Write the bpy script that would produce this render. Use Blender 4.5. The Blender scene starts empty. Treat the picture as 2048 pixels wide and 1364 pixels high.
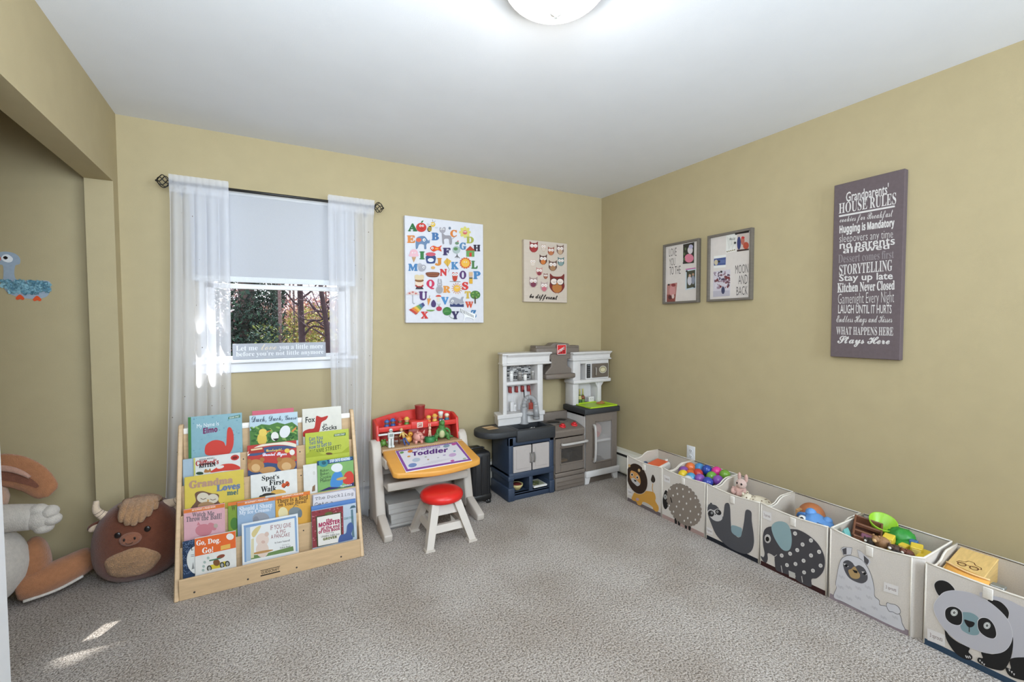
import bpy, bmesh, math, random
from mathutils import Vector, Matrix
SC = bpy.context.scene
COL = SC.collection
R = math.radians
rnd = random.Random(7)

# ------------------------------------------------------------------ camera, sky, sun, large lights, exposure
cam = bpy.data.cameras.new('camera'); camo = bpy.data.objects.new('camera', cam); COL.objects.link(camo)
cam.sensor_width = 36.0; cam.lens = 889.4 / 2048 * 36.0; cam.clip_start = 0.02
yaw, pitch, roll = R(29.1), R(2.149), R(-0.184)
fw = Vector((math.sin(yaw) * math.cos(pitch), math.cos(yaw) * math.cos(pitch), -math.sin(pitch)))
r0 = Vector((math.cos(yaw), -math.sin(yaw), 0)); u0 = r0.cross(fw)
rt = r0 * math.cos(roll) + u0 * math.sin(roll); up = -r0 * math.sin(roll) + u0 * math.cos(roll)
m4 = Matrix((rt, up, -fw)).transposed().to_4x4(); m4.translation = Vector((-2.702, -3.172, 1.30))
camo.matrix_world = m4
SC.camera = camo

world = bpy.data.worlds.new('sky'); SC.world = world; world.use_nodes = True
wn = world.node_tree; wn.nodes.clear()
wo = wn.nodes.new('ShaderNodeOutputWorld'); wb = wn.nodes.new('ShaderNodeBackground')
wb.inputs['Color'].default_value = (0.94, 0.95, 1.0, 1); wb.inputs['Strength'].default_value = 2.5
wn.links.new(wb.outputs[0], wo.inputs[0])

sun = bpy.data.lights.new('sun', 'SUN'); suno = bpy.data.objects.new('sun', sun); COL.objects.link(suno)
sun.energy = 16.0; sun.angle = R(0.53); sun.color = (1.0, 0.97, 0.92)
suno.rotation_euler = Vector((-0.30, -0.56, -1.0)).to_track_quat('-Z', 'Y').to_euler()

def area(name, loc, aim, sx, sy, power, col):
    l = bpy.data.lights.new(name, 'AREA'); l.shape = 'RECTANGLE'; l.size = sx; l.size_y = sy; l.energy = power; l.color = col
    o = bpy.data.objects.new(name, l); COL.objects.link(o); o.location = loc
    o.rotation_euler = (Vector(aim) - Vector(loc)).to_track_quat('-Z', 'Y').to_euler()
# added fill light behind the camera; the wall there has no opening
area('fill_behind', (-0.95, -4.7, 1.45), (-2.9, -0.4, 1.25), 1.8, 1.7, 108, (0.75, 0.87, 1.0))
# added upward fill light near the camera that brightens the ceiling
area('ceiling_fill', (-2.75, -3.25, 1.75), (-2.45, -2.3, 2.44), 0.9, 0.9, 75, (0.75, 0.87, 1.0))
# the bulbs inside the ceiling bowl
bulb = bpy.data.lights.new('bulb', 'POINT'); bulbo = bpy.data.objects.new('bulb', bulb); COL.objects.link(bulbo)
bulb.energy = 34; bulb.shadow_soft_size = 0.06; bulb.color = (1.0, 0.97, 0.92); bulbo.location = (-1.867, -1.967, 2.37)

SC.view_settings.view_transform = 'Standard'; SC.view_settings.look = 'None'
SC.view_settings.gamma = 1.0; SC.view_settings.use_curve_mapping = False
SC.view_settings.exposure = 0.12
SC.cycles.use_denoising = True
SC.cycles.max_bounces = 10; SC.cycles.diffuse_bounces = 6; SC.cycles.transparent_max_bounces = 16
SC.cycles.sample_clamp_indirect = 6.0

# ------------------------------------------------------------------ materials
def lin(h):
    h = h.lstrip('#'); out = []
    for i in (0, 2, 4):
        c = int(h[i:i + 2], 16) / 255.0
        out.append(c / 12.92 if c <= 0.04045 else ((c + 0.055) / 1.055) ** 2.4)
    return tuple(out)
_M = {}
def mat(hexc, rough=0.55, noise=0.06, scale=40.0, bump=0.0, bscale=None, metal=0.0, spec=0.5, alpha=1.0, emit=0.0, coat=0.0, stretch=None, sheen=0.0, trans=0.0):
    key = (hexc, rough, noise, scale, bump, bscale, metal, spec, alpha, emit, coat, stretch, sheen, trans)
    if key in _M: return _M[key]
    m = bpy.data.materials.new('mat_' + hexc.strip('#')); m.use_nodes = True
    nt = m.node_tree; b = nt.nodes['Principled BSDF']; c = lin(hexc)
    b.inputs['Base Color'].default_value = (*c, 1); b.inputs['Roughness'].default_value = rough
    b.inputs['Metallic'].default_value = metal; b.inputs['Specular IOR Level'].default_value = spec
    b.inputs['Alpha'].default_value = alpha; b.inputs['Coat Weight'].default_value = coat
    b.inputs['Sheen Weight'].default_value = sheen
    b.inputs['Transmission Weight'].default_value = trans
    if emit:
        b.inputs['Emission Color'].default_value = (*c, 1); b.inputs['Emission Strength'].default_value = emit
    if noise or bump:
        tc = nt.nodes.new('ShaderNodeTexCoord'); mp = nt.nodes.new('ShaderNodeMapping')
        nt.links.new(tc.outputs['Object'], mp.inputs['Vector'])
        if stretch: mp.inputs['Scale'].default_value = stretch
        n = nt.nodes.new('ShaderNodeTexNoise'); n.inputs['Scale'].default_value = scale; n.inputs['Detail'].default_value = 3
        nt.links.new(mp.outputs[0], n.inputs['Vector'])
        if noise:
            r = nt.nodes.new('ShaderNodeValToRGB')
            r.color_ramp.elements[0].position = 0.25; r.color_ramp.elements[1].position = 0.75
            r.color_ramp.elements[0].color = (*[x * (1 - noise) for x in c], 1)
            r.color_ramp.elements[1].color = (*[min(1, x * (1 + noise)) for x in c], 1)
            nt.links.new(n.outputs['Fac'], r.inputs['Fac']); nt.links.new(r.outputs['Color'], b.inputs['Base Color'])
        if bump:
            n2 = n
            if bscale:
                n2 = nt.nodes.new('ShaderNodeTexNoise'); n2.inputs['Scale'].default_value = bscale; n2.inputs['Detail'].default_value = 4
                nt.links.new(mp.outputs[0], n2.inputs['Vector'])
            bp = nt.nodes.new('ShaderNodeBump'); bp.inputs['Strength'].default_value = bump; bp.inputs['Distance'].default_value = 0.01
            nt.links.new(n2.outputs['Fac'], bp.inputs['Height']); nt.links.new(bp.outputs[0], b.inputs['Normal'])
    _M[key] = m
    return m
def plastic(h, rough=0.42): return mat(h, rough, 0.03, 25, 0.03, 160)
def fabric(h, rough=0.95): return mat(h, rough, 0.06, 220, 0.12, 500, spec=0.15)
def plush(h): return mat(h, 1.0, 0.10, 60, 0.5, 240, spec=0.05, sheen=0.35)
def dim(h, f):
    h = h.lstrip('#'); return '#' + ''.join('%02x' % int(round(int(h[i:i + 2], 16) * f)) for i in (0, 2, 4))
def ink(h): return mat(dim(h, 0.92), 0.6, 0.0, 40, 0.0, spec=0.25)

# ------------------------------------------------------------------ mesh builder
class MB:
    def __init__(s): s.v = []; s.f = []; s.mi = []; s.sm = []; s.mats = []
    def slot(s, m):
        if m not in s.mats: s.mats.append(m)
        return s.mats.index(m)
    def add(s, vs, fs, m, smooth=False, M=None):
        k = len(s.v); i = s.slot(m)
        for p in vs:
            p = Vector(p)
            s.v.append(M @ p if M is not None else p)
        for f in fs:
            s.f.append([a + k for a in f]); s.mi.append(i); s.sm.append(smooth)
        return s
    def bm(s, b, m, smooth=False, M=None):
        b.verts.index_update()
        s.add([v.co.copy() for v in b.verts], [[v.index for v in f.verts] for f in b.faces], m, smooth, M); b.free(); return s
    def box(s, a, b, m, r=0.0, seg=2, M=None, smooth=None):
        lo = [min(a[i], b[i]) for i in range(3)]; hi = [max(a[i], b[i]) for i in range(3)]
        if r <= 0:
            x0, y0, z0 = lo; x1, y1, z1 = hi
            vs = [(x0, y0, z0), (x1, y0, z0), (x1, y1, z0), (x0, y1, z0), (x0, y0, z1), (x1, y0, z1), (x1, y1, z1), (x0, y1, z1)]
            return s.add(vs, [(0, 3, 2, 1), (4, 5, 6, 7), (0, 1, 5, 4), (1, 2, 6, 5), (2, 3, 7, 6), (3, 0, 4, 7)], m, False, M)
        bmm = bmesh.new(); bmesh.ops.create_cube(bmm, size=1)
        for v in bmm.verts: v.co = Vector([lo[i] + (v.co[i] + .5) * (hi[i] - lo[i]) for i in range(3)])
        r = min(r, min(hi[i] - lo[i] for i in range(3)) * 0.49)
        bmesh.ops.bevel(bmm, geom=bmm.edges[:], offset=r, segments=seg, profile=0.5, affect='EDGES')
        return s.bm(bmm, m, seg > 1 if smooth is None else smooth, M)
    def prism(s, poly, axis, a, b, m, r=0.0, M=None, seg=1, smooth=False):
        """polygon in the plane across axis, extruded from a to b; poly coords are the other two axes in x,y,z order"""
        def P(p, t):
            q = list(p); q.insert(axis, t); return Vector(q)
        bmm = bmesh.new()
        lo = [bmm.verts.new(P(p, a)) for p in poly]; hi = [bmm.verts.new(P(p, b)) for p in poly]
        n = len(poly); bmm.faces.new(lo); bmm.faces.new(hi[::-1])
        for i in range(n): bmm.faces.new((lo[i], hi[i], hi[(i + 1) % n], lo[(i + 1) % n]))
        bmesh.ops.recalc_face_normals(bmm, faces=bmm.faces[:])
        if r > 0:
            bmm.edges.ensure_lookup_table()
            bmesh.ops.bevel(bmm, geom=bmm.edges[:], offset=r, segments=seg, profile=0.5, affect='EDGES', clamp_overlap=True)
        return s.bm(bmm, m, smooth, M)
    def lathe(s, prof, m, n=20, M=None, smooth=True):
        vs = []; fs = []
        for (r_, z) in prof:
            for k in range(n):
                t = 2 * math.pi * k / n; vs.append((r_ * math.cos(t), r_ * math.sin(t), z))
        for i in range(len(prof) - 1):
            for k in range(n):
                a = i * n + k; b = i * n + (k + 1) % n; fs.append((a, b, b + n, a + n))
        if prof[0][0] > 1e-6: fs.append(tuple(range(n))[::-1])
        if prof[-1][0] > 1e-6: fs.append(tuple((len(prof) - 1) * n + k for k in range(n)))
        return s.add(vs, fs, m, smooth, M)
    def cyl(s, p, q, r1, m, r2=None, n=14, smooth=True):
        p = Vector(p); q = Vector(q); d = q - p; r2 = r1 if r2 is None else r2
        M = d.to_track_quat('Z', 'Y').to_matrix().to_4x4(); M.translation = p
        return s.lathe([(r1, 0), (r2, d.length)], m, n, M, smooth)
    def tube(s, pts, r, m, n=8, closed=False, smooth=True):
        pts = [Vector(p) for p in pts]; N = len(pts)
        rr = r if isinstance(r, (list, tuple)) else [r] * N
        vs = []; fs = []; ref = None
        for i, p in enumerate(pts):
            t = (pts[(i + 1) % N] - pts[i - 1]) if closed or 0 < i < N - 1 else (pts[1] - pts[0] if i == 0 else pts[-1] - pts[-2])
            t.normalize()
            if ref is None:
                ref = t.orthogonal().normalized()
            ref = (ref - t * ref.dot(t))
            ref = ref.normalized() if ref.length > 1e-6 else t.orthogonal().normalized()
            b = t.cross(ref)
            for k in range(n):
                a = 2 * math.pi * k / n; vs.append(p + (ref * math.cos(a) + b * math.sin(a)) * rr[i])
        for i in range(N if closed else N - 1):
            j = (i + 1) % N
            for k in range(n): fs.append((i * n + k, i * n + (k + 1) % n, j * n + (k + 1) % n, j * n + k))
        if not closed:
            fs.append(tuple(range(n))[::-1]); fs.append(tuple((N - 1) * n + k for k in range(n)))
        return s.add(vs, fs, m, smooth)
    def ball(s, c, r, m, n=16, k=10, M=None, fn=None, smooth=True):
        rr = r if isinstance(r, (tuple, list)) else (r, r, r)
        vs = [(0, 0, -1)]; fs = []
        for i in range(1, k):
            ph = math.pi * i / k - math.pi / 2
            for j in range(n):
                t = 2 * math.pi * j / n; vs.append((math.cos(ph) * math.cos(t), math.cos(ph) * math.sin(t), math.sin(ph)))
        vs.append((0, 0, 1)); L = len(vs) - 1
        for j in range(n):
            fs.append((0, 1 + (j + 1) % n, 1 + j)); fs.append((L, L - n + j, L - n + (j + 1) % n))
        for i in range(k - 2):
            for j in range(n):
                a = 1 + i * n + j; b = 1 + i * n + (j + 1) % n; fs.append((a, b, b + n, a + n))
        out = []
        for v in vs:
            p = Vector((v[0] * rr[0], v[1] * rr[1], v[2] * rr[2]))
            if fn: p = fn(p, Vector(v))
            if M is not None: p = M @ p
            out.append(p + Vector(c))
        return s.add(out, fs, m, smooth)
    def grid(s, fn, nu, nv, m, smooth=True, thick=0.0):
        vs = [Vector(fn(i / nu, j / nv)) for j in range(nv + 1) for i in range(nu + 1)]
        fs = [(j * (nu + 1) + i, j * (nu + 1) + i + 1, (j + 1) * (nu + 1) + i + 1, (j + 1) * (nu + 1) + i) for j in range(nv) for i in range(nu)]
        return s.add(vs, fs, m, smooth)

WM = {}
def wmat(o): return WM.get(o, Matrix.Identity(4))
def setp(o, label=None, cat=None, group=None, kind=None):
    if label: o['label'] = label
    if cat: o['category'] = cat
    if group: o['group'] = group
    if kind: o['kind'] = kind
    return o
def thing(name, label, cat, loc=(0, 0, 0), group=None, rot=0.0):
    o = bpy.data.objects.new(name, None); COL.objects.link(o); o.empty_display_size = 0.05
    o.location = loc; o.rotation_euler = (0, 0, rot)
    WM[o] = Matrix.Translation(Vector(loc)) @ Matrix.Rotation(rot, 4, 'Z')
    return setp(o, label, cat, group)
def obj(name, mb, parent=None, local=False, label=None, kind=None, cat=None, group=None):
    """links the builder's shapes as one mesh; shapes are in world space unless local"""
    me = bpy.data.meshes.new(name)
    P = wmat(parent) if parent is not None else Matrix.Identity(4)
    inv = Matrix.Identity(4) if local else P.inverted()
    me.from_pydata([inv @ v for v in mb.v], [], mb.f)
    me.polygons.foreach_set('material_index', mb.mi); me.polygons.foreach_set('use_smooth', mb.sm)
    for m in mb.mats: me.materials.append(m)
    me.update()
    o = bpy.data.objects.new(name, me); COL.objects.link(o)
    if parent is not None: o.parent = parent
    WM[o] = P
    return setp(o, label, cat, group, kind)
def solo(name, mb, label, cat, group=None):
    return obj(name, mb, None, False, label, None, cat, group)
def struct(name, mb, parent=None): return obj(name, mb, parent, kind=None if parent is not None else 'structure')
def copy_tree(o, parent=None):
    c = o.copy(); COL.objects.link(c)
    if parent is not None: c.parent = parent
    for ch in list(o.children): copy_tree(ch, c)
    return c

# ------------------------------------------------------------------ flat print (lettering and pictures) on a surface
_ST = {'serif': (0x1D400, 0x1D41A), 'script': (0x1D4D0, 0x1D4EA), 'ital': (0x1D434, 0x1D44E), 'bold': (0x1D5D4, 0x1D5EE), 'mono': (0x1D670, 0x1D68A), 'bi': (0x1D468, 0x1D482)}
def _sty(t, st):
    if st not in _ST: return t
    a, b = _ST[st]; o = ''
    for ch in t:
        if 'A' <= ch <= 'Z': o += chr(a + ord(ch) - 65)
        elif 'a' <= ch <= 'z': o += '\u210e' if (st == 'ital' and ch == 'h') else chr(b + ord(ch) - 97)
        else: o += ch
    return o
_TC = {}
try:
    import os
    _MF = bpy.data.fonts.load(os.path.join(bpy.utils.system_resource('DATAFILES', path='fonts'), 'NotoSansMath-Regular.woff2'))  # Blender's own bundled face
except Exception:
    _MF = None
def glyphs(t, st='sans', fat=0.0, res=3):
    key = (t, st, fat, res)
    if key in _TC: return _TC[key]
    cu = bpy.data.curves.new('t', 'FONT'); cu.body = _sty(t, st); cu.resolution_u = res; cu.offset = 0.0 if st in _ST else fat
    if _MF is not None and st in _ST: cu.font = _MF
    o = bpy.data.objects.new('t', cu)
    me = bpy.data.meshes.new_from_object(o)
    vs = [(v.co.x, v.co.y) for v in me.vertices]; fs = [list(p.vertices) for p in me.polygons]
    bpy.data.objects.remove(o); bpy.data.curves.remove(cu); bpy.data.meshes.remove(me)
    x0 = min(v[0] for v in vs); x1 = max(v[0] for v in vs); y0 = min(v[1] for v in vs); y1 = max(v[1] for v in vs)
    vs = [((v[0] - x0) / max(1e-6, x1 - x0), (v[1] - y0) / max(1e-6, y1 - y0)) for v in vs]
    of = [(0, 0)]
    if st in _ST and fat > 0:   # bold by overlaying shifted copies
        dx = fat / max(1e-6, x1 - x0); dy = fat / max(1e-6, y1 - y0); of = [(0, 0), (dx, 0), (-dx, 0), (0, dy), (0, -dy)]
    _TC[key] = (vs, fs, of); return _TC[key]
class Print:
    """drawing area w x h (own units sx, sy per unit) whose lower-left corner is o; u to the right, v upwards, n towards the viewer"""
    def __init__(s, o, u, v, sx=1.0, sy=1.0, lift=0.0004):
        s.o = Vector(o); s.u = Vector(u).normalized(); s.v = Vector(v).normalized(); s.n = s.u.cross(s.v).normalized()
        s.sx = sx; s.sy = sy; s.z = lift; s.mb = MB(); s.step = 0.000018
    def P(s, x, y): return s.o + s.u * (x * s.sx) + s.v * (y * s.sy) + s.n * s.z
    def raw(s, pts, fs, h):
        s.mb.add([s.P(*p) for p in pts], fs, h if not isinstance(h, str) else ink(h)); s.z += s.step
    def poly(s, pts, h): s.raw(pts, [list(range(len(pts)))], h)
    def rect(s, x0, y0, x1, y1, h): s.poly([(x0, y0), (x1, y0), (x1, y1), (x0, y1)], h)
    def ell(s, cx, cy, rx, ry, h, ang=0, n=22, a0=0, a1=360):
        ca, sa = math.cos(R(ang)), math.sin(R(ang)); pts = []
        full = abs(a1 - a0) >= 360
        for i in range(n if full else n + 1):
            t = R(a0 + (a1 - a0) * i / n); x = rx * math.cos(t); y = ry * math.sin(t)
            pts.append((cx + x * ca - y * sa, cy + x * sa + y * ca))
        s.poly(pts, h)
    def line(s, pts, w, h):
        q = []; 
        for i in range(len(pts) - 1):
            (x0, y0), (x1, y1) = pts[i], pts[i + 1]; d = math.hypot((x1 - x0) * s.sx, (y1 - y0) * s.sy) or 1
            nx = -(y1 - y0) * s.sy / d * w / 2 / s.sx; ny = (x1 - x0) * s.sx / d * w / 2 / s.sy
            k = len(q); q += [(x0 + nx, y0 + ny), (x1 + nx, y1 + ny), (x1 - nx, y1 - ny), (x0 - nx, y0 - ny)]
        s.raw(q, [[4 * i, 4 * i + 3, 4 * i + 2, 4 * i + 1] for i in range(len(pts) - 1)], h)
    def text(s, t, x0, y0, x1, y1, h, st='sans', fat=0.0, slant=0.0, tilt=0.0, res=2):
        vs, fs, of = glyphs(t, st, fat, res)
        W = x1 - x0; H = y1 - y0
        for dx, dy in of: s.raw([(x0 + (v[0] + dx) * W + slant * v[1] * H, y0 + (v[1] + dy) * H + tilt * v[0] * W) for v in vs], fs, h)
    def spline(s, pts, h, n=6):
        """closed smooth outline through pts"""
        N = len(pts); out = []
        for i in range(N):
            p0, p1, p2, p3 = [pts[(i + k - 1) % N] for k in range(4)]
            for j in range(n):
                t = j / n; f = lambda a, b, c, d: 0.5 * (2 * b + (c - a) * t + (2 * a - 5 * b + 4 * c - d) * t * t + (3 * b - a - 3 * c + d) * t ** 3)
                out.append((f(p0[0], p1[0], p2[0], p3[0]), f(p0[1], p1[1], p2[1], p3[1])))
        s.poly(out, h)
    def done(s, name, parent, label=None): return obj(name, s.mb, parent, label=label)
def curve(pts, n=6):
    """smooth open 3-D path through pts"""
    pts = [Vector(p) for p in pts]; out = []
    for i in range(len(pts) - 1):
        p0 = pts[max(0, i - 1)]; p1 = pts[i]; p2 = pts[i + 1]; p3 = pts[min(len(pts) - 1, i + 2)]
        for j in range(n):
            t = j / n
            out.append(0.5 * (2 * p1 + (p2 - p0) * t + (2 * p0 - 5 * p1 + 4 * p2 - p3) * t * t + (3 * p1 - p0 - 3 * p2 + p3) * t ** 3))
    out.append(pts[-1]); return out
# ------------------------------------------------------------------ print laid out from a quad (BL, BR, TR, TL)
def homog(q):
    """3x3 map from the quad's coordinates to the unit square"""
    dst = [(0, 0), (1, 0), (1, 1), (0, 1)]; A = []
    for (x, y), (u, v) in zip(q, dst):
        A.append([x, y, 1, 0, 0, 0, -u * x, -u * y, u]); A.append([0, 0, 0, x, y, 1, -v * x, -v * y, v])
    n = 8
    for i in range(n):
        p = max(range(i, n), key=lambda k: abs(A[k][i])); A[i], A[p] = A[p], A[i]
        for k in range(n):
            if k != i:
                f = A[k][i] / A[i][i]
                A[k] = [a - f * b for a, b in zip(A[k], A[i])]
    return [A[i][n] / A[i][i] for i in range(n)]
class QPrint(Print):
    """drawing in the coordinates of a quad; w, h metres on the surface"""
    def __init__(s, quad, o, u, v, w, h, lift=0.0006):
        Print.__init__(s, o, u, v, 1, 1, lift); s.H = homog(quad); s.w = w; s.h = h; s.k = math.dist(quad[0], quad[3]) / h
    def P(s, x, y):
        H = s.H; d = H[6] * x + H[7] * y + 1
        return s.o + s.u * ((H[0] * x + H[1] * y + H[2]) / d * s.w) + s.v * ((H[3] * x + H[4] * y + H[5]) / d * s.h) + s.n * s.z
    clip = False
    def line(s, pts, w, h): Print.line(s, pts, w * s.k, h)
    def poly(s, pts, h):
        if s.clip:
            H = s.H
            def uv(p): d = H[6] * p[0] + H[7] * p[1] + 1; return ((H[0] * p[0] + H[1] * p[1] + H[2]) / d, (H[3] * p[0] + H[4] * p[1] + H[5]) / d)
            for ax, lim, sg in ((0, 0.004, 1), (0, 0.996, -1), (1, 0.0, 1), (1, 0.996, -1)):
                out = []
                for i in range(len(pts)):
                    a, b = pts[i - 1], pts[i]; da = sg * (uv(a)[ax] - lim); db = sg * (uv(b)[ax] - lim)
                    if (da >= 0) != (db >= 0):
                        t = da / (da - db); out.append((a[0] + (b[0] - a[0]) * t, a[1] + (b[1] - a[1]) * t))
                    if db >= 0: out.append(b)
                pts = out
                if len(pts) < 3: return
        Print.poly(s, pts, h)
    def tq(s, t, xl, tl, bl, xr, tr, br, h, st='sans', fat=0.0, res=2, sl=0.0):
        vs, fs, of = glyphs(t, st, fat, res)
        for dx, dy in of:
            pts = []
            for a, b in vs:
                a += dx; b += dy; top = tl + (tr - tl) * a; bot = bl + (br - bl) * a
                pts.append((xl + (xr - xl) * a + sl * b * (bot - top), bot + (top - bot) * b))
            s.raw(pts, fs, h)

# ------------------------------------------------------------------ setting
WALL = mat('#ac9e7c', 0.85, 0.025, 9, 0.06, 260, spec=0.2)
CEIL = mat('#dcdde0', 0.9, 0.015, 6, 0.05, 200, spec=0.2)
WHITE = mat('#dcdddf', 0.45, 0.02, 20, 0.02, 90)
def carpet():
    m = bpy.data.materials.new('mat_carpet'); m.use_nodes = True; nt = m.node_tree; b = nt.nodes['Principled BSDF']
    b.inputs['Roughness'].default_value = 1.0; b.inputs['Specular IOR Level'].default_value = 0.05
    tc = nt.nodes.new('ShaderNodeTexCoord')
    def tex(scale, det):
        n = nt.nodes.new('ShaderNodeTexNoise'); n.inputs['Scale'].default_value = scale; n.inputs['Detail'].default_value = det
        nt.links.new(tc.outputs['Object'], n.inputs['Vector']); return n
    def ramp(src, p0, c0, p1, c1):
        r = nt.nodes.new('ShaderNodeValToRGB'); e = r.color_ramp.elements
        e[0].position = p0; e[0].color = (*lin(c0), 1); e[1].position = p1; e[1].color = (*lin(c1), 1)
        nt.links.new(src, r.inputs['Fac']); return r
    fine = tex(300, 3); tuft = tex(125, 2); wide = tex(2.2, 2)
    r1 = ramp(fine.outputs['Fac'], 0.33, '#968e86', 0.66, '#e4ddd7')
    r2 = ramp(tuft.outputs['Fac'], 0.32, '#a8a4a0', 0.58, '#ffffff')
    r3 = ramp(wide.outputs['Fac'], 0.35, '#e6e2de', 0.65, '#ffffff')
    def mul(a, c):
        x = nt.nodes.new('ShaderNodeMix'); x.data_type = 'RGBA'; x.blend_type = 'MULTIPLY'; x.inputs[0].default_value = 1.0
        nt.links.new(a, x.inputs[6]); nt.links.new(c, x.inputs[7]); return x.outputs[2]
    nt.links.new(mul(mul(r1.outputs[0], r2.outputs[0]), r3.outputs[0]), b.inputs['Base Color'])
    bp = nt.nodes.new('ShaderNodeBump'); bp.inputs['Strength'].default_value = 0.9; bp.inputs['Distance'].default_value = 0.012
    nt.links.new(tuft.outputs['Fac'], bp.inputs['Height']); nt.links.new(bp.outputs[0], b.inputs['Normal'])
    return m
struct('floor', MB().box((-4.3, -5.0, -0.1), (0.14, 0.14, 0.0), carpet()))
struct('ceiling', MB().box((-4.3, -5.0, 2.44), (0.14, 0.14, 2.56), CEIL))
wb_ = MB()
OX0, OX1, OZ0, OZ1 = -3.03, -2.19, 1.085, 2.075
wb_.box((-4.3, 0, 0), (OX0, 0.14, 2.44), WALL); wb_.box((OX1, 0, 0), (0.14, 0.14, 2.44), WALL)
wb_.box((OX0, 0, 0), (OX1, 0.14, OZ0), WALL); wb_.box((OX0, 0, OZ1), (OX1, 0.14, 2.44), WALL)
struct('wall_back', wb_)
struct('wall_right', MB().box((0, -5.0, 0), (0.14, 0, 2.44), WALL))
wl = MB()
wl.box((-3.495, -0.088, 0), (-3.38, 0, 2.44), WALL)
wl.box((-3.495, -1.385, 2.058), (-3.38, -0.088, 2.44), WALL)
wl.box((-3.495, -5.0, 0), (-3.38, -1.385, 2.44), WALL)
struct('wall_left', wl)
struct('wall_closet', MB().box((-4.3, -1.6, 0), (-4.16, 0, 2.44), WALL).box((-4.3, -1.7, 0), (-3.495, -1.6, 2.44), WALL))
struct('wall_front', MB().box((-3.38, -5.0, 0), (0, -4.9, 2.44), WALL))
struct('trim_1', MB().box((-3.40, -1.48, 0), (-3.362, -1.375, 2.05), WHITE, 0.004, 1).box((-3.48, -1.385, 0), (-3.38, -1.375, 2.05), WHITE))

# window_1: jamb lining, two sashes, panes, stool and apron
win = obj('window_1', MB().box((OX0, 0.0, OZ0), (OX0 + 0.022, 0.14, OZ1), WHITE).box((OX1 - 0.022, 0.0, OZ0), (OX1, 0.14, OZ1), WHITE)
          .box((OX0, 0.0, OZ1 - 0.02), (OX1, 0.14, OZ1), WHITE).box((OX0, 0.03, OZ0 - 0.01), (OX1, 0.14, OZ0 + 0.012), WHITE), kind='structure')
def sash(y, z0, z1, bw=0.045):
    a, b = OX0 + 0.024, OX1 - 0.024; m = MB()
    m.box((a, y, z0), (a + bw, y + 0.03, z1), WHITE, 0.003, 1); m.box((b - bw, y, z0), (b, y + 0.03, z1), WHITE, 0.003, 1)
    m.box((a, y, z0), (b, y + 0.03, z0 + 0.012), WHITE, 0.003, 1); m.box((a, y, z1 - 0.03), (b, y + 0.03, z1), WHITE, 0.003, 1)
    return obj('sash', m, win), (a + bw, b - bw, y + 0.015, z0 + 0.012, z1 - 0.03)
def glassmat():
    m = bpy.data.materials.new('mat_glass'); m.use_nodes = True; nt = m.node_tree; nt.nodes.clear()
    o = nt.nodes.new('ShaderNodeOutputMaterial'); mx = nt.nodes.new('ShaderNodeMixShader')
    t = nt.nodes.new('ShaderNodeBsdfTransparent'); g = nt.nodes.new('ShaderNodeBsdfGlossy'); fr = nt.nodes.new('ShaderNodeFresnel')
    t.inputs[0].default_value = (0.97, 0.98, 0.98, 1); g.inputs['Roughness'].default_value = 0.02; fr.inputs['IOR'].default_value = 1.05
    nt.links.new(fr.outputs[0], mx.inputs[0]); nt.links.new(t.outputs[0], mx.inputs[1]); nt.links.new(g.outputs[0], mx.inputs[2])
    nt.links.new(mx.outputs[0], o.inputs[0]); return m
GLASS = glassmat()
for args in ((0.045, OZ0 + 0.012, 1.555), (0.08, 1.53, OZ1 - 0.022)):
    s_, (a, b, y, z0, z1) = sash(*args)
    obj('pane', MB().box((a, y - 0.002, z0), (b, y + 0.002, z1), GLASS), s_)
obj('window_sill', MB().box((-3.07, -0.045, 1.070), (-2.15, 0.05, 1.093), WHITE, 0.006, 2), win)
obj('apron', MB().box((-3.03, -0.016, 1.012), (-2.19, 0, 1.070), WHITE, 0.004, 1), win)

# outlet on the right wall
t = thing('wall_outlet', 'white double electrical outlet low on the right wall above the bins', 'outlet', (0, -1.0, 0.353))
obj('cover_plate', MB().box((-0.006, -1.035, 0.295), (0, -0.965, 0.41), WHITE, 0.002, 2), t)
for z in (0.332, 0.374):
    r_ = obj('receptacle', MB().prism([(-1.0 + 0.017 * math.cos(a * math.pi / 8), z + 0.0145 * math.sin(a * math.pi / 8)) for a in range(16)], 0, -0.009, -0.006, WHITE), t)
    DK = plastic('#2a2724')
    obj('slot', MB().box((-0.0096, -1.008, z - 0.003), (-0.009, -1.0055, z + 0.007), DK).box((-0.0096, -0.9945, z - 0.003), (-0.009, -0.992, z + 0.007), DK).box((-0.0096, -1.002, z - 0.010), (-0.009, -0.998, z - 0.006), DK), r_)

# baseboard heaters: enclosure, front panel, damper, end cap
HT = mat('#dcd8cc', 0.4, 0.03, 15); HD = plastic('#2c2a28')
def heater(label, along, a, b):
    t = thing('baseboard_heater', label, 'heater', ((a + b) / 2, 0, 0) if along == 0 else (0, (a + b) / 2, 0))
    def pr(poly, m, name):
        # poly in (depth, z); along 0 runs in x on the back wall, along 1 runs in y on the right wall
        mb = MB()
        if along == 0: mb.prism([(-d, z) for d, z in poly], 0, a, b, m)
        else: mb.prism([(-d, z) for d, z in poly], 1, a, b, m)
        obj(name, mb, t)
    pr([(0.0, 0.03), (0.006, 0.03), (0.006, 0.222), (0.0, 0.222)], HT, 'back_plate')
    pr([(0.006, 0.222), (0.006, 0.216), (0.05, 0.212), (0.058, 0.196), (0.063, 0.196), (0.054, 0.218)], HT, 'top_cover')
    pr([(0.055, 0.17), (0.064, 0.176), (0.064, 0.045), (0.058, 0.03), (0.054, 0.03)], HT, 'front_panel')
    pr([(0.008, 0.035), (0.05, 0.035), (0.05, 0.19), (0.008, 0.19)], HD, 'heating_fins')
heater('long white baseboard heater along the window wall behind the desk', 0, -3.36, -0.08)
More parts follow.
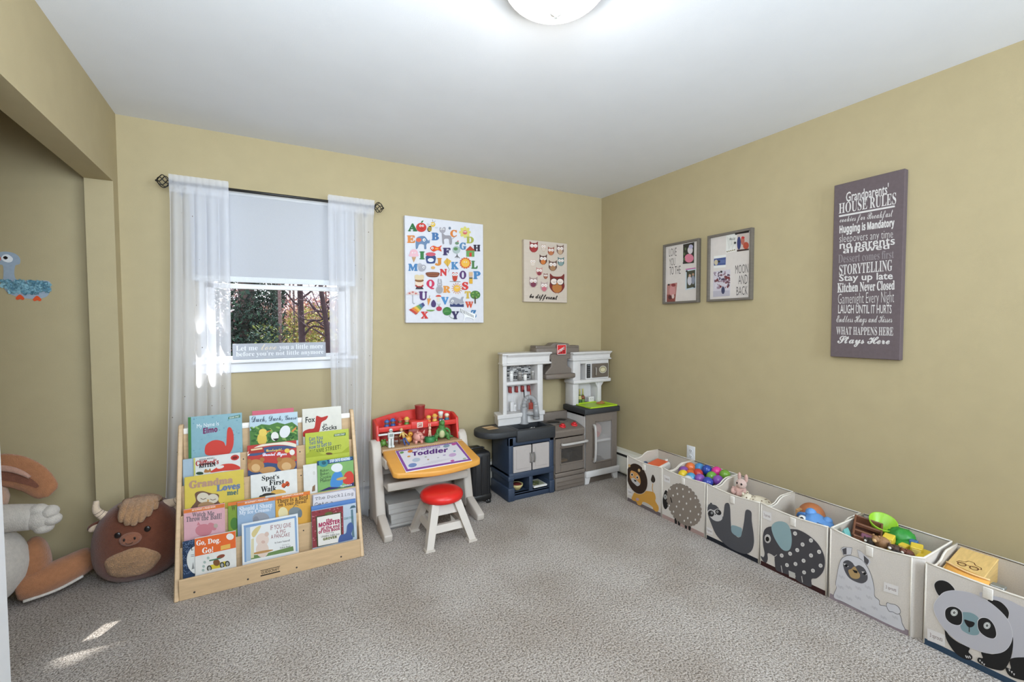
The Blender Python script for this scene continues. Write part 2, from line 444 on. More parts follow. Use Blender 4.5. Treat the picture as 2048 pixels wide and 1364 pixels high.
heater('white baseboard heater along the right wall behind the animal bins', 1, -4.2, -0.02)

# ceiling light: pan, glass bowl, finial
LX, LY = -1.867, -1.967
t = thing('ceiling_light', 'white glass bowl ceiling light with a nickel rim, switched on', 'ceiling light', (LX, LY, 2.44))
T = Matrix.Translation((LX, LY, 0)); NK = mat('#b9b6b0', 0.3, 0.02, 30, metal=0.9)
obj('pan', MB().lathe([(0.0, 2.438), (0.185, 2.438), (0.19, 2.42), (0.186, 2.405), (0.172, 2.40), (0.0, 2.402)], NK, 40, T), t)
def bowlmat():
    m = bpy.data.materials.new('mat_bowl'); m.use_nodes = True; nt = m.node_tree; nt.nodes.clear(); N = nt.nodes.new; Lk = nt.links.new
    o = N('ShaderNodeOutputMaterial'); tr = N('ShaderNodeBsdfTransparent'); tl = N('ShaderNodeBsdfTranslucent'); em = N('ShaderNodeEmission'); ad = N('ShaderNodeAddShader'); mx = N('ShaderNodeMixShader')
    tr.inputs[0].default_value = (1, 1, 1, 1); tl.inputs[0].default_value = (0.95, 0.95, 0.93, 1); em.inputs[0].default_value = (1, 0.97, 0.92, 1); em.inputs[1].default_value = 1.1
    n = N('ShaderNodeTexNoise'); n.inputs['Scale'].default_value = 14; n.inputs['Detail'].default_value = 4; n.inputs['Distortion'].default_value = 1.5
    r = N('ShaderNodeMapRange'); r.inputs[3].default_value = 0.50; r.inputs[4].default_value = 0.62; Lk(n.outputs['Fac'], r.inputs[0]); Lk(r.outputs[0], mx.inputs[0])
    Lk(tr.outputs[0], mx.inputs[1]); Lk(tl.outputs[0], mx.inputs[2]); Lk(mx.outputs[0], ad.inputs[0]); Lk(em.outputs[0], ad.inputs[1]); Lk(ad.outputs[0], o.inputs[0]); return m
GLOW = bowlmat()
obj('glass_bowl', MB().lathe([(0.172 * math.sin(a * math.pi / 20), 2.402 - 0.090 * math.cos(a * math.pi / 20)) for a in range(0, 11)], GLOW, 40, T), t)
obj('finial', MB().lathe([(0.0, 2.276), (0.005, 2.277), (0.006, 2.276), (0.004, 2.281), (0.008, 2.284), (0.019, 2.291), (0.022, 2.300), (0.014, 2.306), (0, 2.306)], mat('#d9d5cf', 0.4), 20, T), t)
# ------------------------------------------------------------------ curtain rod, curtains, blind, sill sign
IRON = mat('#1b1917', 0.45, 0.05, 60)
RY, RZ = -0.095, 2.088
t = thing('curtain_rod', 'black iron curtain rod with twisted cage finials above the window', 'curtain rod', (-2.59, RY, RZ))
obj('rod', MB().cyl((-3.13, RY, RZ), (-2.055, RY, RZ), 0.0085, IRON, n=12), t)
for x0, d in ((-3.13, -1), (-2.05, 1)):
    f = obj('finial', MB().cyl((x0, RY, RZ), (x0 + d * 0.012, RY, RZ), 0.012, IRON).ball((x0 + d * 0.068, RY, RZ), 0.006, IRON, 10, 6), t)
    for k in range(6):
        pts = []
        for i in range(17):
            s_ = i / 16; a = 2 * math.pi * k / 6 + s_ * 2.2 * d; r_ = 0.031 * math.sin(math.pi * s_) ** 0.8 + 0.003
            pts.append((x0 + d * (0.008 + 0.058 * s_), RY + r_ * math.cos(a), RZ + r_ * math.sin(a)))
        obj('cage_wire', MB().tube(pts, 0.0026, IRON, 6), f)
for x0 in (-3.10, -2.085):
    obj('bracket', MB().box((x0 - 0.006, RY - 0.004, RZ - 0.016), (x0 + 0.006, -0.002, RZ - 0.009), IRON).box((x0 - 0.01, -0.006, RZ - 0.05), (x0 + 0.01, 0, RZ + 0.01), IRON, 0.002, 1), t)

def sheer():
    m = bpy.data.materials.new('mat_sheer'); m.use_nodes = True; nt = m.node_tree; nt.nodes.clear(); N = nt.nodes.new; L = nt.links.new
    o = N('ShaderNodeOutputMaterial'); tr = N('ShaderNodeBsdfTransparent'); tl = N('ShaderNodeBsdfTranslucent'); df = N('ShaderNodeBsdfDiffuse')
    tl.inputs[0].default_value = (0.92, 0.93, 0.97, 1); df.inputs[0].default_value = (0.90, 0.91, 0.96, 1)
    a = N('ShaderNodeMixShader'); a.inputs[0].default_value = 0.5; L(tl.outputs[0], a.inputs[1]); L(df.outputs[0], a.inputs[2])
    b = N('ShaderNodeMixShader'); b.inputs[0].default_value = 0.62; L(tr.outputs[0], b.inputs[1]); L(a.outputs[0], b.inputs[2])
    tc = N('ShaderNodeTexCoord'); vo = N('ShaderNodeTexVoronoi'); vo.inputs['Scale'].default_value = 17
    L(tc.outputs['Object'], vo.inputs['Vector'])
    lt = N('ShaderNodeMath'); lt.operation = 'LESS_THAN'; lt.inputs[1].default_value = 0.055; L(vo.outputs['Distance'], lt.inputs[0])
    dd = N('ShaderNodeBsdfDiffuse'); dd.inputs[0].default_value = (0.16, 0.13, 0.10, 1)
    c = N('ShaderNodeMixShader'); L(lt.outputs[0], c.inputs[0]); L(b.outputs[0], c.inputs[1]); L(dd.outputs[0], c.inputs[2])
    L(c.outputs[0], o.inputs[0]); return m
SHEER = sheer()
def curtain(label, xa, xb, ba, bb, ph, np_):
    def f(u, v):
        z = 2.128 - v * (2.128 - 0.012); w = min(1, v / 0.06); w = w * w
        x0 = xa + (ba - xa) * v ** 1.6; x1 = xb + (bb - xb) * v ** 1.6
        fold = math.sin(2 * math.pi * (np_ * u + 0.25 * math.sin(3 * u + ph)) + ph)
        x = x0 + (x1 - x0) * (u + 0.018 * w * math.cos(2 * math.pi * np_ * u + ph + 1))
        y = RY - 0.014 - 0.004 * abs(fold) * (1 - w) + w * (0.004 + 0.024 * fold * (0.6 + 0.4 * v))
        return (x, min(y, -0.062), z)
    def g(u, v):
        z = 2.128 - v * 0.088
        return (xa + (xb - xa) * u, RY + 0.013 + 0.004 * math.sin(9 * u * math.pi + ph), z)
    mb = MB().grid(f, 70, 60, SHEER).grid(g, 40, 4, SHEER)
    obj_ = solo('curtain', mb, label, 'curtain', None); return obj_
curtain('sheer white curtain with tiny dots left of the window, behind the bookshelf', -3.142, -2.866, -3.225, -2.90, 0.4, 5)
curtain('sheer white curtain with tiny dots right of the window, beside the toddler desk', -2.330, -2.043, -2.33, -2.105, 2.2, 5)

def blindmat():
    m = bpy.data.materials.new('mat_blind'); m.use_nodes = True; nt = m.node_tree; nt.nodes.clear(); N = nt.nodes.new; L = nt.links.new
    o = N('ShaderNodeOutputMaterial'); tl = N('ShaderNodeBsdfTranslucent'); df = N('ShaderNodeBsdfDiffuse'); a = N('ShaderNodeMixShader')
    tc = N('ShaderNodeTexCoord'); n = N('ShaderNodeTexNoise'); n.inputs['Scale'].default_value = 300; L(tc.outputs['Object'], n.inputs['Vector'])
    r = N('ShaderNodeValToRGB'); r.color_ramp.elements[0].color = (0.52, 0.53, 0.56, 1); r.color_ramp.elements[1].color = (0.58, 0.59, 0.62, 1)
    L(n.outputs['Fac'], r.inputs['Fac']); L(r.outputs[0], tl.inputs[0]); L(r.outputs[0], df.inputs[0])
    a.inputs[0].default_value = 0.8; L(tl.outputs[0], a.inputs[1]); L(df.outputs[0], a.inputs[2]); L(a.outputs[0], o.inputs[0]); return m
t = thing('roller_blind', 'white roller blind pulled halfway down over the window', 'window blind', (-2.61, -0.03, 1.55))
obj('blind_fabric', MB().box((-3.06, -0.031, 1.59), (-2.16, -0.0295, 2.10), blindmat()), t)
obj('roller', MB().cyl((-3.07, -0.024, 2.088), (-2.15, -0.024, 2.088), 0.017, WHITE, n=18), t)
obj('hem_bar', MB().box((-3.06, -0.036, 1.558), (-2.16, -0.026, 1.592), fabric('#d5d8da'), 0.003, 2), t)

t = thing('sill_sign', 'long grey wooden block sign with white lettering on the window sill', 'sign', (-2.61, -0.012, 1.0935))
obj('block', MB().box((-2.872, -0.026, 1.0935), (-2.352, 0.004, 1.187), mat('#a3a6ad', 0.7, 0.08, 30, stretch=(1, 1, 8)), 0.002, 1), t)
p = Print((-2.872, -0.026, 1.0935), (1, 0, 0), (0, 0, 1)); WT = '#eef0f2'
p.text('Let me', 0.018, 0.052, 0.132, 0.083, WT, 'serif', -0.008); p.text('love', 0.150, 0.053, 0.232, 0.090, '#e9dcc4', 'script', slant=0.1)
p.text('you a little more', 0.250, 0.045, 0.503, 0.084, WT, 'serif', -0.008)
p.text("before you're not little anymore", 0.018, 0.010, 0.506, 0.046, WT, 'serif', -0.008)
p.done('lettering', t)

# ------------------------------------------------------------------ beyond the glass: trees and shrubs
BARK = mat('#5b4b4c', 0.95, 0.25, 14, 0.6); BARK2 = mat('#43363d', 0.95, 0.25, 14, 0.6)
def leaves(mb, c, rr, n, size, mats, seed, sun_gaps=()):
    g = random.Random(seed); U = g.uniform; sl = [mb.slot(m) for m in mats]; cx, cy, cz = c; rx, ry, rz = rr; V = mb.v; F = mb.f
    for i in range(n):
        while True:
            x, y, z = U(-1, 1), U(-1, 1), U(-1, 1)
            if x * x + y * y + z * z <= 1: break
        x = cx + x * rx; y = cy + y * ry; z = cz + z * rz
        if any((x - gx - .3 * z) ** 2 + ((y - gy - .56 * z) * .8) ** 2 < gr * gr for gx, gy, gr in sun_gaps): continue   # leaves left out along sun rays so patches reach the floor
        s_ = size * U(0.6, 1.4)
        ax, ay, az, bx, by, bz = [U(-s_, s_) for _ in range(6)]; k = len(V)
        V += [Vector((x + ax, y + ay, z + az)), Vector((x + bx * .5, y + by * .5, z + bz * .5)), Vector((x - ax, y - ay, z - az)), Vector((x - bx * .5, y - by * .5, z - bz * .5))]
        F.append([k, k + 1, k + 2, k + 3]); mb.mi.append(sl[g.randrange(len(sl))]); mb.sm.append(False)
def tree(name, label, cat, x, y, r0_, h, crowns, mats, n, size, seed, branches=0, lean=0.0, bark=BARK, bz=(0.8, 2.6), group=None, sun_gaps=()):
    t = thing(name, label, cat, (x, y, -2.5), group); g = random.Random(seed)
    if r0_ > 0:
        path = curve([(x, y, -2.5), (x + lean * 0.3 + g.uniform(-.04, .04), y, -0.5), (x + lean * 0.6, y, 1.2), (x + lean, y, 2.6), (x + lean * 1.3, y, h)], 5)
        obj('trunk', MB().tube(path, [r0_ * (1.15 - 0.7 * i / len(path)) for i in range(len(path))], bark, 9), t)
        for k in range(branches):
            z = bz[0] + (bz[1] - bz[0]) * (k + g.random()) / branches; bx = x + lean * (z + 2.5) / (h + 2.5) * 1.2; sx = g.choice((-1, 1))
            L_ = g.uniform(0.5, 1.1); pts = [(bx, y, z)]
            for i in range(1, 5): pts.append((bx + sx * L_ * i / 4 + g.uniform(-.05, .05), y + g.uniform(-.15, .15), z + L_ * g.uniform(0.1, 0.28) * i + g.uniform(-.04, .04)))
            br = obj('branch', MB().tube(curve(pts, 3), [r0_ * 0.34 * (1 - 0.07 * i) for i in range(13)], bark, 5), t)
            for q in (2, 3):
                a = Vector(pts[q]); e = a + Vector((sx * g.uniform(.1, .35), g.uniform(-.1, .1), g.uniform(-.15, .35)))
                obj('twig', MB().tube([a, (a + e) / 2 + Vector((0, 0, .03)), e], [r0_ * 0.14, r0_ * 0.1, r0_ * 0.05], bark, 4), br)
    if crowns:
        mb = MB()
        for i, (c, rr) in enumerate(crowns): leaves(mb, c, rr, int(n / len(crowns)), size, mats, seed * 31 + i, sun_gaps)
        obj('foliage', mb, t, kind='stuff')
    return t
DG = [mat(c, 0.8, 0.0) for c in ('#14251e', '#1a3029', '#0f1a15', '#244038', '#0a100e', '#2f4d3b')]
YG = [mat(c, 0.8, 0.0) for c in ('#7d8438', '#989248', '#5f6a2f', '#a2955c', '#50542f')]
PK = [mat(c, 0.8, 0.0) for c in ('#96625f', '#a87a72', '#7c4e55', '#b08a7c', '#94684f')]
MV = [mat(c, 0.8, 0.0) for c in ('#6a5560', '#7d6874', '#94828a', '#55454b')]
tree('evergreen_tree', 'dark ivy-clad evergreen filling the left of the window view', 'tree', -2.95, 5.2, 0.16, 6.0, [((-3.25, 5.2, 1.5), (0.55, 0.5, 1.5)), ((-2.95, 5.0, 0.7), (0.45, 0.5, 1.0)), ((-2.72, 5.3, 1.9), (0.34, 0.4, 1.5))], DG, 16000, 0.034, 3)
tree('laurel_bush', 'mid green bush at the foot of the dark evergreen, outside the window', 'bush', -2.5, 4.2, 0.03, 1.0, [((-2.62, 4.2, 0.95), (0.36, 0.3, 0.42))], DG[1:4] + YG[2:3], 1500, 0.026, 4)
tree('ivy_tree', 'ivy-covered dark trunk right of the evergreen, seen through the window', 'tree', -2.50, 6.0, 0.10, 6.0, [((-2.50, 5.95, 1.5), (0.17, 0.14, 1.6))], DG[:3] + MV[3:], 1600, 0.030, 5, bark=BARK2)
tree('young_tree', 'slim straight bare trunk near the middle of the window view', 'tree', -2.03, 6.5, 0.075, 6.5, [((-2.0, 6.5, 2.6), (0.9, 0.4, 0.7))], YG[2:] + MV[:2], 500, 0.03, 6, branches=6, lean=-0.05, bark=BARK2)
tree('leaning_tree', 'leaning bare tree with crossing branches, seen right of the slim trunk', 'tree', -1.42, 6.2, 0.062, 6.0, None, None, 0, 0, 8, branches=8, lean=-0.35, bark=BARK2)
tree('thick_tree', 'thick purple-brown trunk at the right of the window view', 'tree', -1.15, 6.4, 0.12, 6.5, None, None, 0, 0, 9, branches=7, lean=0.02, bark=mat('#5d4a58', 0.95, 0.25, 14, 0.6))
tree('edge_tree', 'dark trunk at the far right edge of the window view', 'tree', -0.95, 5.6, 0.10, 6.0, [((-0.9, 5.6, 1.6), (0.16, 0.2, 1.4))], DG[:2], 900, 0.03, 10, branches=3, bark=BARK2)
tree('yellow_shrub', 'yellow-green autumn shrub beyond the slim trunk, outside the window', 'bush', -2.1, 8.2, 0.03, 1.2, [((-2.2, 8.2, 0.75), (0.85, 0.5, 0.75)), ((-1.7, 8.4, 1.2), (0.7, 0.5, 0.6))], YG, 4200, 0.034, 11)
tree('pink_shrub', 'rosy autumn shrub beyond the leaning tree, outside the window', 'bush', -1.3, 9.2, 0.03, 1.2, [((-1.5, 9.2, 1.0), (0.9, 0.5, 1.0)), ((-0.8, 9.0, 1.0), (0.8, 0.5, 1.1)), ((-2.2, 9.6, 1.2), (0.8, 0.5, 0.9))], PK + PK + YG[3:4], 12000, 0.036, 12)
tree('hazy_thicket', 'pale mauve thicket far behind the other trees outside the window', 'bush', -2.0, 12.0, 0.04, 2.0, [((-3.6, 12, 0.9), (1.4, 0.6, 1.5)), ((-2.4, 12.2, 0.8), (1.3, 0.6, 1.45)), ((-1.0, 12, 0.9), (1.4, 0.6, 1.5))], MV + PK[1:2], 18000, 0.06, 13)
struct('ground_outside', MB().box((-9, 0.6, -2.7), (7, 16, -2.5), mat('#6b6048', 1.0, 0.3, 3)))
# unseen crown added in the sun's path to block most of it from the window
tree('sun_screen_tree', 'unseen tree crown added above the window view to break up the sun', 'tree', -0.7, 3.2, 0.13, 4.5, [((-1.15, 2.65, 6.1), (1.1, 0.9, 0.9))], YG + DG[3:4], 7000, 0.07, 14, sun_gaps=((-3.345, -.705, .15), (-3.29, -.615, .11)))
# ------------------------------------------------------------------ things on the walls
BX, BV = Vector((1, 0, 0)), Vector((0, 0, 1))
RU = Vector((0, -1, 0))
def canvas_back(label, x0, x1, z0, z1, d, hexc, quad):
    t = thing('wall_canvas', label, 'wall art', ((x0 + x1) / 2, 0, z0))
    obj('canvas', MB().box((x0, -d, z0), (x1, -0.001, z1), mat(hexc, 0.85, 0.03, 30, 0.1, 700, spec=0.1), 0.002, 1), t)
    return t, QPrint(quad, (x0, -d, z0), BX, BV, x1 - x0, z1 - z0)
t, q = canvas_back('white canvas print of a picture alphabet between the window and the owl print', -1.82, -1.208, 1.313, 2.072, 0.035, '#cdcdd2', [(128, 1285), (1000, 1280), (1000, 160), (125, 60)])
def L(ch, x0, y0, x1, y1, c): q.tq(ch, x0, y0, y1, x1, y0, y1, c, 'serif', 0.03, 3)
LET = [('A', 163, 155, 262, 238, '#2f6b3c'), ('B', 425, 260, 500, 338, '#4a74a6'), ('C', 636, 228, 703, 303, '#d8803a'), ('D', 812, 303, 890, 372, '#a9ad55'), ('E', 150, 293, 236, 370, '#d98a4a'),
       ('F', 550, 432, 628, 508, '#3f3560'), ('G', 738, 370, 808, 445, '#5b86ac'), ('H', 890, 395, 965, 462, '#3a3040'), ('I', 288, 474, 342, 556, '#3f7c46'), ('J', 464, 548, 535, 628, '#d28a3c'),
       ('K', 640, 592, 720, 668, '#4f86b4'), ('L', 866, 578, 932, 660, '#4e7d4c'), ('M', 162, 615, 262, 688, '#4c7fb0'), ('N', 514, 672, 590, 745, '#cf3a3a'), ('O', 735, 692, 803, 778, '#57366b'),
       ('P', 888, 697, 962, 778, '#4d84b5'), ('Q', 366, 795, 446, 895, '#c93558'), ('R', 548, 865, 625, 935, '#dc9444'), ('S', 763, 820, 824, 902, '#d03a36'), ('T', 792, 925, 852, 1000, '#cfb050'),
       ('U', 277, 930, 366, 1022, '#56356c'), ('V', 526, 992, 606, 1072, '#4d8ac0'), ('W', 795, 1042, 880, 1108, '#d0553a'), ('X', 298, 1160, 374, 1232, '#cc3a36'), ('Y', 640, 1155, 720, 1236, '#3a3358'), ('Z', 858, 1140, 914, 1215, '#3f78a8')]
for a in LET: L(*a)
E_ = q.ell; PL = q.poly; LN = q.line
def eyes(x, y, d, r=9): 
    for s_ in (-d, d): E_(x + s_, y, r, r, '#ffffff'); E_(x + s_ + 1, y + 1, r * .5, r * .5, '#222222', n=10)
E_(308, 198, 58, 52, '#c93b34'); PL([(305, 150), (312, 125), (335, 118), (325, 140)], '#3c7a3e'); eyes(312, 180, 14, 12); LN([(292, 208), (312, 220), (332, 208)], .003, '#702020')
E_(400, 215, 24, 34, '#2c2622', 15); [LN([(384, 196 + k * 16), (424, 204 + k * 16)], .005, '#e2c25a') for k in range(3)]; E_(436, 165, 30, 28, '#e2bd4c'); E_(385, 165, 18, 12, '#c8ccd0', 40); E_(478, 200, 18, 8, '#c8ccd0'); LN([(440, 138), (434, 108)], .002, '#444444'); LN([(450, 140), (465, 124)], .002, '#444444'); eyes(430, 160, 12, 9)
q.spline([(540, 260), (575, 285), (630, 290), (648, 330), (645, 385), (622, 385), (615, 330), (575, 325), (560, 340), (562, 380), (545, 380), (540, 320)], '#9a979c'); q.spline([(512, 205), (522, 195), (540, 210), (556, 195), (578, 200), (574, 245), (548, 262), (515, 245)], '#a5a2a8'); eyes(545, 218, 13, 9); LN([(645, 330), (670, 315), (690, 290)], .003, '#9a979c'); E_(625, 205, 14, 16, '#6e7c8c')
for k in range(8): E_(795 + 42 * math.cos(k * .785), 250 + 42 * math.sin(k * .785), 24, 17, '#d6cf72', math.degrees(k * .785))
E_(795, 252, 25, 24, '#d06a66'); eyes(795, 245, 9, 7)
q.spline([(250, 330), (290, 300), (345, 300), (378, 340), (395, 345), (402, 330), (398, 375), (375, 378), (362, 400), (362, 440), (340, 440), (335, 395), (285, 390), (265, 435), (245, 435)], '#6c87a8'); E_(278, 340, 30, 24, '#d8694a'); E_(338, 340, 15, 17, '#ffffff'); E_(340, 342, 6, 7, '#222222')
q.spline([(405, 432), (440, 405), (490, 420), (535, 400), (520, 432), (532, 470), (490, 455), (440, 472)], '#d8532f'); E_(430, 432, 13, 13, '#ffffff'); E_(432, 433, 6, 6, '#222222'); E_(478, 438, 22, 10, '#eaa040')
E_(698, 450, 44, 44, '#a9b8b4'); E_(690, 440, 24, 18, '#5c8a54'); E_(705, 375, 22, 16, '#6a8a6a'); LN([(705, 495), (705, 545)], .004, '#3a3a3a'); LN([(680, 540), (705, 515), (732, 545)], .004, '#3a3a3a'); E_(716, 352, 10, 5, '#c04030')
q.rect(808, 528, 898, 455, '#6a9a58'); PL([(798, 458), (852, 405), (908, 458)], '#b5442f'); q.rect(842, 525, 868, 482, '#c9402f')
E_(222, 490, 46, 44, '#e6b7c0'); E_(185, 515, 20, 14, '#e6b7c0'); E_(258, 515, 20, 14, '#e6b7c0'); PL([(198, 535), (248, 535), (220, 598)], '#c49a70'); eyes(222, 488, 14, 8)
q.spline([(362, 520), (460, 520), (460, 590), (440, 606), (380, 606), (362, 590)], '#3c4c7c'); E_(410, 502, 56, 22, '#c95a6a'); E_(410, 568, 34, 22, '#e8eaf0'); eyes(410, 566, 12, 8)
PL([(592, 545), (640, 578), (600, 645), (555, 590)], '#dcb048'); LN([(592, 545), (600, 645), (620, 675), (605, 705)], .002, '#8a6a30')
for k in range(14): E_(797 + 50 * math.cos(k * .449), 600 + 50 * math.sin(k * .449), 15, 12, '#d06a34', math.degrees(k * .449))
E_(797, 600, 47, 46, '#ecb84c'); eyes(797, 590, 12, 6)
E_(288, 632, 26, 28, '#b4b2b8'); q.spline([(270, 660), (300, 625), (345, 625), (357, 655), (335, 690), (290, 695)], '#a9a7ae'); E_(330, 650, 12, 13, '#ffffff'); E_(331, 651, 6, 6, '#222222')
E_(435, 655, 24, 17, '#d8ae70'); q.spline([(360, 710), (500, 710), (488, 755), (430, 764), (372, 752)], '#7a4630'); LN([(365, 722), (495, 722)], .003, '#a86a48'); LN([(372, 742), (488, 742)], .003, '#a86a48')
q.spline([(650, 720), (655, 705), (680, 715), (705, 708), (708, 750), (696, 800), (665, 805), (652, 770)], '#b8402e'); E_(666, 732, 15, 15, '#ffffff'); E_(692, 732, 15, 15, '#ffffff'); E_(667, 733, 6, 6, '#222222'); E_(691, 733, 6, 6, '#222222'); LN([(620, 810), (740, 812)], .003, '#5a4030')
q.rect(838, 835, 876, 770, '#dba83c'); q.rect(838, 770, 876, 745, '#c9b0a0'); q.rect(836, 745, 878, 702, '#d8b48a'); q.rect(838, 778, 876, 766, '#3a4a3a')
E_(280, 830, 48, 44, '#e9d2bc'); E_(280, 800, 50, 20, '#8a5a34'); q.spline([(230, 745), (255, 735), (280, 742), (305, 735), (332, 745), (322, 790), (240, 790)], '#dcc9a4'); PL([(235, 900), (255, 865), (305, 865), (328, 900)], '#3a3036'); q.spline([(240, 850), (280, 872), (320, 850), (322, 870), (280, 880), (238, 868)], '#b03838')
E_(505, 905, 38, 44, '#a4a2a6'); E_(508, 850, 28, 26, '#acaab0'); E_(494, 805, 9, 28, '#acaab0', 8); E_(524, 808, 9, 28, '#acaab0', -10); eyes(508, 846, 9, 5)
for k in range(14): LN([(700, 890), (700 + 62 * math.cos(k * .449), 890 + 66 * math.sin(k * .449))], .0035, '#d8883c')
E_(700, 890, 38, 38, '#e8b548'); eyes(702, 882, 10, 6)
LN([(205, 950), (205, 1055), (218, 1068), (228, 1058)], .003, '#8a8a90'); E_(205, 965, 72, 44, '#d9c4bc', 0, 22, 180, 360)
for k, (a, b) in enumerate(((170, 948), (205, 935), (240, 950))): E_(a, b, 13, 9, '#c06a68')
PL([(366, 1005), (408, 1008), (378, 1090)], '#d8924a'); LN([(388, 1005), (395, 970)], .003, '#5a8a4a'); q.spline([(437, 1020), (464, 1060), (455, 1100), (420, 1100), (410, 1060)], '#4c3a6c'); E_(493, 985, 32, 20, '#c8412f', 0, 20, 180, 360); q.rect(478, 1040, 506, 988, '#e3dcc8'); E_(498, 1122, 32, 26, '#b83a52'); LN([(498, 1098), (482, 1062)], .002, '#5a7a4a'); LN([(498, 1098), (510, 1062)], .002, '#5a7a4a'); E_(402, 1135, 48, 18, '#6f9a52', 0, 20, 0, 180)
q.spline([(625, 1060), (625, 1015), (660, 988), (710, 1005), (740, 1015), (750, 990), (775, 985), (765, 1020), (768, 1060)], '#a0a2ac'); E_(650, 1034, 13, 14, '#ffffff'); E_(650, 1035, 6, 6, '#222222'); PL([(622, 1098), (622, 1065), (645, 1075), (665, 1062), (690, 1075), (715, 1062), (740, 1075), (775, 1065), (775, 1100)], '#34406c')
E_(905, 962, 56, 48, '#4d7a3c'); [E_(905 + 34 * math.cos(k * 1.3), 962 + 28 * math.sin(k * 1.3), 12, 9, '#7fa050') for k in range(5)]; LN([(903, 985), (903, 1062)], .008, '#4a3a28')
for k, c in enumerate(('#c0473a', '#d8803a', '#e0b848', '#7fa050', '#4a7a8c', '#4a4a7c')): PL([(160 + k * 27, 1135 - k * 14), (185 + k * 27, 1122 - k * 14), (260 + k * 16, 1175 - k * 18), (238 + k * 16, 1192 - k * 18)], c)
E_(588, 1150, 50, 48, '#3c7c3c'); [LN([(545 + k * 12, 1170 - k * 6), (585 + k * 12, 1120 + k * 12)], .002, '#6aa05c') for k in range(4)]; LN([(630, 1185), (610, 1205), (640, 1228), (668, 1232)], .002, '#3c7c3c')
q.spline([(735, 1125), (760, 1118), (790, 1145), (850, 1165), (905, 1185), (895, 1235), (885, 1268), (875, 1235), (800, 1220), (778, 1262), (768, 1262), (780, 1200), (750, 1160), (728, 1160)], '#f4f4f4')
for k in range(10): LN([(742 + k * 15, 1120 + k * 8), (735 + k * 16, 1160 + k * 7)], .0035, '#222222')
q.done('alphabet_print', t)

t, q = canvas_back('small wood-grain canvas of owls reading be different, near the corner', -0.84, -0.407, 1.485, 1.992, 0.032, '#c3b6a8', [(1360, 1022), (1808, 1022), (1808, 400), (1345, 368)])
E_ = q.ell
for k in range(7): q.line([(1350, 420 + 90 * k), (1560, 428 + 90 * k), (1806, 440 + 88 * k)], 0.0012, '#c4b3a2')
def owl(x0, y0, x1, y1, c, d, e='#f3e8e0', g=False):
    w = x1 - x0; h = y1 - y0; cx = (x0 + x1) / 2
    q.spline([(x0 + .02 * w, y0), (x0 + .25 * w, y0 + .13 * h), (x1 - .25 * w, y0 + .13 * h), (x1 - .02 * w, y0), (x1 - .03 * w, y0 + .4 * h), (x1, y0 + .68 * h), (x1 - .22 * w, y0 + .93 * h), (cx, y1), (x0 + .22 * w, y0 + .93 * h), (x0, y0 + .68 * h), (x0 + .03 * w, y0 + .4 * h)], c)
    E_(cx, y0 + .72 * h, .33 * w, .26 * h, d)
    for s_ in (-1, 1):
        E_(cx + s_ * .21 * w, y0 + .40 * h, .21 * w, .17 * h, e); q.line([(cx + s_ * .21 * w - .1 * w, y0 + .41 * h), (cx + s_ * .21 * w, y0 + .45 * h), (cx + s_ * .21 * w + .1 * w, y0 + .41 * h)], .0022, '#3a2422')
        q.line([(cx + s_ * .1 * w, y1), (cx + s_ * .12 * w, y1 + .05 * h)], .003, '#c98a60')
        if g:
            pts = [(cx + s_ * .21 * w + .24 * w * math.cos(a * .45), y0 + .41 * h + .17 * h * math.sin(a * .45)) for a in range(15)]; q.line(pts, .0045, '#2a201e')
    q.poly([(cx - .07 * w, y0 + .47 * h), (cx + .07 * w, y0 + .47 * h), (cx, y0 + .6 * h)], '#c9804a')
for a in [(1405, 388, 1495, 505, '#8c3434', '#a63a3a'), (1528, 405, 1582, 490, '#cbb6a6', '#d8c8ba'), (1600, 438, 1668, 530, '#9c5a4c', '#c07a50'), (1694, 412, 1770, 518, '#7c6058', '#c8a88a'),
          (1412, 570, 1474, 650, '#d6c4b4', '#e0d2c4'), (1512, 525, 1592, 632, '#5a3c34', '#cf7a40'), (1610, 582, 1698, 695, '#6c5048', '#a8805c'), (1706, 545, 1774, 640, '#5f7c7c', '#8aa09c'),
          (1478, 660, 1545, 748, '#c8958c', '#8c3c44'), (1558, 722, 1600, 782, '#7a4038', '#a86a50'), (1408, 762, 1494, 872, '#a8928c', '#7c3c50'), (1528, 808, 1602, 912, '#b8a29c', '#c8707c')]: owl(*a)
owl(1622, 725, 1778, 925, '#7c302c', '#b87840', '#f0e0d4', True)
q.tq('be different', 1415, 940, 1000, 1705, 950, 1015, '#2c2220', 'script', 0.02, 3)
q.done('owl_print', t)

# magnetic photo boards
GRY = mat('#665f56', 0.6, 0.12, 20, 0.1, 120, stretch=(1, 1, 6))
def board(label, y0, y1, z0, z1, quad):
    t = thing('photo_board', label, 'picture frame', (0, (y0 + y1) / 2, z0)); f = 0.015; d = 0.03
    mb = MB().box((-d, y0, z0), (-0.001, y0 - f, z1), GRY, 0.001, 1).box((-d, y1 + f, z0), (-0.001, y1, z1), GRY, 0.001, 1)
    mb.box((-d, y0 - f, z0), (-0.001, y1 + f, z0 + f), GRY, 0.001, 1).box((-d, y0 - f, z1 - f), (-0.001, y1 + f, z1), GRY, 0.001, 1)
    obj('frame', mb, t)
    obj('board', MB().box((-0.012, y0 - f, z0 + f), (-0.002, y1 + f, z1 - f), mat('#c9c1bb', 0.5, 0.03, 30)), t)
    return t, lambda lift=0.0006: QPrint(quad, (-0.012, y0, z0), RU, BV, y0 - y1, z1 - z0, lift)
Q1 = [(170, 1213), (655, 1195), (668, 315), (170, 400)]; Q2 = [(780, 1185), (1380, 1160), (1390, 172), (782, 285)]
t1, p1 = board('left grey photo board reading love you to the', -0.744, -1.064, 1.451, 1.901, Q1)
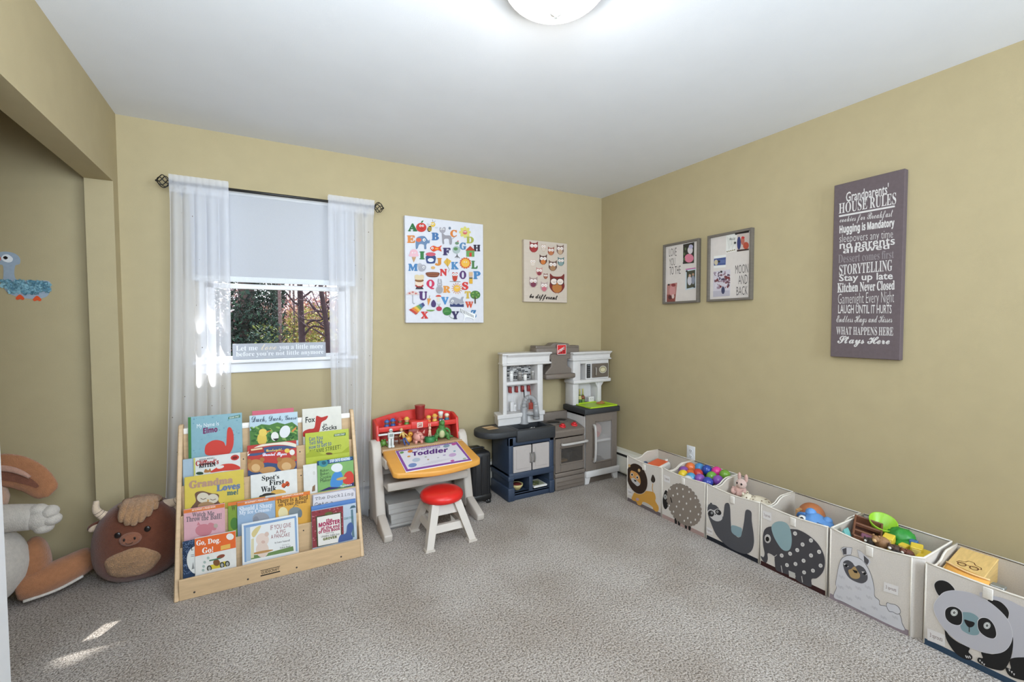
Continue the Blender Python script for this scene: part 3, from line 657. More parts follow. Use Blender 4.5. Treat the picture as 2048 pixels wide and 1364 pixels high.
t2, p2 = board('right grey photo board reading moon and back', -1.134, -1.454, 1.451, 1.901, Q2)
K = '#26211f'
q = p1(); q.tq('LOVE', 237, 452, 560, 340, 437, 553, K, 'sans', -0.012); q.tq('YOU', 240, 590, 690, 322, 575, 683, K, 'sans', -0.012); q.tq('TO THE', 243, 705, 815, 397, 690, 803, K, 'sans', -0.012); q.done('lettering', t1)
q = p2(); q.tq('MOON', 1148, 690, 805, 1322, 668, 795, K, 'sans', -0.012); q.tq('AND', 1190, 830, 948, 1314, 815, 945, K, 'sans', -0.012); q.tq('BACK', 1165, 985, 1100, 1314, 972, 1092, K, 'sans', -0.012); q.done('lettering', t2)
def photo(pf, label, quad, draw, back='#efece8', cat='photo', lift=0.0008):
    q = pf(lift); q.poly(quad, back); base = q
    draw(q); q.mb.v = [Vector(v) for v in q.mb.v]
    # paper thickness
    n = q.n * -0.0005; a = [Vector(v) for v in q.mb.v[:4]]; q.mb.add([v + n for v in a] + a, [(0, 1, 2, 3), (0, 4, 5, 1), (1, 5, 6, 2), (2, 6, 7, 3), (3, 7, 4, 0)], ink(back))
    solo('photograph', q.mb, label, cat, 'photos on the magnetic boards')
def d1(q):
    q.poly([(432, 668), (583, 658), (586, 368), (432, 397)], '#39362f'); q.ell(515, 590, 62, 60, '#d77f94'); q.ell(530, 480, 36, 52, '#d8d0d2'); q.ell(540, 430, 30, 30, '#b9b4cf')
    for x, y in ((450, 530), (465, 460), (450, 600)): q.ell(x, y, 12, 20, '#5c6a4a')
photo(p1, 'dark photo with a pink shape, top right of the love board', [(428, 670), (585, 660), (588, 365), (430, 395)], d1)
def d2(q):
    q.poly([(482, 1008), (596, 985), (598, 752), (482, 772)], '#4b4c3e'); q.ell(522, 900, 30, 62, '#c8c6cc'); q.ell(570, 890, 24, 60, '#8f94a2'); q.ell(525, 830, 16, 20, '#c9a48c'); q.ell(570, 815, 14, 18, '#b98f78'); q.poly([(468, 752), (605, 735), (605, 722), (468, 738)], '#c45a9a')
photo(p1, 'photo in a pale blue border with pink top, right edge of the love board', [(465, 1028), (605, 1002), (605, 722), (468, 735)], d2, '#c5d3da')
def d3(q):
    q.poly([(210, 1192), (322, 1190), (330, 1080), (210, 1085)], '#8a4d44'); q.ell(285, 1030, 40, 80, '#c98f8c'); q.ell(300, 955, 30, 22, '#8a4040'); q.ell(255, 1120, 26, 30, '#5a3634'); q.ell(295, 1110, 18, 30, '#d8c0b8')
photo(p1, 'reddish photo in the lower left corner of the love board', [(210, 1194), (325, 1190), (352, 922), (212, 945)], d3, '#b78078')
def d4(q):
    for k in range(9): q.line([(1030 + 14 * k, 290 + 12 * (k % 3)), (1060 + 11 * k, 470 - 20 * (k % 4))], .0012, '#8d9488')
    q.tq('Wild', 1060, 312, 345, 1145, 300, 335, '#3a3a3a', 'script'); [q.ell(1035 + 25 * k, 500 - 6 * k, 10, 8, '#8a7a50') for k in range(5)]
photo(p2, 'white floral card at the top of the moon board', [(1015, 525), (1160, 492), (1165, 245), (1020, 270)], d4, '#e6e4de')
def d5(q):
    q.ell(1195, 385, 26, 90, '#39406e'); q.ell(1290, 420, 40, 50, '#b5503c'); q.ell(1245, 350, 26, 60, '#b86a5a'); q.ell(1250, 310, 22, 16, '#c03838'); q.poly([(1168, 502), (1330, 482), (1330, 462), (1168, 478)], '#40302c'); q.poly([(1170, 262), (1330, 240), (1330, 217), (1170, 240)], '#2e2624')
photo(p2, 'photo with dark bands and red and blue shapes, top right of the moon board', [(1168, 502), (1328, 482), (1328, 217), (1170, 240)], d5, '#c8b9b0', lift=0.0014)
def d6(q):
    q.poly([(855, 690), (1015, 680), (1018, 575), (855, 595)], '#4c5a8c'); q.ell(885, 645, 26, 38, '#c9bca0'); q.poly([(925, 660), (1005, 655), (1008, 610), (925, 615)], '#62709c')
photo(p2, 'small blue and white card at the left of the moon board', [(855, 725), (1015, 712), (1018, 540), (855, 560)], d6, '#e8e6e2')
def d7(q):
    g = random.Random(4)
    for k in range(70): q.ell(870 + g.random() * 195, 780 + g.random() * 220, 8 + g.random() * 12, 8 + g.random() * 12, g.choice(('#6a4a54', '#8a6a78', '#4c4258', '#a08a98', '#d8d0d8', '#7a3a3a')), n=8)
    q.poly([(850, 1120), (1075, 1105), (1075, 1030), (850, 1040)], '#b8b2bc'); q.ell(985, 1030, 24, 50, '#3e405c')
photo(p2, 'busy mauve photo at the lower left of the moon board', [(848, 1120), (1078, 1106), (1078, 742), (850, 772)], d7, '#cfc8d0')
for pf, x, y, w in ((p1, 445, 655, 'love board below the dark photo'), (p1, 487, 768, 'love board on the photo with the pink top'), (p1, 240, 950, 'love board on the reddish photo'), (p1, 577, 385, 'love board at the top of the dark photo'), (p1, 590, 985, 'love board under the photo with the pink top'), (p2, 1145, 380, 'moon board between the card and the banded photo'), (p2, 930, 633, 'moon board on the blue card'), (p2, 962, 775, 'moon board on the busy mauve photo'), (p2, 1160, 256, 'moon board at the top of the floral card')):
    q = pf(0.0022); c_ = q.P(x, y); solo('magnet', MB().cyl(c_, c_ + Vector((-0.004, 0, 0)), 0.0068, plastic('#24201f'), n=14), 'round black magnet on the ' + w, 'magnet', 'black magnets on the photo boards')

# house rules canvas
y0, y1, z0, z1, d = -1.914, -2.214, 1.121, 2.032, 0.035
t = thing('wall_canvas', 'tall dark grey canvas listing house rules on the right wall', 'wall art', (0, (y0 + y1) / 2, z0))
obj('canvas', MB().box((-d, y0, z0), (-0.001, y1, z1), mat('#63585a', 0.9, 0.06, 60, 0.15, 700, spec=0.1), 0.002, 1), t)
q = QPrint([(79, 1280), (525, 1293), (546, 55), (85, 170.6)], (-d, y0, z0), RU, BV, y0 - y1, z1 - z0)
G = '#d9d5d2'
for a in [("Grandparents'", 163, 212, 298, 440, 150, 248, 'sans', 0.012), ('HOUSE RULES', 118, 288, 356, 490, 212, 290, 'serif', -0.014), ('cookies for Breakfast', 125, 376, 428, 470, 322, 392, 'script', 0.0), ('Hugging is Mandatory', 125, 432, 498, 480, 383, 448, 'bold', 0.02),
          ('sleepovers any time', 125, 492, 560, 472, 455, 525, 'sans', -0.012), ('no parents', 127, 545, 600, 485, 508, 568, 'bold', 0.0), ('allowed', 150, 574, 615, 450, 545, 580, 'bold', 0.0), ('STORYTELLING', 127, 690, 755, 470, 648, 722, 'serif', -0.014),
          ('Stay up late', 127, 752, 808, 475, 728, 790, 'sans', 0.018), ('Kitchen Never Closed', 118, 808, 868, 487, 783, 842, 'serif', 0.012), ('Gamenight Every Night', 123, 876, 962, 485, 850, 948, 'sans', -0.014), ('LAUGH UNTIL IT HURTS', 125, 946, 1003, 470, 940, 996, 'sans', 0.01),
          ('Endless Hugs and Kisses', 115, 1015, 1080, 475, 1005, 1076, 'script', -0.014), ('WHAT HAPPENS HERE', 115, 1088, 1138, 482, 1083, 1138, 'serif', -0.004), ('Stays Here', 125, 1147, 1215, 460, 1147, 1212, 'script', 0.014)]:
    q.tq(a[0], a[1], a[2], a[3], a[4], a[5], a[6], G, a[7], a[8])
q.tq('Dessert comes first', 120, 622, 678, 480, 586, 640, '#8f8789', 'serif', -0.006)
q.line([(120, 372), (482, 303)], 0.0095, G)
q.done('lettering', t)

# paper duck in the closet
t = thing('paper_duck', 'blue paper duck cut-out with ruffled tissue body on the closet wall', 'wall decoration', (-3.75, 0, 1.43))
q = QPrint([(0, 1364), (1259, 1364), (1259, 0), (0, 0)], (-3.8445, 0, 1.385), BX, BV, 0.216, 0.318)
def cut(pts, h, dz, name, par, spl=True, n=5):
    out = pts
    if spl:
        N = len(pts); out = []
        for i in range(N):
            p0, p1, p2, p3 = [pts[(i + k - 1) % N] for k in range(4)]
            for j in range(n):
                s_ = j / n; f = lambda a, b, c, d: 0.5 * (2 * b + (c - a) * s_ + (2 * a - 5 * b + 4 * c - d) * s_ * s_ + (3 * b - a - 3 * c + d) * s_ ** 3)
                out.append((f(p0[0], p1[0], p2[0], p3[0]), f(p0[1], p1[1], p2[1], p3[1])))
    q.z = 0; W = [q.P(*a) for a in out]
    return obj(name, MB().prism([(w.x, w.z) for w in W], 1, -dz - 0.0012, -dz, mat(h, 0.9, 0.05, 60, spec=0.1)), par)
cut([(35, 800), (80, 700), (85, 450), (0, 420), (-120, 330), (-60, 200), (60, 155), (200, 145), (350, 180), (440, 270), (430, 390), (330, 450), (345, 725), (700, 735), (1045, 750), (1050, 950), (960, 1090), (700, 1140), (400, 1110), (150, 1010)], '#98a5b2', 0.0005, 'body', t)
e = cut([(62, 290), (110, 220), (200, 205), (290, 270), (280, 340), (210, 372), (110, 350)], '#dfe2e4', 0.002, 'eye', t)
cut([(100, 275), (150, 240), (198, 275), (150, 312)], '#241e1c', 0.0035, 'pupil', e)
cut([(35, 255), (-90, 240), (-200, 300), (-90, 360), (35, 345)], '#cf6a50', 0.002, 'beak', t)
for cx in (408, 770): cut([(cx, 1050 + (cx > 500) * 20), (cx + 88, 1125 + (cx > 500) * 20), (cx + 60, 1168 + (cx > 500) * 20), (cx, 1150 + (cx > 500) * 20), (cx - 60, 1168 + (cx > 500) * 20), (cx - 88, 1125 + (cx > 500) * 20)], '#d4552f', 0.002, 'foot', t)
mb = MB(); g = random.Random(2); TS = [mat(c, 0.9, 0.05, 80, spec=0.1) for c in ('#6f97a5', '#7fa6b2', '#8ab0ba', '#5d8798')]
for k in range(150):
    x = 50 + 980 * g.random(); y = 760 + (g.random() ** .9) * 250
    if (x < 200 and y > 800 + x) or (x > 900 and y > 980): continue
    q.z = 0; c_ = q.P(x, y); a = g.random() * 6.28; s_ = 0.012; ca, sa = math.cos(a), math.sin(a); pts = []
    for i in range(5):
        for j in (0, 1):
            l = (i - 2) * s_ * .5; pts.append(c_ + Vector((ca * l - sa * (j - .5) * s_, -0.003 - j * 0.008 - 0.003 * math.sin(i * 2.1 + k), sa * l + ca * (j - .5) * s_)))
    mb.add(pts, [(2 * i, 2 * i + 1, 2 * i + 3, 2 * i + 2) for i in range(4)], TS[k % 4], True)
obj('tissue_ruffle', mb, t, kind='stuff')
# ------------------------------------------------------------------ book display and its books
WOOD = mat('#c9ab86', 0.5, 0.10, 9, 0.04, 60, stretch=(1, 1, 7)); WOOD2 = mat('#c3a57f', 0.5, 0.10, 9, 0.04, 60, stretch=(1, 7, 7))
SX0, SX1 = -3.080, -2.258
t = thing('book_display', 'low birch book display with five sloping tiers in front of the window', 'bookshelf', (-2.67, -0.47, 0))
for a in (SX0 - 0.02, SX1):
    obj('side_panel', MB().prism([(-0.625, 0), (-0.31, 0), (-0.31, 0.775), (-0.318, 0.785), (-0.348, 0.785), (-0.360, 0.772)], 0, a, a + 0.02, WOOD, 0.004), t)
TIER = [(-0.620, 0.0, 0.100), (-0.556, 0.05, 0.225), (-0.505, 0.17, 0.362), (-0.451, 0.30, 0.495), (-0.398, 0.43, 0.615)]
for k, (y, z0, z1) in enumerate(TIER):
    b_ = obj('tier_board', MB().box((SX0, y, z0), (SX1, y + 0.011, z1), WOOD2, 0.002, 1), t)
    if k == 0:
        for x in (-3.02, -2.80, -2.58, -2.36): obj('screw', MB().cyl((x, y - 0.0015, 0.028), (x, y + 0.002, 0.028), 0.0045, plastic('#3a3430'), n=10), b_)
        p = Print((-2.745, y, 0.026), BX, BV); p.rect(0, 0, 0.088, 0.006, '#1c1a18'); p.rect(0, 0.028, 0.088, 0.031, '#1c1a18'); p.text('GUIDECRAFT', 0.003, 0.010, 0.085, 0.025, '#1c1a18', 'sans', 0.012); p.done('maker_logo', b_)
    else:
        for x in (-2.815, -2.54):
            obj('screw', MB().cyl((x, y - 0.0012, z1 - 0.035), (x, y + 0.002, z1 - 0.035), 0.0035, plastic('#3a3430'), n=8), b_)
obj('back_panel', MB().box((SX0, -0.345, 0.0), (SX1, -0.334, 0.755), WOOD2), t)
obj('top_rail', MB().box((SX0, -0.349, 0.735), (SX1, -0.334, 0.765), mat('#eee9e2', 0.35, 0.03, 20), 0.004, 2), t)  # sunlight on the top edge painted in as near-white
SHY = [-0.608, -0.545, -0.494, -0.440, -0.387]
for k, z in enumerate((0.028, 0.152, 0.287, 0.417, 0.547)):
    obj('tier_shelf', MB().box((SX0, SHY[k] if k else -0.609, z), (SX1, (TIER[k + 1][0] if k < 4 else -0.345), z + 0.012), WOOD2), t)

ROWY = {5: (-0.383, 0.56), 4: (-0.432, 0.43), 3: (-0.484, 0.30), 2: (-0.535, 0.165), 1: (-0.592, 0.04)}
TN = math.tan(R(6)); BKV = Vector((0, math.sin(R(6)), math.cos(R(6)))); BKN = Vector((0, -math.cos(R(6)), math.sin(R(6))))
PAGE = mat('#efe9dc', 0.9, 0.08, 300, stretch=(1, 30, 1))
def book(label, row, x0, x1, zt, zv, cover, quad, draw, th=0.009, back=0.0, spine=None, skew=0.0, zb=None):
    yb, zr = ROWY[row]; zb = zr if zb is None else zb; yb += back
    o = Vector((x0, yb + (zb - zr) * TN, zb)); H = (zt - zb) / BKV.z; Wd = x1 - x0
    t = thing('picture_book', label, 'book', (x0, yb, zb), 'picture books on the display')
    M = Matrix((BX, -BKN, BKV)).transposed().to_4x4(); M.translation = o
    cm = mat(dim(cover, 0.92), 0.35, 0.05, 30, spec=0.4); b = 0.0014
    obj('cover', MB().box((0, 0, 0), (Wd, b, H), cm, M=M).box((0, th - b, 0), (Wd, th, H), cm, M=M).box((0, 0, 0), (b, th, H), cm, M=M), t)
    obj('pages', MB().box((b, b, 0.003), (Wd - 0.003, th - b, H - 0.003), PAGE, M=M), t)
    if draw:
        so = o + BKV * ((zv - zb) / BKV.z)
        q = QPrint(quad, so, BX, BKV, Wd, (zt - zv) / BKV.z, 0.0003); q.clip = True; draw(q)
        if spine: q.poly([quad[0], (quad[0][0] + spine[1], quad[0][1] - 2), (quad[3][0] + spine[1], quad[3][1] - 2), quad[3]], spine[0])
        q.done('cover_print', t)
    return t
def QD(*a): return [a[3], a[2], a[1], a[0]]
def b1(q):
    g = random.Random(1)
    for k in range(60): q.ell(145 + 315 * g.random(), 145 + 240 * g.random(), 6, 4, g.choice(('#7fa9b6', '#8fb6c0', '#6f9cac')), n=7)
    q.spline([(232, 388), (225, 330), (260, 300), (300, 292), (345, 305), (362, 330), (372, 225), (395, 215), (412, 260), (410, 330), (385, 382), (340, 388)], '#cc4338')
    q.tq('My Name Is', 172, 186, 221, 316, 170, 206, '#e9f0f0', 'sans', 0.0); q.tq('Elmo', 213, 211, 249, 306, 203, 238, '#7a2f60', 'bold', 0.02); q.poly([(378, 160), (380, 145), (457, 132), (457, 150)], '#2f6b48'); q.tq('SESAME STREET', 385, 146, 157, 452, 137, 148, '#e8efe6', 'bold')
book('light blue picture book with red shape and title My Name Is Elmo, top tier', 5, -3.058, -2.819, 0.824, 0.613, '#86afba', QD((115, 140), (468, 120), (472, 378), (112, 408)), b1, 0.012, spine=('#3f7a3c', 20))
book('pink picture book mostly hidden behind the duck goose book, top tier', 5, -2.771, -2.565, 0.826, 0.728, '#c8576c', QD((533, 105), (805, 88), (805, 200), (535, 220)), None, 0.005, back=0.0065)
def b3(q):
    q.poly([(516, 325), (831, 300), (831, 205), (790, 175), (740, 190), (690, 178), (640, 195), (590, 190), (540, 215), (517, 235)], '#4f7d3e'); g = random.Random(3)
    for k in range(80):
        x = 525 + 300 * g.random(); q.ell(x, 215 + 90 * g.random() - (x - 520) * .04, 16, 6, g.choice(('#3b6a34', '#6a9a48', '#2f5a30', '#86ad58')), g.uniform(-60, 60), n=8)
    q.ell(590, 285, 30, 40, '#dfc25a'); q.ell(598, 243, 26, 24, '#e6ca62'); q.poly([(618, 235), (655, 228), (620, 246)], '#d8873c'); q.ell(672, 270, 25, 30, '#ecebe4'); q.poly([(658, 285), (700, 282), (678, 303)], '#33302c'); q.ell(740, 240, 34, 44, '#e4e6e6', 30); q.poly([(785, 235), (820, 205), (818, 222), (792, 245)], '#d98a4a')
    q.tq('Duck, Duck, Goose', 533, 142, 186, 823, 128, 162, '#26304a', 'script', -0.006)
book('picture book with leafy green cover titled Duck, Duck, Goose, top tier', 5, -2.784, -2.546, 0.803, 0.642, '#b9d0dc', QD((520, 140), (830, 105), (832, 300), (515, 325)), b3, 0.006)
def b4(q):
    q.spline([(866, 250), (900, 232), (935, 225), (945, 180), (952, 140), (985, 150), (1025, 140), (1015, 165), (985, 185), (975, 220), (965, 255), (940, 275), (866, 285)], '#b5322c')
    q.tq('Fox', 880, 148, 190, 942, 142, 182, '#222222', 'sans', 0.02); q.tq('in', 997, 192, 213, 1018, 190, 211, '#222222', 'sans', 0.01); q.tq('Socks', 988, 212, 244, 1082, 203, 234, '#222222', 'sans', 0.02)
book('white picture book titled Fox in Socks, right end of the top tier', 5, -2.522, -2.310, 0.814, 0.654, '#ddd9cf', QD((858, 92), (1112, 72), (1114, 262), (862, 290)), b4, 0.010)
def b5(q):
    Tt = '#4c5f8a'; q.tq('Can You', 907, 276, 302, 1000, 262, 290, Tt, 'bold'); q.tq('Tell Me', 907, 305, 330, 998, 290, 315, Tt, 'bold'); q.tq('How to Get to', 905, 336, 360, 1056, 300, 328, Tt, 'bold'); q.tq('SESAME STREET?', 908, 364, 390, 1118, 322, 350, '#5d6a2c', 'bold'); q.poly([(1072, 272), (1075, 255), (1147, 246), (1146, 264)], '#3b6434'); q.tq('SESAME STREET', 1078, 257, 268, 1142, 250, 261, '#e6ecd8', 'bold')
    q.poly([(880, 418), (1168, 374), (1168, 330), (1120, 372), (1000, 390), (930, 360), (880, 395)], '#a2ad34'); q.ell(1040, 384, 22, 8, '#6a4a30')
book('lime green picture book asking how to get to Sesame Street, fourth tier', 4, -2.512, -2.276, 0.682, 0.545, '#b5bf3e', QD((880, 250), (1165, 222), (1168, 370), (880, 418)), b5, 0.006, back=0.003)
def b6(q):
    q.spline([(265, 505), (310, 470), (350, 452), (410, 450), (455, 470), (458, 487), (350, 495)], '#cf4536'); q.ell(330, 470, 24, 10, '#e6e0da', -12); q.spline([(225, 505), (232, 482), (252, 490), (262, 478), (268, 500)], '#b07840'); q.ell(195, 510, 25, 10, '#2f4a34'); q.ell(422, 410, 27, 18, '#c23a34', -8); q.ell(422, 411, 17, 9, '#7a2420', -8)
    q.tq('NORMAN BRIDWELL', 190, 416, 426, 293, 405, 415, '#333333', 'bold'); q.tq("Clifford's", 167, 428, 462, 318, 416, 450, '#a8352f', 'serif', 0.02); q.tq('KITTEN', 190, 450, 474, 298, 440, 464, '#222222', 'serif', 0.03)
book("white picture book titled Clifford's Kitten, left end of the fourth tier", 4, -3.033, -2.829, 0.621, 0.5335, '#dfe0dc', QD((150, 410), (455, 378), (458, 485), (155, 525)), b6, 0.006, spine=('#c9c66a', 12))
book('pale blue book peeking out left of the kitten book, fourth tier', 4, -3.0785, -2.90, 0.618, 0.537, '#a9bdcb', None, None, 0.006, back=0.0075)
def b7(q):
    q.poly([(503, 540), (826, 480), (823, 425), (760, 452), (640, 440), (560, 450), (505, 500)], '#3c4f78'); q.spline([(505, 392), (560, 358), (640, 338), (740, 330), (822, 340), (760, 352), (660, 372), (600, 388), (540, 398)], '#44567c')
    q.spline([(505, 400), (560, 350), (640, 330), (740, 325), (822, 340), (822, 322), (740, 305), (600, 322), (505, 372)], '#e9dfcc')
    for x, y in ((560, 465), (760, 450)):
        q.ell(x, y, 58, 45, '#b9864e', -8); q.ell(x, y + 12, 30, 26, '#d8b07c', -8)
        for k in (-1, 1): q.ell(x + 44 * k, y - 38 - 6 * k, 16, 15, '#a87440')
    q.ell(640, 490, 55, 22, '#c0915a', -10); q.ell(765, 362, 16, 14, '#e8c85a'); q.ell(795, 372, 16, 18, '#e8e4dc')
    q.poly([(520, 348), (612, 335), (620, 372), (508, 384)], '#a8382f')
    q.poly([(528, 352), (606, 341), (608, 352), (530, 363)], '#e6c9a0'); q.tq('Goodnight,', 632, 354, 376, 735, 346, 366, '#e9c05a', 'script', 0.02); q.tq('Daniel Tiger', 608, 378, 406, 762, 370, 398, '#e6e2f0', 'script', 0.03)
book('red and navy picture book titled Goodnight, Daniel Tiger, fourth tier', 4, -2.796, -2.558, 0.651, 0.489, '#bd3a34', QD((503, 330), (820, 297), (825, 480), (503, 540)), b7, 0.008)
def b8(q): q.ell(938, 480, 10, 14, '#d5d3cc'); q.poly([(920, 610), (945, 604), (945, 560), (925, 575)], '#8a6a50')
book('plain white book behind the cookie maker book, right of the middle', 3, -2.530, -2.325, 0.518, 0.365, '#e3e2de', QD((855, 425), (1150, 388), (1152, 578), (860, 620)), b8, 0.005)
def b9(q):
    q.poly([(947, 430), (1180, 392), (1180, 366), (945, 400)], '#223a66'); q.poly([(1018, 412), (1020, 388), (1155, 368), (1172, 380), (1158, 394)], '#4a7ca8'); q.tq('STEP INTO READING', 1027, 390, 410, 1157, 371, 390, '#f0f0f0', 'bold', 0.01); q.ell(985, 412, 30, 27, '#3f8a94', -8); q.ell(988, 411, 14, 13, '#2a5f70')
    q.spline([(1030, 570), (1040, 500), (1070, 470), (1102, 480), (1110, 545), (1085, 575)], '#4a8ac8'); q.spline([(1035, 455), (1045, 425), (1085, 415), (1108, 435), (1100, 465), (1065, 475)], '#e4e6e8'); q.spline([(1110, 545), (1125, 485), (1160, 470), (1182, 500), (1182, 540), (1150, 560)], '#cf4438'); q.ell(1100, 520, 34, 10, '#c8a860', -10)
    for k, s_ in enumerate(('Baker,', 'Baker,', 'Cookie', 'Maker')): q.tq(s_, 965, 456 + 22 * k, 478 + 22 * k, 1025 + (k > 1) * 8, 448 + 22 * k, 468 + 22 * k, '#24382c', 'sans', 0.0)
    q.poly([(950, 605), (1183, 570), (1183, 545), (1110, 580), (1020, 575)], '#352f66'); q.tq('Twinkle', 1092, 566, 580, 1168, 556, 568, '#e6e6f0', 'bold')
book('green reader titled Baker, Baker, Cookie Maker, right end of the third tier', 3, -2.458, -2.263, 0.531, 0.362, '#7fae66', QD((945, 400), (1180, 365), (1183, 570), (950, 605)), b9, 0.005, back=-0.0055)
def b10(q):
    q.spline([(140, 745), (165, 690), (160, 640), (205, 625), (260, 640), (312, 650), (310, 690), (325, 735)], '#6e5040'); q.ell(212, 668, 40, 33, '#d8cdb8'); q.ell(275, 675, 36, 30, '#d8cdb8'); q.ell(235, 725, 58, 30, '#a98660'); [q.line([(195 + k * 62, 672 + k * 6), (212 + k * 62, 680 + k * 6), (232 + k * 62, 672 + k * 6)], .003, '#5a4030') for k in (0, 1)]; q.poly([(236, 680), (252, 682), (243, 700)], '#c89a50'); q.poly([(270, 735), (350, 700), (340, 722), (285, 742)], '#5a4838')
    q.tq('Grandma', 124, 562, 608, 404, 532, 574, '#b58f7a', 'serif', 0.03); q.tq('Loves', 299, 590, 628, 452, 572, 612, '#6a7ca0', 'serif', 0.03)
    q.tq('me!', 368, 622, 656, 440, 618, 650, '#4a6a6a', 'serif', 0.02)
book('yellow picture book with an owl titled Grandma Loves me!, middle tier', 3, -3.067, -2.813, 0.540, 0.382, '#d9c254', QD((92, 538), (478, 487), (482, 690), (95, 745)), b10)
def b11(q):
    q.tq("Spot's", 594, 528, 566, 705, 518, 555, '#222222', 'serif', 0.01); q.tq('First', 640, 556, 590, 738, 550, 584, '#222222', 'serif', 0.01); q.tq('Walk', 588, 598, 634, 686, 592, 626, '#222222', 'serif', 0.01)
    q.ell(735, 592, 14, 16, '#c9562f', 30); q.ell(760, 582, 14, 18, '#c9562f', -20); q.line([(735, 610), (768, 578)], .004, '#3a3030'); q.ell(700, 640, 50, 22, '#dcae58'); q.ell(640, 652, 45, 14, '#3b3530'); q.ell(600, 660, 25, 10, '#2f2b28')
book("white picture book titled Spot's First Walk, centre of the middle tier", 3, -2.783, -2.561, 0.5035, 0.385, '#e6e5e1', QD((523, 525), (825, 482), (828, 630), (525, 670)), b11)
def b12(q):
    q.poly([(919, 722), (1200, 678), (1196, 600), (1175, 582), (925, 622), (918, 700)], '#e0dce0'); q.tq('The Duckling', 932, 632, 660, 1185, 600, 632, '#33333a', 'mono', -0.004); q.tq('Gets a', 930, 672, 700, 1048, 660, 690, '#33333a', 'mono', -0.004); q.tq('Cookie!?', 928, 703, 722, 1098, 684, 704, '#33333a', 'mono', -0.004)
book('lilac-grey picture book titled The Duckling Gets a Cookie!?, right end of the second tier', 2, -2.489, -2.2605, 0.3585, 0.276, '#b9b6c4', QD((915, 620), (1200, 573), (1205, 680), (920, 725)), b12)
def eleph(q, xl, xr, yl, yr, c): q.poly([(xl, yl + 24), (xr, yr + 24), (xr, yr + 1), (xl, yl + 1)], c)
def b13(q):
    eleph(q, 85, 356, 746, 711, '#d9783a'); q.tq('AN ELEPHANT & PIGGIE BOOK', 145, 742, 754, 300, 722, 734, '#f4e6d8', 'bold'); q.tq('Watch Me', 148, 764, 794, 293, 756, 782, '#7a6a70', 'serif', 0.01); q.tq('Throw the Ball!', 105, 792, 828, 336, 770, 806, '#7a6a70', 'serif', 0.01)
    q.ell(225, 880, 55, 40, '#c97f88', -10); q.ell(280, 855, 20, 30, '#c97f88', -50); q.ell(302, 850, 13, 14, '#b8a79a'); q.poly([(180, 850), (190, 825), (205, 845)], '#c97f88')
book('pink picture book titled Watch Me Throw the Ball!, left of the second tier', 2, -3.067, -2.897, 0.395, 0.250, '#dcaab0', QD((85, 745), (355, 710), (358, 890), (90, 955)), b13)
def b14(q): eleph(q, 375, 640, 702, 664, '#d9783a'); q.tq('W', 402, 722, 755, 432, 720, 752, '#5c6a34', 'serif', 0.02); q.ell(425, 840, 30, 40, '#4c7a38')
book('green picture book mostly hidden behind the ice cream book, second tier', 2, -2.884, -2.716, 0.394, 0.254, '#7f9a3c', QD((375, 702), (640, 664), (645, 835), (380, 888)), b14, 0.005, back=0.004)
def b15(q):
    eleph(q, 435, 683, 700, 661, '#d9783a'); q.tq('AN ELEPHANT & PIGGIE BOOK', 487, 694, 706, 640, 672, 682, '#f4e6d8', 'bold'); q.tq('Should I Share', 452, 728, 758, 665, 698, 728, '#e2e6ee', 'serif', 0.01); q.tq('My Ice Cream?', 450, 756, 786, 658, 728, 760, '#e2e6ee', 'serif', 0.01); q.ell(592, 805, 55, 42, '#9a9ca4'); q.ell(560, 820, 20, 32, '#8a8c96')
book('blue picture book titled Should I Share My Ice Cream?, centre of the second tier', 2, -2.8435, -2.6715, 0.388, 0.252, '#9ab2cc', QD((435, 700), (683, 660), (686, 830), (440, 878)), b15, 0.006, back=-0.0045)
def b16(q):
    eleph(q, 683, 910, 661, 628, '#d9783a'); q.tq('AN ELEPHANT & PIGGIE BOOK', 728, 656, 666, 868, 636, 646, '#f4e6d8', 'bold'); q.tq('There Is a Bird', 695, 678, 706, 896, 650, 680, '#6a4a2c', 'serif', 0.01); q.tq('on Your Head!', 705, 702, 728, 888, 680, 704, '#6a4a2c', 'serif', 0.01); q.ell(815, 768, 44, 36, '#7f8a8e'); q.ell(845, 775, 14, 26, '#6f7a80'); q.ell(735, 770, 32, 40, '#e6d8a8'); q.line([(800, 735), (815, 715), (835, 722)], .003, '#6a6a5a')
book("amber picture book titled There Is a Bird on Your Head!, second tier", 2, -2.6705, -2.501, 0.3855, 0.240, '#dfa748', QD((683, 660), (910, 627), (913, 805), (688, 848)), b16, 0.006, back=-0.003)
def b17(q): q.poly([(918, 745), (1205, 700), (1205, 683), (918, 726)], '#5f86c0')
book('blue book whose top edge shows above the monster book, first tier', 1, -2.500, -2.2695, 0.3115, 0.24, '#4f78b4', QD((918, 725), (1205, 682), (1208, 775), (920, 820)), b17, 0.006, back=0.0085, zb=0.045)
def b18(q):
    g = random.Random(8)
    for k in range(160): q.line([(83 + 70 * g.random(), 955 + 220 * g.random()) for _ in (0, 1)][:1] + [(83 + 70 * g.random(), 955 + 220 * g.random())], .0004, '#2b3a54')
    for k in range(150):
        x = 84 + 70 * g.random(); y = 962 + 210 * g.random() - (x - 84) * .2; q.line([(x, y), (x + g.uniform(-7, 7), y + g.uniform(-9, 9))], .0018, '#7f93b4')
    q.ell(185, 1075, 76, 95, '#dcdcd6', 0, 30); q.tq('L', 138, 985, 1012, 152, 982, 1010, '#333333', 'serif', 0.01); q.line([(135, 1042), (158, 1038)], .002, '#555555'); q.line([(135, 1052), (158, 1048)], .002, '#555555'); q.poly([(140, 1135), (150, 1085), (158, 1130)], '#8a8a88')
book('dark blue speckled notebook behind the Go, Dog. Go! book, first tier', 1, -3.068, -2.905, 0.258, 0.100, '#2f4260', QD((82, 960), (340, 910), (344, 1120), (82, 1180)), b18, 0.005, back=0.0085)
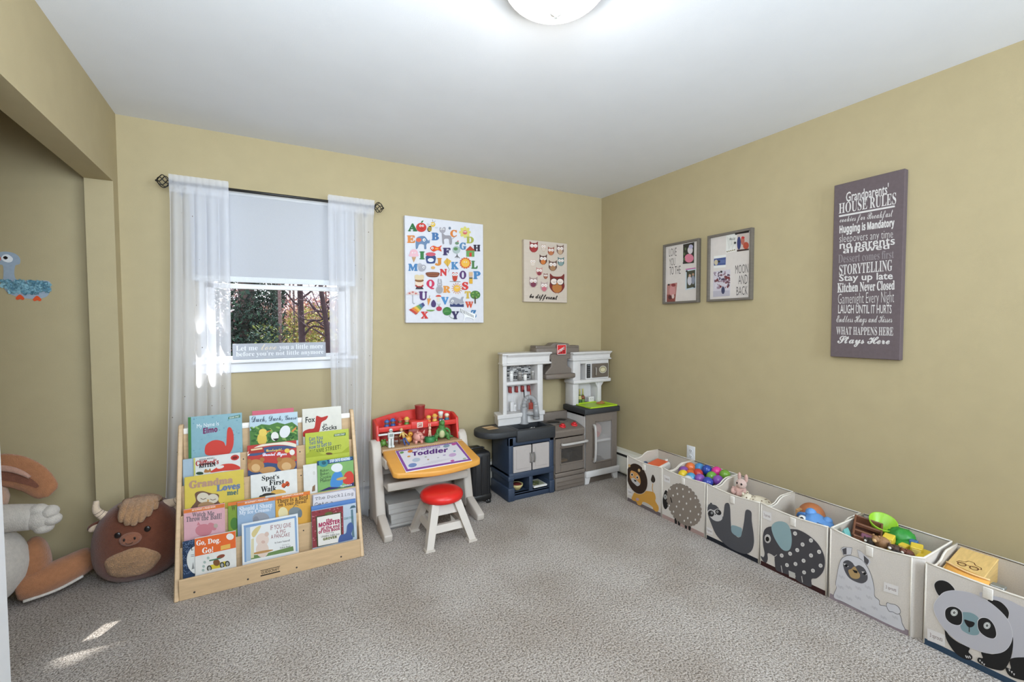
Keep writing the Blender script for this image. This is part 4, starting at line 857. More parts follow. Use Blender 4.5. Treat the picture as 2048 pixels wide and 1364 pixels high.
def b19(q):
    q.poly([(161, 1052), (429, 992), (428, 884), (160, 937)], '#e0672e'); W_ = '#f3eee8'; q.tq('Go, Dog.', 172, 948, 990, 328, 925, 966, W_, 'serif', 0.01); q.tq('Go!', 210, 994, 1032, 280, 986, 1022, W_, 'serif', 0.01); q.ell(391, 921, 24, 21, W_); q.ell(391, 921, 21, 18, '#e9e3da'); [q.line([(330, 985 + 7 * k), (392, 970 + 7 * k)], .004, '#e8c060') for k in range(4)]
    q.spline([(240, 1135), (255, 1110), (300, 1098), (330, 1088), (370, 1080), (388, 1095), (370, 1112), (300, 1128)], '#d4bf3e'); [(q.ell(x, y, 16, 20, '#3a3a34'), q.ell(x, y, 9, 12, '#a8a8a0')) for x, y in ((255, 1128), (338, 1106), (372, 1098))]; q.ell(302, 1090, 22, 22, '#7a5230'); q.ell(330, 1050, 28, 12, '#8a4a34', -20); q.line([(255, 1078), (300, 1068), (330, 1060)], .006, '#4a7a5c'); [q.ell(x, y, 9, 9, '#a9b8ae') for x, y in ((225, 1088), (248, 1060), (218, 1115), (215, 1140))]
book('orange and white picture book titled Go, Dog. Go!, first tier', 1, -3.0195, -2.8495, 0.2655, 0.1015, '#e4e1da', QD((160, 935), (428, 882), (430, 1100), (162, 1162)), b19, 0.007)
def b20(q):
    q.poly([(470, 1093), (835, 1020), (828, 782), (468, 842)], '#e6e6e4'); q.poly([(484, 1085), (500, 1082), (496, 850), (480, 852)], '#7c9cc4'); q.poly([(480, 866), (820, 800), (818, 788), (478, 848)], '#7f9fc6'); q.poly([(818, 1020), (830, 1018), (822, 800), (808, 802)], '#8aa6c8'); q.poly([(495, 1080), (525, 1075), (520, 858), (492, 862)], '#a9bcd0')
    q.poly([(525, 1068), (805, 1015), (800, 985), (700, 1010), (600, 1035), (525, 1040)], '#6f8a54'); q.spline([(530, 900), (555, 865), (590, 850), (575, 885), (545, 925)], '#d6c48a'); q.ell(600, 940, 42, 42, '#e3cfc2'); q.ell(600, 1005, 42, 50, '#e0cabc'); q.ell(628, 905, 14, 16, '#d8bcae', 20); q.ell(605, 955, 13, 10, '#d3b1a4'); q.ell(600, 1020, 72, 8, '#b58a54', -10); q.poly([(525, 1060), (545, 1056), (545, 930), (528, 935)], '#d8cfa8')
    RD = '#8e3a3c'; q.tq('IF YOU GIVE', 652, 848, 880, 785, 832, 860, RD, 'sans', 0.0); q.tq('A PIG', 688, 882, 904, 750, 872, 896, RD, 'sans', 0.0); q.tq('A PANCAKE', 655, 910, 936, 778, 896, 920, RD, 'sans', 0.0); q.tq('by Laura Numeroff', 680, 956, 970, 780, 940, 956, '#4a4440', 'serif'); q.tq('illustrated by', 728, 974, 984, 776, 966, 976, '#6a6460', 'ital'); q.tq('Felicia Bond', 714, 990, 1002, 782, 978, 990, '#4a4440', 'serif')
book('white and blue picture book titled If You Give a Pig a Pancake, first tier', 1, -2.824, -2.5665, 0.291, 0.0965, '#dfe3e8', QD((465, 840), (830, 775), (838, 1018), (470, 1095)), b20, 0.007)
def b21(q):
    q.poly([(1180, 930), (1196, 928), (1190, 745), (1176, 748)], '#5f7a86'); q.poly([(1168, 742), (1212, 732), (1200, 718), (1180, 722)], '#4a6470'); q.tq('SESAME STREET', 1128, 800, 815, 1190, 790, 805, '#44706a', 'bold')
    q.poly([(920, 998), (1125, 962), (1125, 722), (918, 758)], '#8a3a40'); g = random.Random(5)
    for k in range(130): x = 922 + 200 * g.random(); q.ell(x, 762 + 230 * g.random() - (x - 920) * .17, 6, 4, g.choice(('#a8505a', '#6a2a30', '#b8727a', '#94424a')), n=6)
    q.poly([(950, 990), (1112, 960), (1112, 760), (946, 790)], '#4a4a30'); q.poly([(958, 982), (1106, 955), (1106, 768), (954, 796)], '#e8e2dc'); q.ell(1030, 770, 26, 10, '#5f6434', -8)
    RD = '#a8325a'; q.tq('the', 1012, 806, 826, 1052, 800, 820, RD, 'bold', 0.02); q.tq('MONSTER', 964, 834, 860, 1102, 808, 834, RD, 'bold', 0.03); q.tq('at the end', 978, 858, 880, 1098, 838, 860, RD, 'bold', 0.02); q.tq('of this Book', 962, 880, 902, 1102, 858, 878, RD, 'bold', 0.02); q.tq('starring', 1008, 896, 908, 1060, 888, 900, '#333333', 'sans'); q.tq('LOVABLE, FURRY OLD', 978, 916, 928, 1096, 900, 912, '#333333', 'bold'); q.tq('GROVER', 990, 930, 946, 1080, 914, 930, '#6a7034', 'bold', 0.03)
    q.spline([(1090, 965), (1100, 915), (1140, 900), (1150, 850), (1175, 830), (1190, 860), (1175, 905), (1185, 935), (1150, 960)], '#4a5f94')
book('red framed picture book about a monster at the end, right of the first tier', 1, -2.5005, -2.2695, 0.290, 0.0955, '#b9c6d4', QD((918, 757), (1210, 703), (1212, 935), (920, 995)), b21, 0.007)
# ------------------------------------------------------------------ toddler desk
DW = mat('#bfb6ac', 0.45, 0.03, 12, 0.03, 120); OR = plastic('#d89a45'); RED = plastic('#c9332b'); TAN = plastic('#b0906c')
t = thing('toddler_desk', 'plastic toddler desk with orange sloping top and red back organizer', 'desk', (-1.77, -0.3, 0))
for a, b in ((-2.112, -2.052), (-1.506, -1.446)):
    s_ = obj('side_panel', MB().prism([(-0.135, 0.0), (-0.17, 0.0), (-0.19, 0.03), (-0.34, 0.03), (-0.365, 0.06), (-0.255, 0.50), (-0.235, 0.53), (-0.205, 0.545), (-0.15, 0.535), (-0.135, 0.52)], 0, a, b, DW, 0.012, seg=2, smooth=True), t)
    obj('foot', MB().prism([(-0.33, 0.0), (-0.535, 0.0), (-0.545, 0.045), (-0.365, 0.105), (-0.345, 0.095)], 0, a + 0.004, b - 0.004, DW, 0.008, seg=2, smooth=True), s_)
mb = MB().box((-2.052, -0.395, 0.258), (-1.506, -0.10, 0.272), DW, 0.004, 2)
mb.box((-2.052, -0.405, 0.255), (-1.506, -0.385, 0.308), DW, 0.008, 2)
obj('storage_tray', mb, t)
obj('back_panel', MB().box((-2.052, -0.10, 0.05), (-1.506, -0.085, 0.50), DW, 0.004, 1), t)
obj('cross_bar', MB().box((-2.052, -0.125, 0.030), (-1.506, -0.105, 0.058), DW, 0.006, 2), t)
obj('top_bracket', MB().box((-2.055, -0.36, 0.385), (-2.03, -0.15, 0.44), DW, 0.006, 2).box((-1.528, -0.36, 0.385), (-1.505, -0.15, 0.44), DW, 0.006, 2), t)
# sloping work surface with a bowed front edge
def wz(y): return 0.482 + (y + 0.235) * 0.262
out = [(-2.045, -0.235), (-1.485, -0.235), (-1.462, -0.50), (-1.475, -0.525)]
for k in range(9):
    u = k / 8; out.append((-1.50 - u * 0.49, -0.535 - 0.035 * math.sin(math.pi * u)))
out += [(-2.02, -0.53), (-2.045, -0.51)]
bmm = bmesh.new(); top = [bmm.verts.new((x, y, wz(y))) for x, y in out]; bot = [bmm.verts.new((x, y, wz(y) - 0.034)) for x, y in out]; n = len(out)
bmm.faces.new(top); bmm.faces.new(bot[::-1]); [bmm.faces.new((top[i], bot[i], bot[(i + 1) % n], top[(i + 1) % n])) for i in range(n)]
bmesh.ops.recalc_face_normals(bmm, faces=bmm.faces[:]); bmesh.ops.bevel(bmm, geom=bmm.edges[:], offset=0.007, segments=2, profile=0.5, affect='EDGES')
obj('work_surface', MB().bm(bmm, OR, True), t)
obj('toy_ledge', MB().box((-2.05, -0.262, 0.462), (-1.49, -0.10, 0.486), TAN, 0.004, 2), t)
# organizer: end cheeks, back, upper trough
og = MB()
arch = [(-2.075, 0.488), (-1.495, 0.488), (-1.495, 0.655)] + [(-1.495 - 0.58 * k / 10, 0.655 + 0.045 * math.sin(math.pi * k / 10)) for k in range(1, 10)] + [(-2.075, 0.655)]
og.prism(arch, 1, -0.098, -0.082, RED, 0.004)
for a, b in ((-2.075, -2.055), (-1.515, -1.495)): og.prism([(-0.09, 0.488), (-0.235, 0.488), (-0.215, 0.56), (-0.205, 0.635), (-0.13, 0.658), (-0.09, 0.66)], 0, a, b, RED, 0.005, seg=2, smooth=True)
obj('organizer', og, t)
sh = MB().box((-2.06, -0.205, 0.590), (-1.51, -0.09, 0.602), RED, 0.003, 2)
sh.box((-2.06, -0.212, 0.588), (-1.835, -0.198, 0.622), RED, 0.005, 2).box((-1.73, -0.212, 0.588), (-1.51, -0.198, 0.622), RED, 0.005, 2).box((-1.845, -0.216, 0.586), (-1.72, -0.12, 0.640), RED, 0.008, 2)
obj('organizer_tray', sh, t)
bd = obj('maker_badge', MB().box((-1.806, -0.2185, 0.592), (-1.760, -0.2155, 0.634), plastic('#cf3a30'), 0.0012, 1), t)
p = Print((-1.806, -0.2185, 0.592), BX, BV); W_ = '#e6ddd2'; p.rect(0.003, 0.003, 0.043, 0.039, W_); p.rect(0.0055, 0.0055, 0.0405, 0.0365, '#d8c8b8')
for k in range(3): p.poly([(0.008 + k * 0.010, 0.008), (0.014 + k * 0.010, 0.008), (0.014 + k * 0.010, 0.016 + k * 0.008), (0.008 + k * 0.010, 0.014 + k * 0.008)], '#b8443a')
p.line([(0.008, 0.022), (0.026, 0.035)], 0.003, '#b8443a'); p.text('STEP2', 0.009, 0.009, 0.038, 0.015, '#7a2a24', 'bold'); p.done('badge_print', bd)

# writing pad lying on the work surface
V_ = Vector((0, 1, 0.262)).normalized(); o_ = Vector((-1.972, -0.535, wz(-0.535) + 0.0012))
U_ = Vector((0.99, 0.03, 0)).normalized(); N_ = U_.cross(V_).normalized()
PW, PH = 0.442, 0.262
t = thing('activity_pad', 'spiral activity pad with purple border titled Toddler on the desk', 'activity book', tuple(o_))
M = Matrix((U_, V_, N_)).transposed().to_4x4(); M.translation = o_
obj('sheet', MB().box((0, 0, 0), (PW, PH, 0.004), mat('#e9e5ea', 0.4, 0.02, 40), 0.0008, 1, M=M), t)
q = QPrint([(372, 645), (910, 548), (790, 410), (290, 480)], M @ Vector((0, 0, 0.004)), U_, V_, PW, PH)
q.poly([(375, 641), (906, 546), (788, 413), (294, 482)], '#8a4fa0'); q.poly([(390, 622), (880, 538), (775, 422), (318, 486)], '#e4e1e8')
q.tq('MY BIG WIPE-CLEAN', 470, 466, 478, 655, 442, 454, '#6a4a90', 'bold'); q.tq('Toddler', 432, 487, 518, 715, 452, 486, '#5b2f7c', 'bold', 0.02)
g = random.Random(6)
for x, y, a, c_ in ((345, 493, 18, '#6a9a5a'), (415, 483, 22, '#d8843a'), (706, 442, 26, '#8aa0b0'), (765, 428, 20, '#c05a9a'), (402, 522, 14, '#dda050'), (462, 548, 34, '#b8c4d4'), (755, 508, 30, '#c8a8d0'), (430, 590, 36, '#7a8fc0'), (755, 552, 16, '#c05a9a'), (540, 525, 10, '#a8b8a0'), (690, 510, 12, '#b8a8c8'), (850, 535, 14, '#b0c0a0'), (770, 480, 10, '#6a9ab0'), (560, 545, 9, '#b89070'), (640, 530, 8, '#b0b0c0')): q.ell(x, y, a, a * .45, c_, -10)
for k in range(5): q.line([(500 + 20 * k, 590 - 8 * k), (640 + 30 * k, 565 - 8 * k)], .0016, '#b8b0c0')
q.done('print', t)
sp = MB()
for k in range(34):
    c_ = M @ Vector((0.012 + k * (PW - 0.024) / 33, PH - 0.002, 0.003)); sp.tube([c_ + U_ * 0.0 + V_ * (0.006 * math.cos(a * .9)) + N_ * (0.006 * math.sin(a * .9)) for a in range(7)], 0.0011, plastic('#6a5a40'), 5, True)
obj('spiral_binding', sp, t, kind='stuff')

# stool
t = thing('step_stool', 'small white plastic stool with round red seat in front of the desk', 'stool', (-1.768, -0.595, 0))
obj('seat', MB().lathe([(0, 0.232), (0.118, 0.232), (0.128, 0.238), (0.132, 0.255), (0.128, 0.270), (0.112, 0.283), (0.07, 0.289), (0, 0.291)], plastic('#d3231f', 0.35), 40, Matrix.Translation((-1.768, -0.595, 0))), t)
LEGS = []
for sx, sy in ((-1, -1), (1, -1), (1, 1), (-1, 1)):
    a = Vector((-1.768 + sx * 0.068, -0.595 + sy * 0.068, 0.236)); b = Vector((-1.768 + sx * 0.132, -0.595 + sy * 0.148, 0.0)); LEGS.append((a, b)); mb = MB()
    vs = []
    for P_, h in ((a, 0.024), (b + Vector((0, 0, 0.012)), 0.021), (b + Vector((0, 0, 0.010)), 0.027), (b, 0.028)): vs += [P_ + Vector((-h, -h, 0)), P_ + Vector((h, -h, 0)), P_ + Vector((h, h, 0)), P_ + Vector((-h, h, 0))]
    fs = [(3, 2, 1, 0), (12, 13, 14, 15)]
    for k in range(3): fs += [(4 * k + i, 4 * k + (i + 1) % 4, 4 * k + 4 + (i + 1) % 4, 4 * k + 4 + i) for i in range(4)]
    bmm = bmesh.new(); vv = [bmm.verts.new(v) for v in vs]; [bmm.faces.new([vv[i] for i in f]) for f in fs]; bmesh.ops.recalc_face_normals(bmm, faces=bmm.faces[:])
    obj('leg', MB().bm(bmm, DW), t)
for i in range(4):
    (a0, b0), (a1, b1) = LEGS[i], LEGS[(i + 1) % 4]
    def at(z): return a0 + (b0 - a0) * ((0.236 - z) / 0.236), a1 + (b1 - a1) * ((0.236 - z) / 0.236)
    for nm, z0, z1 in (('apron', 0.165, 0.232), ('rung', 0.075, 0.115)):
        (p0, p1), (r0_, r1_) = at(z0), at(z1); ctr = Vector((-1.768, -0.595, 0)); d_ = ((p0 + p1) / 2 - ctr); d_.z = 0; d_ = d_.normalized() * (0.012 if nm == 'apron' else 0.022)
        vs = [p0, p1, r1_, r0_, p0 - d_, p1 - d_, r1_ - d_, r0_ - d_]
        obj(nm, MB().add(vs, [(0, 1, 2, 3), (7, 6, 5, 4), (0, 4, 5, 1), (1, 5, 6, 2), (2, 6, 7, 3), (3, 7, 4, 0)], DW), t)

# boxes of games under the desk
GB = mat('#a9a6a2', 0.6, 0.04, 30); GB2 = mat('#6f6c69', 0.6, 0.04, 30)
for lab, x0, x1, y0, y1, z0, z1, m in (('grey flat box at the bottom of the pile under the desk', -2.035, -1.80, -0.375, -0.13, 0.0, 0.026, GB2), ('white flat box, middle of the pile under the desk', -2.025, -1.80, -0.365, -0.14, 0.0265, 0.086, GB), ('grey lidded box on top of the pile under the desk', -2.035, -1.80, -0.345, -0.15, 0.0865, 0.150, GB)):
    t = thing('flat_box', lab, 'box', (x0, y0, z0), 'boxes piled under the toddler desk'); lid = z0 + (z1 - z0) * 0.45
    obj('box_base', MB().box((x0 + .003, y0 + .003, z0), (x1 - .003, y1 - .003, lid), m, 0.001, 1), t); obj('lid', MB().box((x0, y0, lid), (x1, y1, z1), GB if m is GB2 else m, 0.002, 1), t)
# ------------------------------------------------------------------ toys on the desk
SKIN = '#d9a67c'
def peg(label, x, y, z, body, hat, hatkind, skin=SKIN):
    t = thing('peg_figure', label, 'toy figure', (x, y, z), 'peg figures on the desk organizer'); T = Matrix.Translation((x, y, z))
    obj('body', MB().lathe([(0, 0), (0.0165, 0), (0.018, 0.004), (0.0175, 0.018), (0.013, 0.028), (0.0, 0.03)], plastic(body), 16, T), t)
    h = obj('head', MB().ball((x, y, z + 0.039), (0.0155, 0.0155, 0.0145), plastic(skin)), t)
    obj('eyes', MB().ball((x - 0.005, y - 0.0145, z + 0.041), 0.0017, plastic('#2a2220'), 6, 5).ball((x + 0.005, y - 0.0145, z + 0.041), 0.0017, plastic('#2a2220'), 6, 5), h)
    m = plastic(hat)
    if hatkind == 'brim': mb = MB().lathe([(0, 0.047), (0.022, 0.046), (0.023, 0.048), (0.0155, 0.0505), (0.014, 0.058), (0.008, 0.063), (0, 0.064)], m, 18, T)
    elif hatkind == 'chef': mb = MB().lathe([(0, 0.046), (0.0155, 0.046), (0.0155, 0.058), (0.0185, 0.064), (0.018, 0.074), (0.01, 0.078), (0, 0.078)], m, 18, T)
    else: mb = MB().lathe([(0.016, 0.040), (0.0172, 0.044), (0.0150, 0.052), (0.008, 0.058), (0, 0.0585)], m, 18, T)
    obj('hat', mb, t)
zt = 0.602
peg('blue peg figure with a blue cap, first from the left on the organizer', -1.995, -0.165, zt, '#3a5a94', '#3d5f9c', 'cap', '#8f6046')
peg('blue peg figure with a brimmed blue hat, second from the left on the organizer', -1.953, -0.16, zt, '#2f4f8c', '#38589c', 'brim', '#8f6046')
peg('red peg figure with a wide red hat, left half of the organizer', -1.906, -0.16, zt, '#bf3a34', '#c43d35', 'brim', '#8f6046')
peg('green peg figure with a yellow brimmed hat, left half of the organizer', -1.858, -0.16, zt, '#5d8a40', '#ddb04a', 'brim')
peg('orange peg figure with yellow hair, right of the red cup', -1.702, -0.16, zt, '#d8732f', '#e2b552', 'cap')
peg('yellow peg figure with a yellow cap, second right of the red cup', -1.655, -0.155, zt, '#e0b452', '#dca848', 'brim')
peg('blue peg figure with a tall white chef hat on the organizer', -1.611, -0.158, zt, '#46506c', '#dcdad4', 'chef')
peg('teal peg figure with pale hair at the right end of the organizer', -1.564, -0.155, zt, '#3f6f84', '#e2d9c0', 'cap')
t = thing('red_cup', 'dark red plastic tumbler standing on the desk organizer', 'cup', (-1.762, -0.155, 0.640)); T = Matrix.Translation((-1.762, -0.155, 0.640))
obj('tumbler', MB().lathe([(0, 0), (0.026, 0), (0.027, 0.003), (0.035, 0.092), (0.036, 0.095), (0.034, 0.095), (0.025, 0.005), (0, 0.005)], plastic('#8c2a2a', 0.3), 24, T), t)
obj('tumbler_rim', MB().lathe([(0.034, 0.093), (0.037, 0.094), (0.037, 0.098), (0.034, 0.098)], plastic('#9c3230', 0.3), 24, T), t)

zs = 0.487
def pig(x, y, z, s):
    t = thing('toy_pig', 'round pink toy pig standing on the desk ledge', 'toy', (x, y, z)); m = plastic('#d99a8c', 0.5)
    obj('body', MB().ball((x, y, z + .045 * s), (.036 * s, .040 * s, .034 * s), m), t)
    obj('snout', MB().cyl((x + .014 * s, y - .034 * s, z + .046 * s), (x + .018 * s, y - .050 * s, z + .045 * s), .013 * s, plastic('#d08c80')), t)
    for k in (-1, 1):
        obj('ear', MB().cyl((x + .012 * s + k * .02 * s, y - .022 * s, z + .070 * s), (x + .014 * s + k * .026 * s, y - .026 * s, z + .092 * s), .009 * s, m, .001), t)
        obj('eye', MB().ball((x + .014 * s + k * .012 * s, y - .038 * s, z + .058 * s), .0032 * s, plastic('#2a2220'), 8, 6), t)
        for j in (-1, 1): obj('leg', MB().cyl((x + k * .019 * s, y + j * .018 * s, z + .022 * s), (x + k * .021 * s, y + j * .02 * s, z), .010 * s, m, .009 * s), t)
    obj('tail', MB().tube([(x - .002, y + .038 * s, z + .05 * s), (x - .004, y + .05 * s, z + .056 * s), (x + .004, y + .052 * s, z + .062 * s)], .0025, m, 6), t)
pig(-1.793, -0.205, zs, 0.98)
def dino(x, y, z):
    t = thing('toy_dinosaur', 'green upright toy dinosaur standing on the desk ledge', 'toy', (x, y, z)); m = plastic('#4a7d3f', 0.5); b = plastic('#b9b98a', 0.5)
    obj('body', MB().ball((x, y, z + .052), (.036, .032, .044), m), t)
    obj('belly', MB().ball((x - .004, y - .012, z + .048), (.024, .024, .032), b), t)
    obj('neck', MB().tube(curve([(x, y, z + .08), (x - .002, y - .004, z + .10), (x - .004, y - .01, z + .118)]), [.026 - .0006 * i for i in range(13)], m, 12), t)
    h = obj('head', MB().ball((x - .005, y - .02, z + .125), (.020, .030, .019), m), t)
    for k in (-1, 1):
        obj('eye', MB().ball((x - .005 + k * .011, y - .022, z + .141), .006, plastic('#e6e4dc'), 8, 6).ball((x - .005 + k * .011, y - .027, z + .142), .0028, plastic('#1d1a18'), 6, 5), h)
        obj('arm', MB().tube(curve([(x + k * .026, y - .012, z + .082), (x + k * .043, y - .026, z + .070), (x + k * .046, y - .04, z + .052)]), [.009 - .0003 * i for i in range(13)], m, 8), t)
        obj('leg', MB().tube(curve([(x + k * .024, y, z + .045), (x + k * .042, y - .006, z + .035), (x + k * .044, y - .006, z + .010), (x + k * .046, y - .026, z + .006)]), [.019 - .0006 * i for i in range(19)], m, 10), t)
    obj('tail', MB().tube(curve([(x + .01, y + .02, z + .03), (x + .04, y + .04, z + .016), (x + .075, y + .03, z + .010), (x + .09, y + .015, z + .009)]), [.02 - .0009 * i for i in range(19)], m, 10), t)
dino(-1.622, -0.205, zs)
t = thing('push_puppet', 'small pale push-puppet animal standing on a round green base', 'toy', (-1.713, -0.215, zs)); T = Matrix.Translation((-1.713, -0.215, zs)); PB = plastic('#d8b59c', 0.5)
obj('base', MB().lathe([(0, 0), (.034, 0), (.036, .004), (.036, .028), (.033, .034), (0, .035)], plastic('#2f7a46'), 26, T), t)
obj('body', MB().ball((-1.713, -0.215, zs + .070), (.010, .009, .018), PB), t)
for k in (-1, 1):
    obj('leg', MB().cyl((-1.713 + k * .007, -0.215, zs + .036), (-1.713 + k * .005, -0.215, zs + .062), .0048, PB), t)
    obj('ear', MB().ball((-1.713 + k * .006, -0.215, zs + .115), (.0035, .003, .013), PB, 8, 6), t)
obj('head', MB().ball((-1.713, -0.218, zs + .096), (.0095, .012, .011), PB), t)

GW = plastic('#cfd3cf', 0.4); GD = plastic('#8a938c', 0.4)
t = thing('toy_robot', 'small white toy robot with outstretched arms on the desk ledge', 'toy', (-1.984, -0.225, zs))
obj('torso', MB().box((-2.004, -0.240, zs + .058), (-1.964, -0.210, zs + .100), GW, .006, 2).box((-1.996, -0.243, zs + .074), (-1.972, -0.238, zs + .094), GD, .002, 1), t)
obj('head', MB().ball((-1.984, -0.226, zs + .113), (.013, .013, .0125), GW).box((-1.991, -0.241, zs + .109), (-1.977, -0.236, zs + .117), GD, .002, 1), t)
for k in (-1, 1):
    obj('arm', MB().box((-1.984 + k * .020, -0.232, zs + .084), (-1.984 + k * .082, -0.219, zs + .096), GW, .004, 2), t)
    obj('leg', MB().box((-1.984 + k * .002, -0.237, zs + .010), (-1.984 + k * .018, -0.214, zs + .060), GW, .005, 2).box((-1.984 + k * .001, -0.244, zs), (-1.984 + k * .020, -0.212, zs + .014), GW, .004, 2), t)
t = thing('wooden_doll', 'small jointed doll with blue legs leaning beside the pig on the ledge', 'toy', (-1.89, -0.235, zs))
obj('torso', MB().tube([(-1.898, -0.232, zs + .055), (-1.908, -0.226, zs + .092)], [.010, .012], plastic('#caa860'), 10), t)
obj('head', MB().ball((-1.913, -0.222, zs + .108), .0115, plastic('#c99a70')), t)
for k in (-1, 1):
    obj('leg', MB().tube([(-1.898 + k * .004, -0.232, zs + .056), (-1.890 + k * .010, -0.238, zs + .028), (-1.880 + k * .014, -0.244, zs + .006)], .0058, plastic('#3c4f86'), 8), t)
    obj('arm', MB().tube([(-1.907 + k * .010, -0.227, zs + .088), (-1.901 + k * .026, -0.236, zs + .066)], .0042, plastic('#caa860'), 8), t)
t = thing('yellow_duckling', 'small yellow toy duckling behind the pig on the desk ledge', 'toy', (-1.852, -0.165, zs)); YL = plastic('#d99f3e')
obj('body', MB().ball((-1.852, -0.165, zs + .024), (.030, .022, .024), YL), t); obj('head', MB().ball((-1.836, -0.168, zs + .058), .018, YL), t); obj('beak', MB().cyl((-1.838, -0.183, zs + .057), (-1.838, -0.196, zs + .055), .006, plastic('#c9702c'), .002), t)
t = thing('green_frog', 'small green toy frog at the left end of the desk ledge', 'toy', (-2.025, -0.17, zs)); FG = plastic('#5f8a3c')
obj('body', MB().ball((-2.022, -0.172, zs + .022), (.022, .026, .022), FG), t)
for k in (-1, 1): obj('eye', MB().ball((-2.022 + k * .010, -0.184, zs + .044), .007, FG, 10, 8), t); obj('leg', MB().ball((-2.022 + k * .020, -0.186, zs + .008), (.009, .014, .008), FG, 10, 8), t)

t = thing('toy_horse', 'small brown toy horse behind the doll on the desk ledge', 'toy', (-1.935, -0.165, zs)); HB = plastic('#7c4a30')
obj('body', MB().ball((-1.930, -0.165, zs + .050), (.030, .013, .015), HB), t); obj('neck', MB().tube([(-1.908, -0.165, zs + .055), (-1.895, -0.166, zs + .082)], [.010, .008], HB, 8), t); obj('head', MB().ball((-1.888, -0.168, zs + .087), (.014, .007, .008), HB, 10, 8), t)
for dx in (-.020, .016):
    for dy in (-.007, .007): obj('leg', MB().cyl((-1.930 + dx, -0.165 + dy, zs + .045), (-1.930 + dx, -0.165 + dy, zs), .0045, HB), t)
obj('mane', MB().tube([(-1.914, -0.165, zs + .066), (-1.903, -0.166, zs + .090)], .004, plastic('#3a2620'), 6), t)
t = thing('pink_box', 'small translucent pink box standing behind the toy pig', 'box', (-1.80, -0.125, zs)); obj('box_body', MB().box((-1.840, -0.140, zs), (-1.765, -0.112, zs + .088), plastic('#b9605a', .4), .004, 2), t); obj('lid', MB().box((-1.842, -0.142, zs + .088), (-1.763, -0.110, zs + .096), plastic('#c98a80', .4), .003, 1), t)
# ------------------------------------------------------------------ play kitchen in the corner
NAVY = mat('#2c394d', 0.5, 0.10, 90, 0.08, 180); CHAR = mat('#2c2e31', 0.55, 0.18, 160, 0.06, 200); KW = plastic('#cbc8c6'); TAUPE = mat('#70665d', 0.5, 0.05, 60, 0.06, 170); TAUPE2 = plastic('#62584f'); SIL = plastic('#b3afab', 0.35); DOORC = plastic('#aea6a2'); BLK = plastic('#1d1c1c'); KRED = plastic('#c5282c', 0.35)
K = thing('play_kitchen', 'toy kitchen with navy sink cabinet, taupe stove and fridge in the corner', 'play kitchen', (-0.65, -0.2, 0))
X0, X1, YF, YB = -1.163, -0.768, -0.355, -0.075
mb = MB()
mb.box((X0, YF, 0.0), (X0 + 0.04, YB, 0.47), NAVY, .006, 2).box((X1 - 0.04, YF, 0.0), (X1, YB, 0.47), NAVY, .006, 2)
mb.box((X0, YB - 0.02, 0.0), (X1, YB, 0.47), NAVY, .004, 1)
mb.box((X0, YF, 0.0), (X1, YF + 0.03, 0.052), NAVY, .005, 2).box((X0, YF - 0.004, 0.158), (X1, YB, 0.206), NAVY, .006, 2).box((X0, YF, 0.405), (X1, YF + 0.03, 0.47), NAVY, .005, 2)
mb.box((X0 - 0.012, YF - 0.012, 0.0), (X0 + 0.045, YB, 0.10), NAVY, .008, 2).box((X1 - 0.045, YF - 0.012, 0.0), (X1 + 0.003, YB, 0.10), NAVY, .008, 2)
mb.box((X0 - 0.010, YF - 0.010, 0.150), (X0 + 0.04, YB, 0.185), NAVY, .006, 2)
mb.box((X0, YF, 0.035), (X1, YB, 0.052), NAVY, .003, 1).box((-0.99, YF, 0.05), (-0.958, YB, 0.16), NAVY, .004, 2)
obj('sink_cabinet', mb, K)
for a, b, hx in ((-1.130, -0.975, -0.985), (-0.965, -0.815, -0.955)):
    d = obj('cabinet_door', MB().box((a, YF - 0.010, 0.208), (b, YF + 0.002, 0.402), DOORC, .003, 1).box((a + 0.022, YF - 0.013, 0.232), (b - 0.022, YF - 0.008, 0.378), DOORC, .003, 1), K)
    obj('handle', MB().tube(curve([(hx, YF - 0.010, 0.270), (hx, YF - 0.024, 0.280), (hx, YF - 0.028, 0.305), (hx, YF - 0.024, 0.330), (hx, YF - 0.010, 0.340)], 4), .0062, plastic('#7c7874'), 8), d)
# charcoal counter with rounded side lobe and a deep sink
def arc(cx, cy, r, a0, a1, n): return [(cx + r * math.cos(R(a0 + (a1 - a0) * i / n)), cy + r * math.sin(R(a0 + (a1 - a0) * i / n))) for i in range(n + 1)]
lobe = arc(-1.235, -0.235, 0.14, 90, 270, 14) + [(-1.10, -0.375), (-1.10, -0.095)]
co = MB().prism(lobe, 2, 0.478, 0.525, CHAR, .010, seg=2, smooth=True)
co.box((-1.105, -0.378, 0.432), (-0.765, -0.340, 0.522), CHAR, .008, 2).box((-1.105, -0.345, 0.475), (-1.065, -0.065, 0.522), CHAR, .006, 2).box((-0.800, -0.345, 0.475), (-0.762, -0.065, 0.522), CHAR, .006, 2).box((-1.105, -0.175, 0.475), (-0.765, -0.065, 0.522), CHAR, .006, 2)
co.box((-1.07, -0.345, 0.44), (-0.795, -0.17, 0.452), BLK)
obj('counter', co, K)
p = Print((-1.278, -0.262, 0.5255), (1, 0.06, 0), (-0.1, 1, 0)); p.rect(0, 0, 0.088, 0.108, '#c9ab84'); p.rect(0, 0.035, 0.088, 0.062, '#a98458'); p.rect(0, 0.07, 0.088, 0.085, '#dcc29c'); p.done('cutting_board_print', K)
FG_ = plastic('#8e8e8f', 0.35); fx, fy = -0.938, -0.19
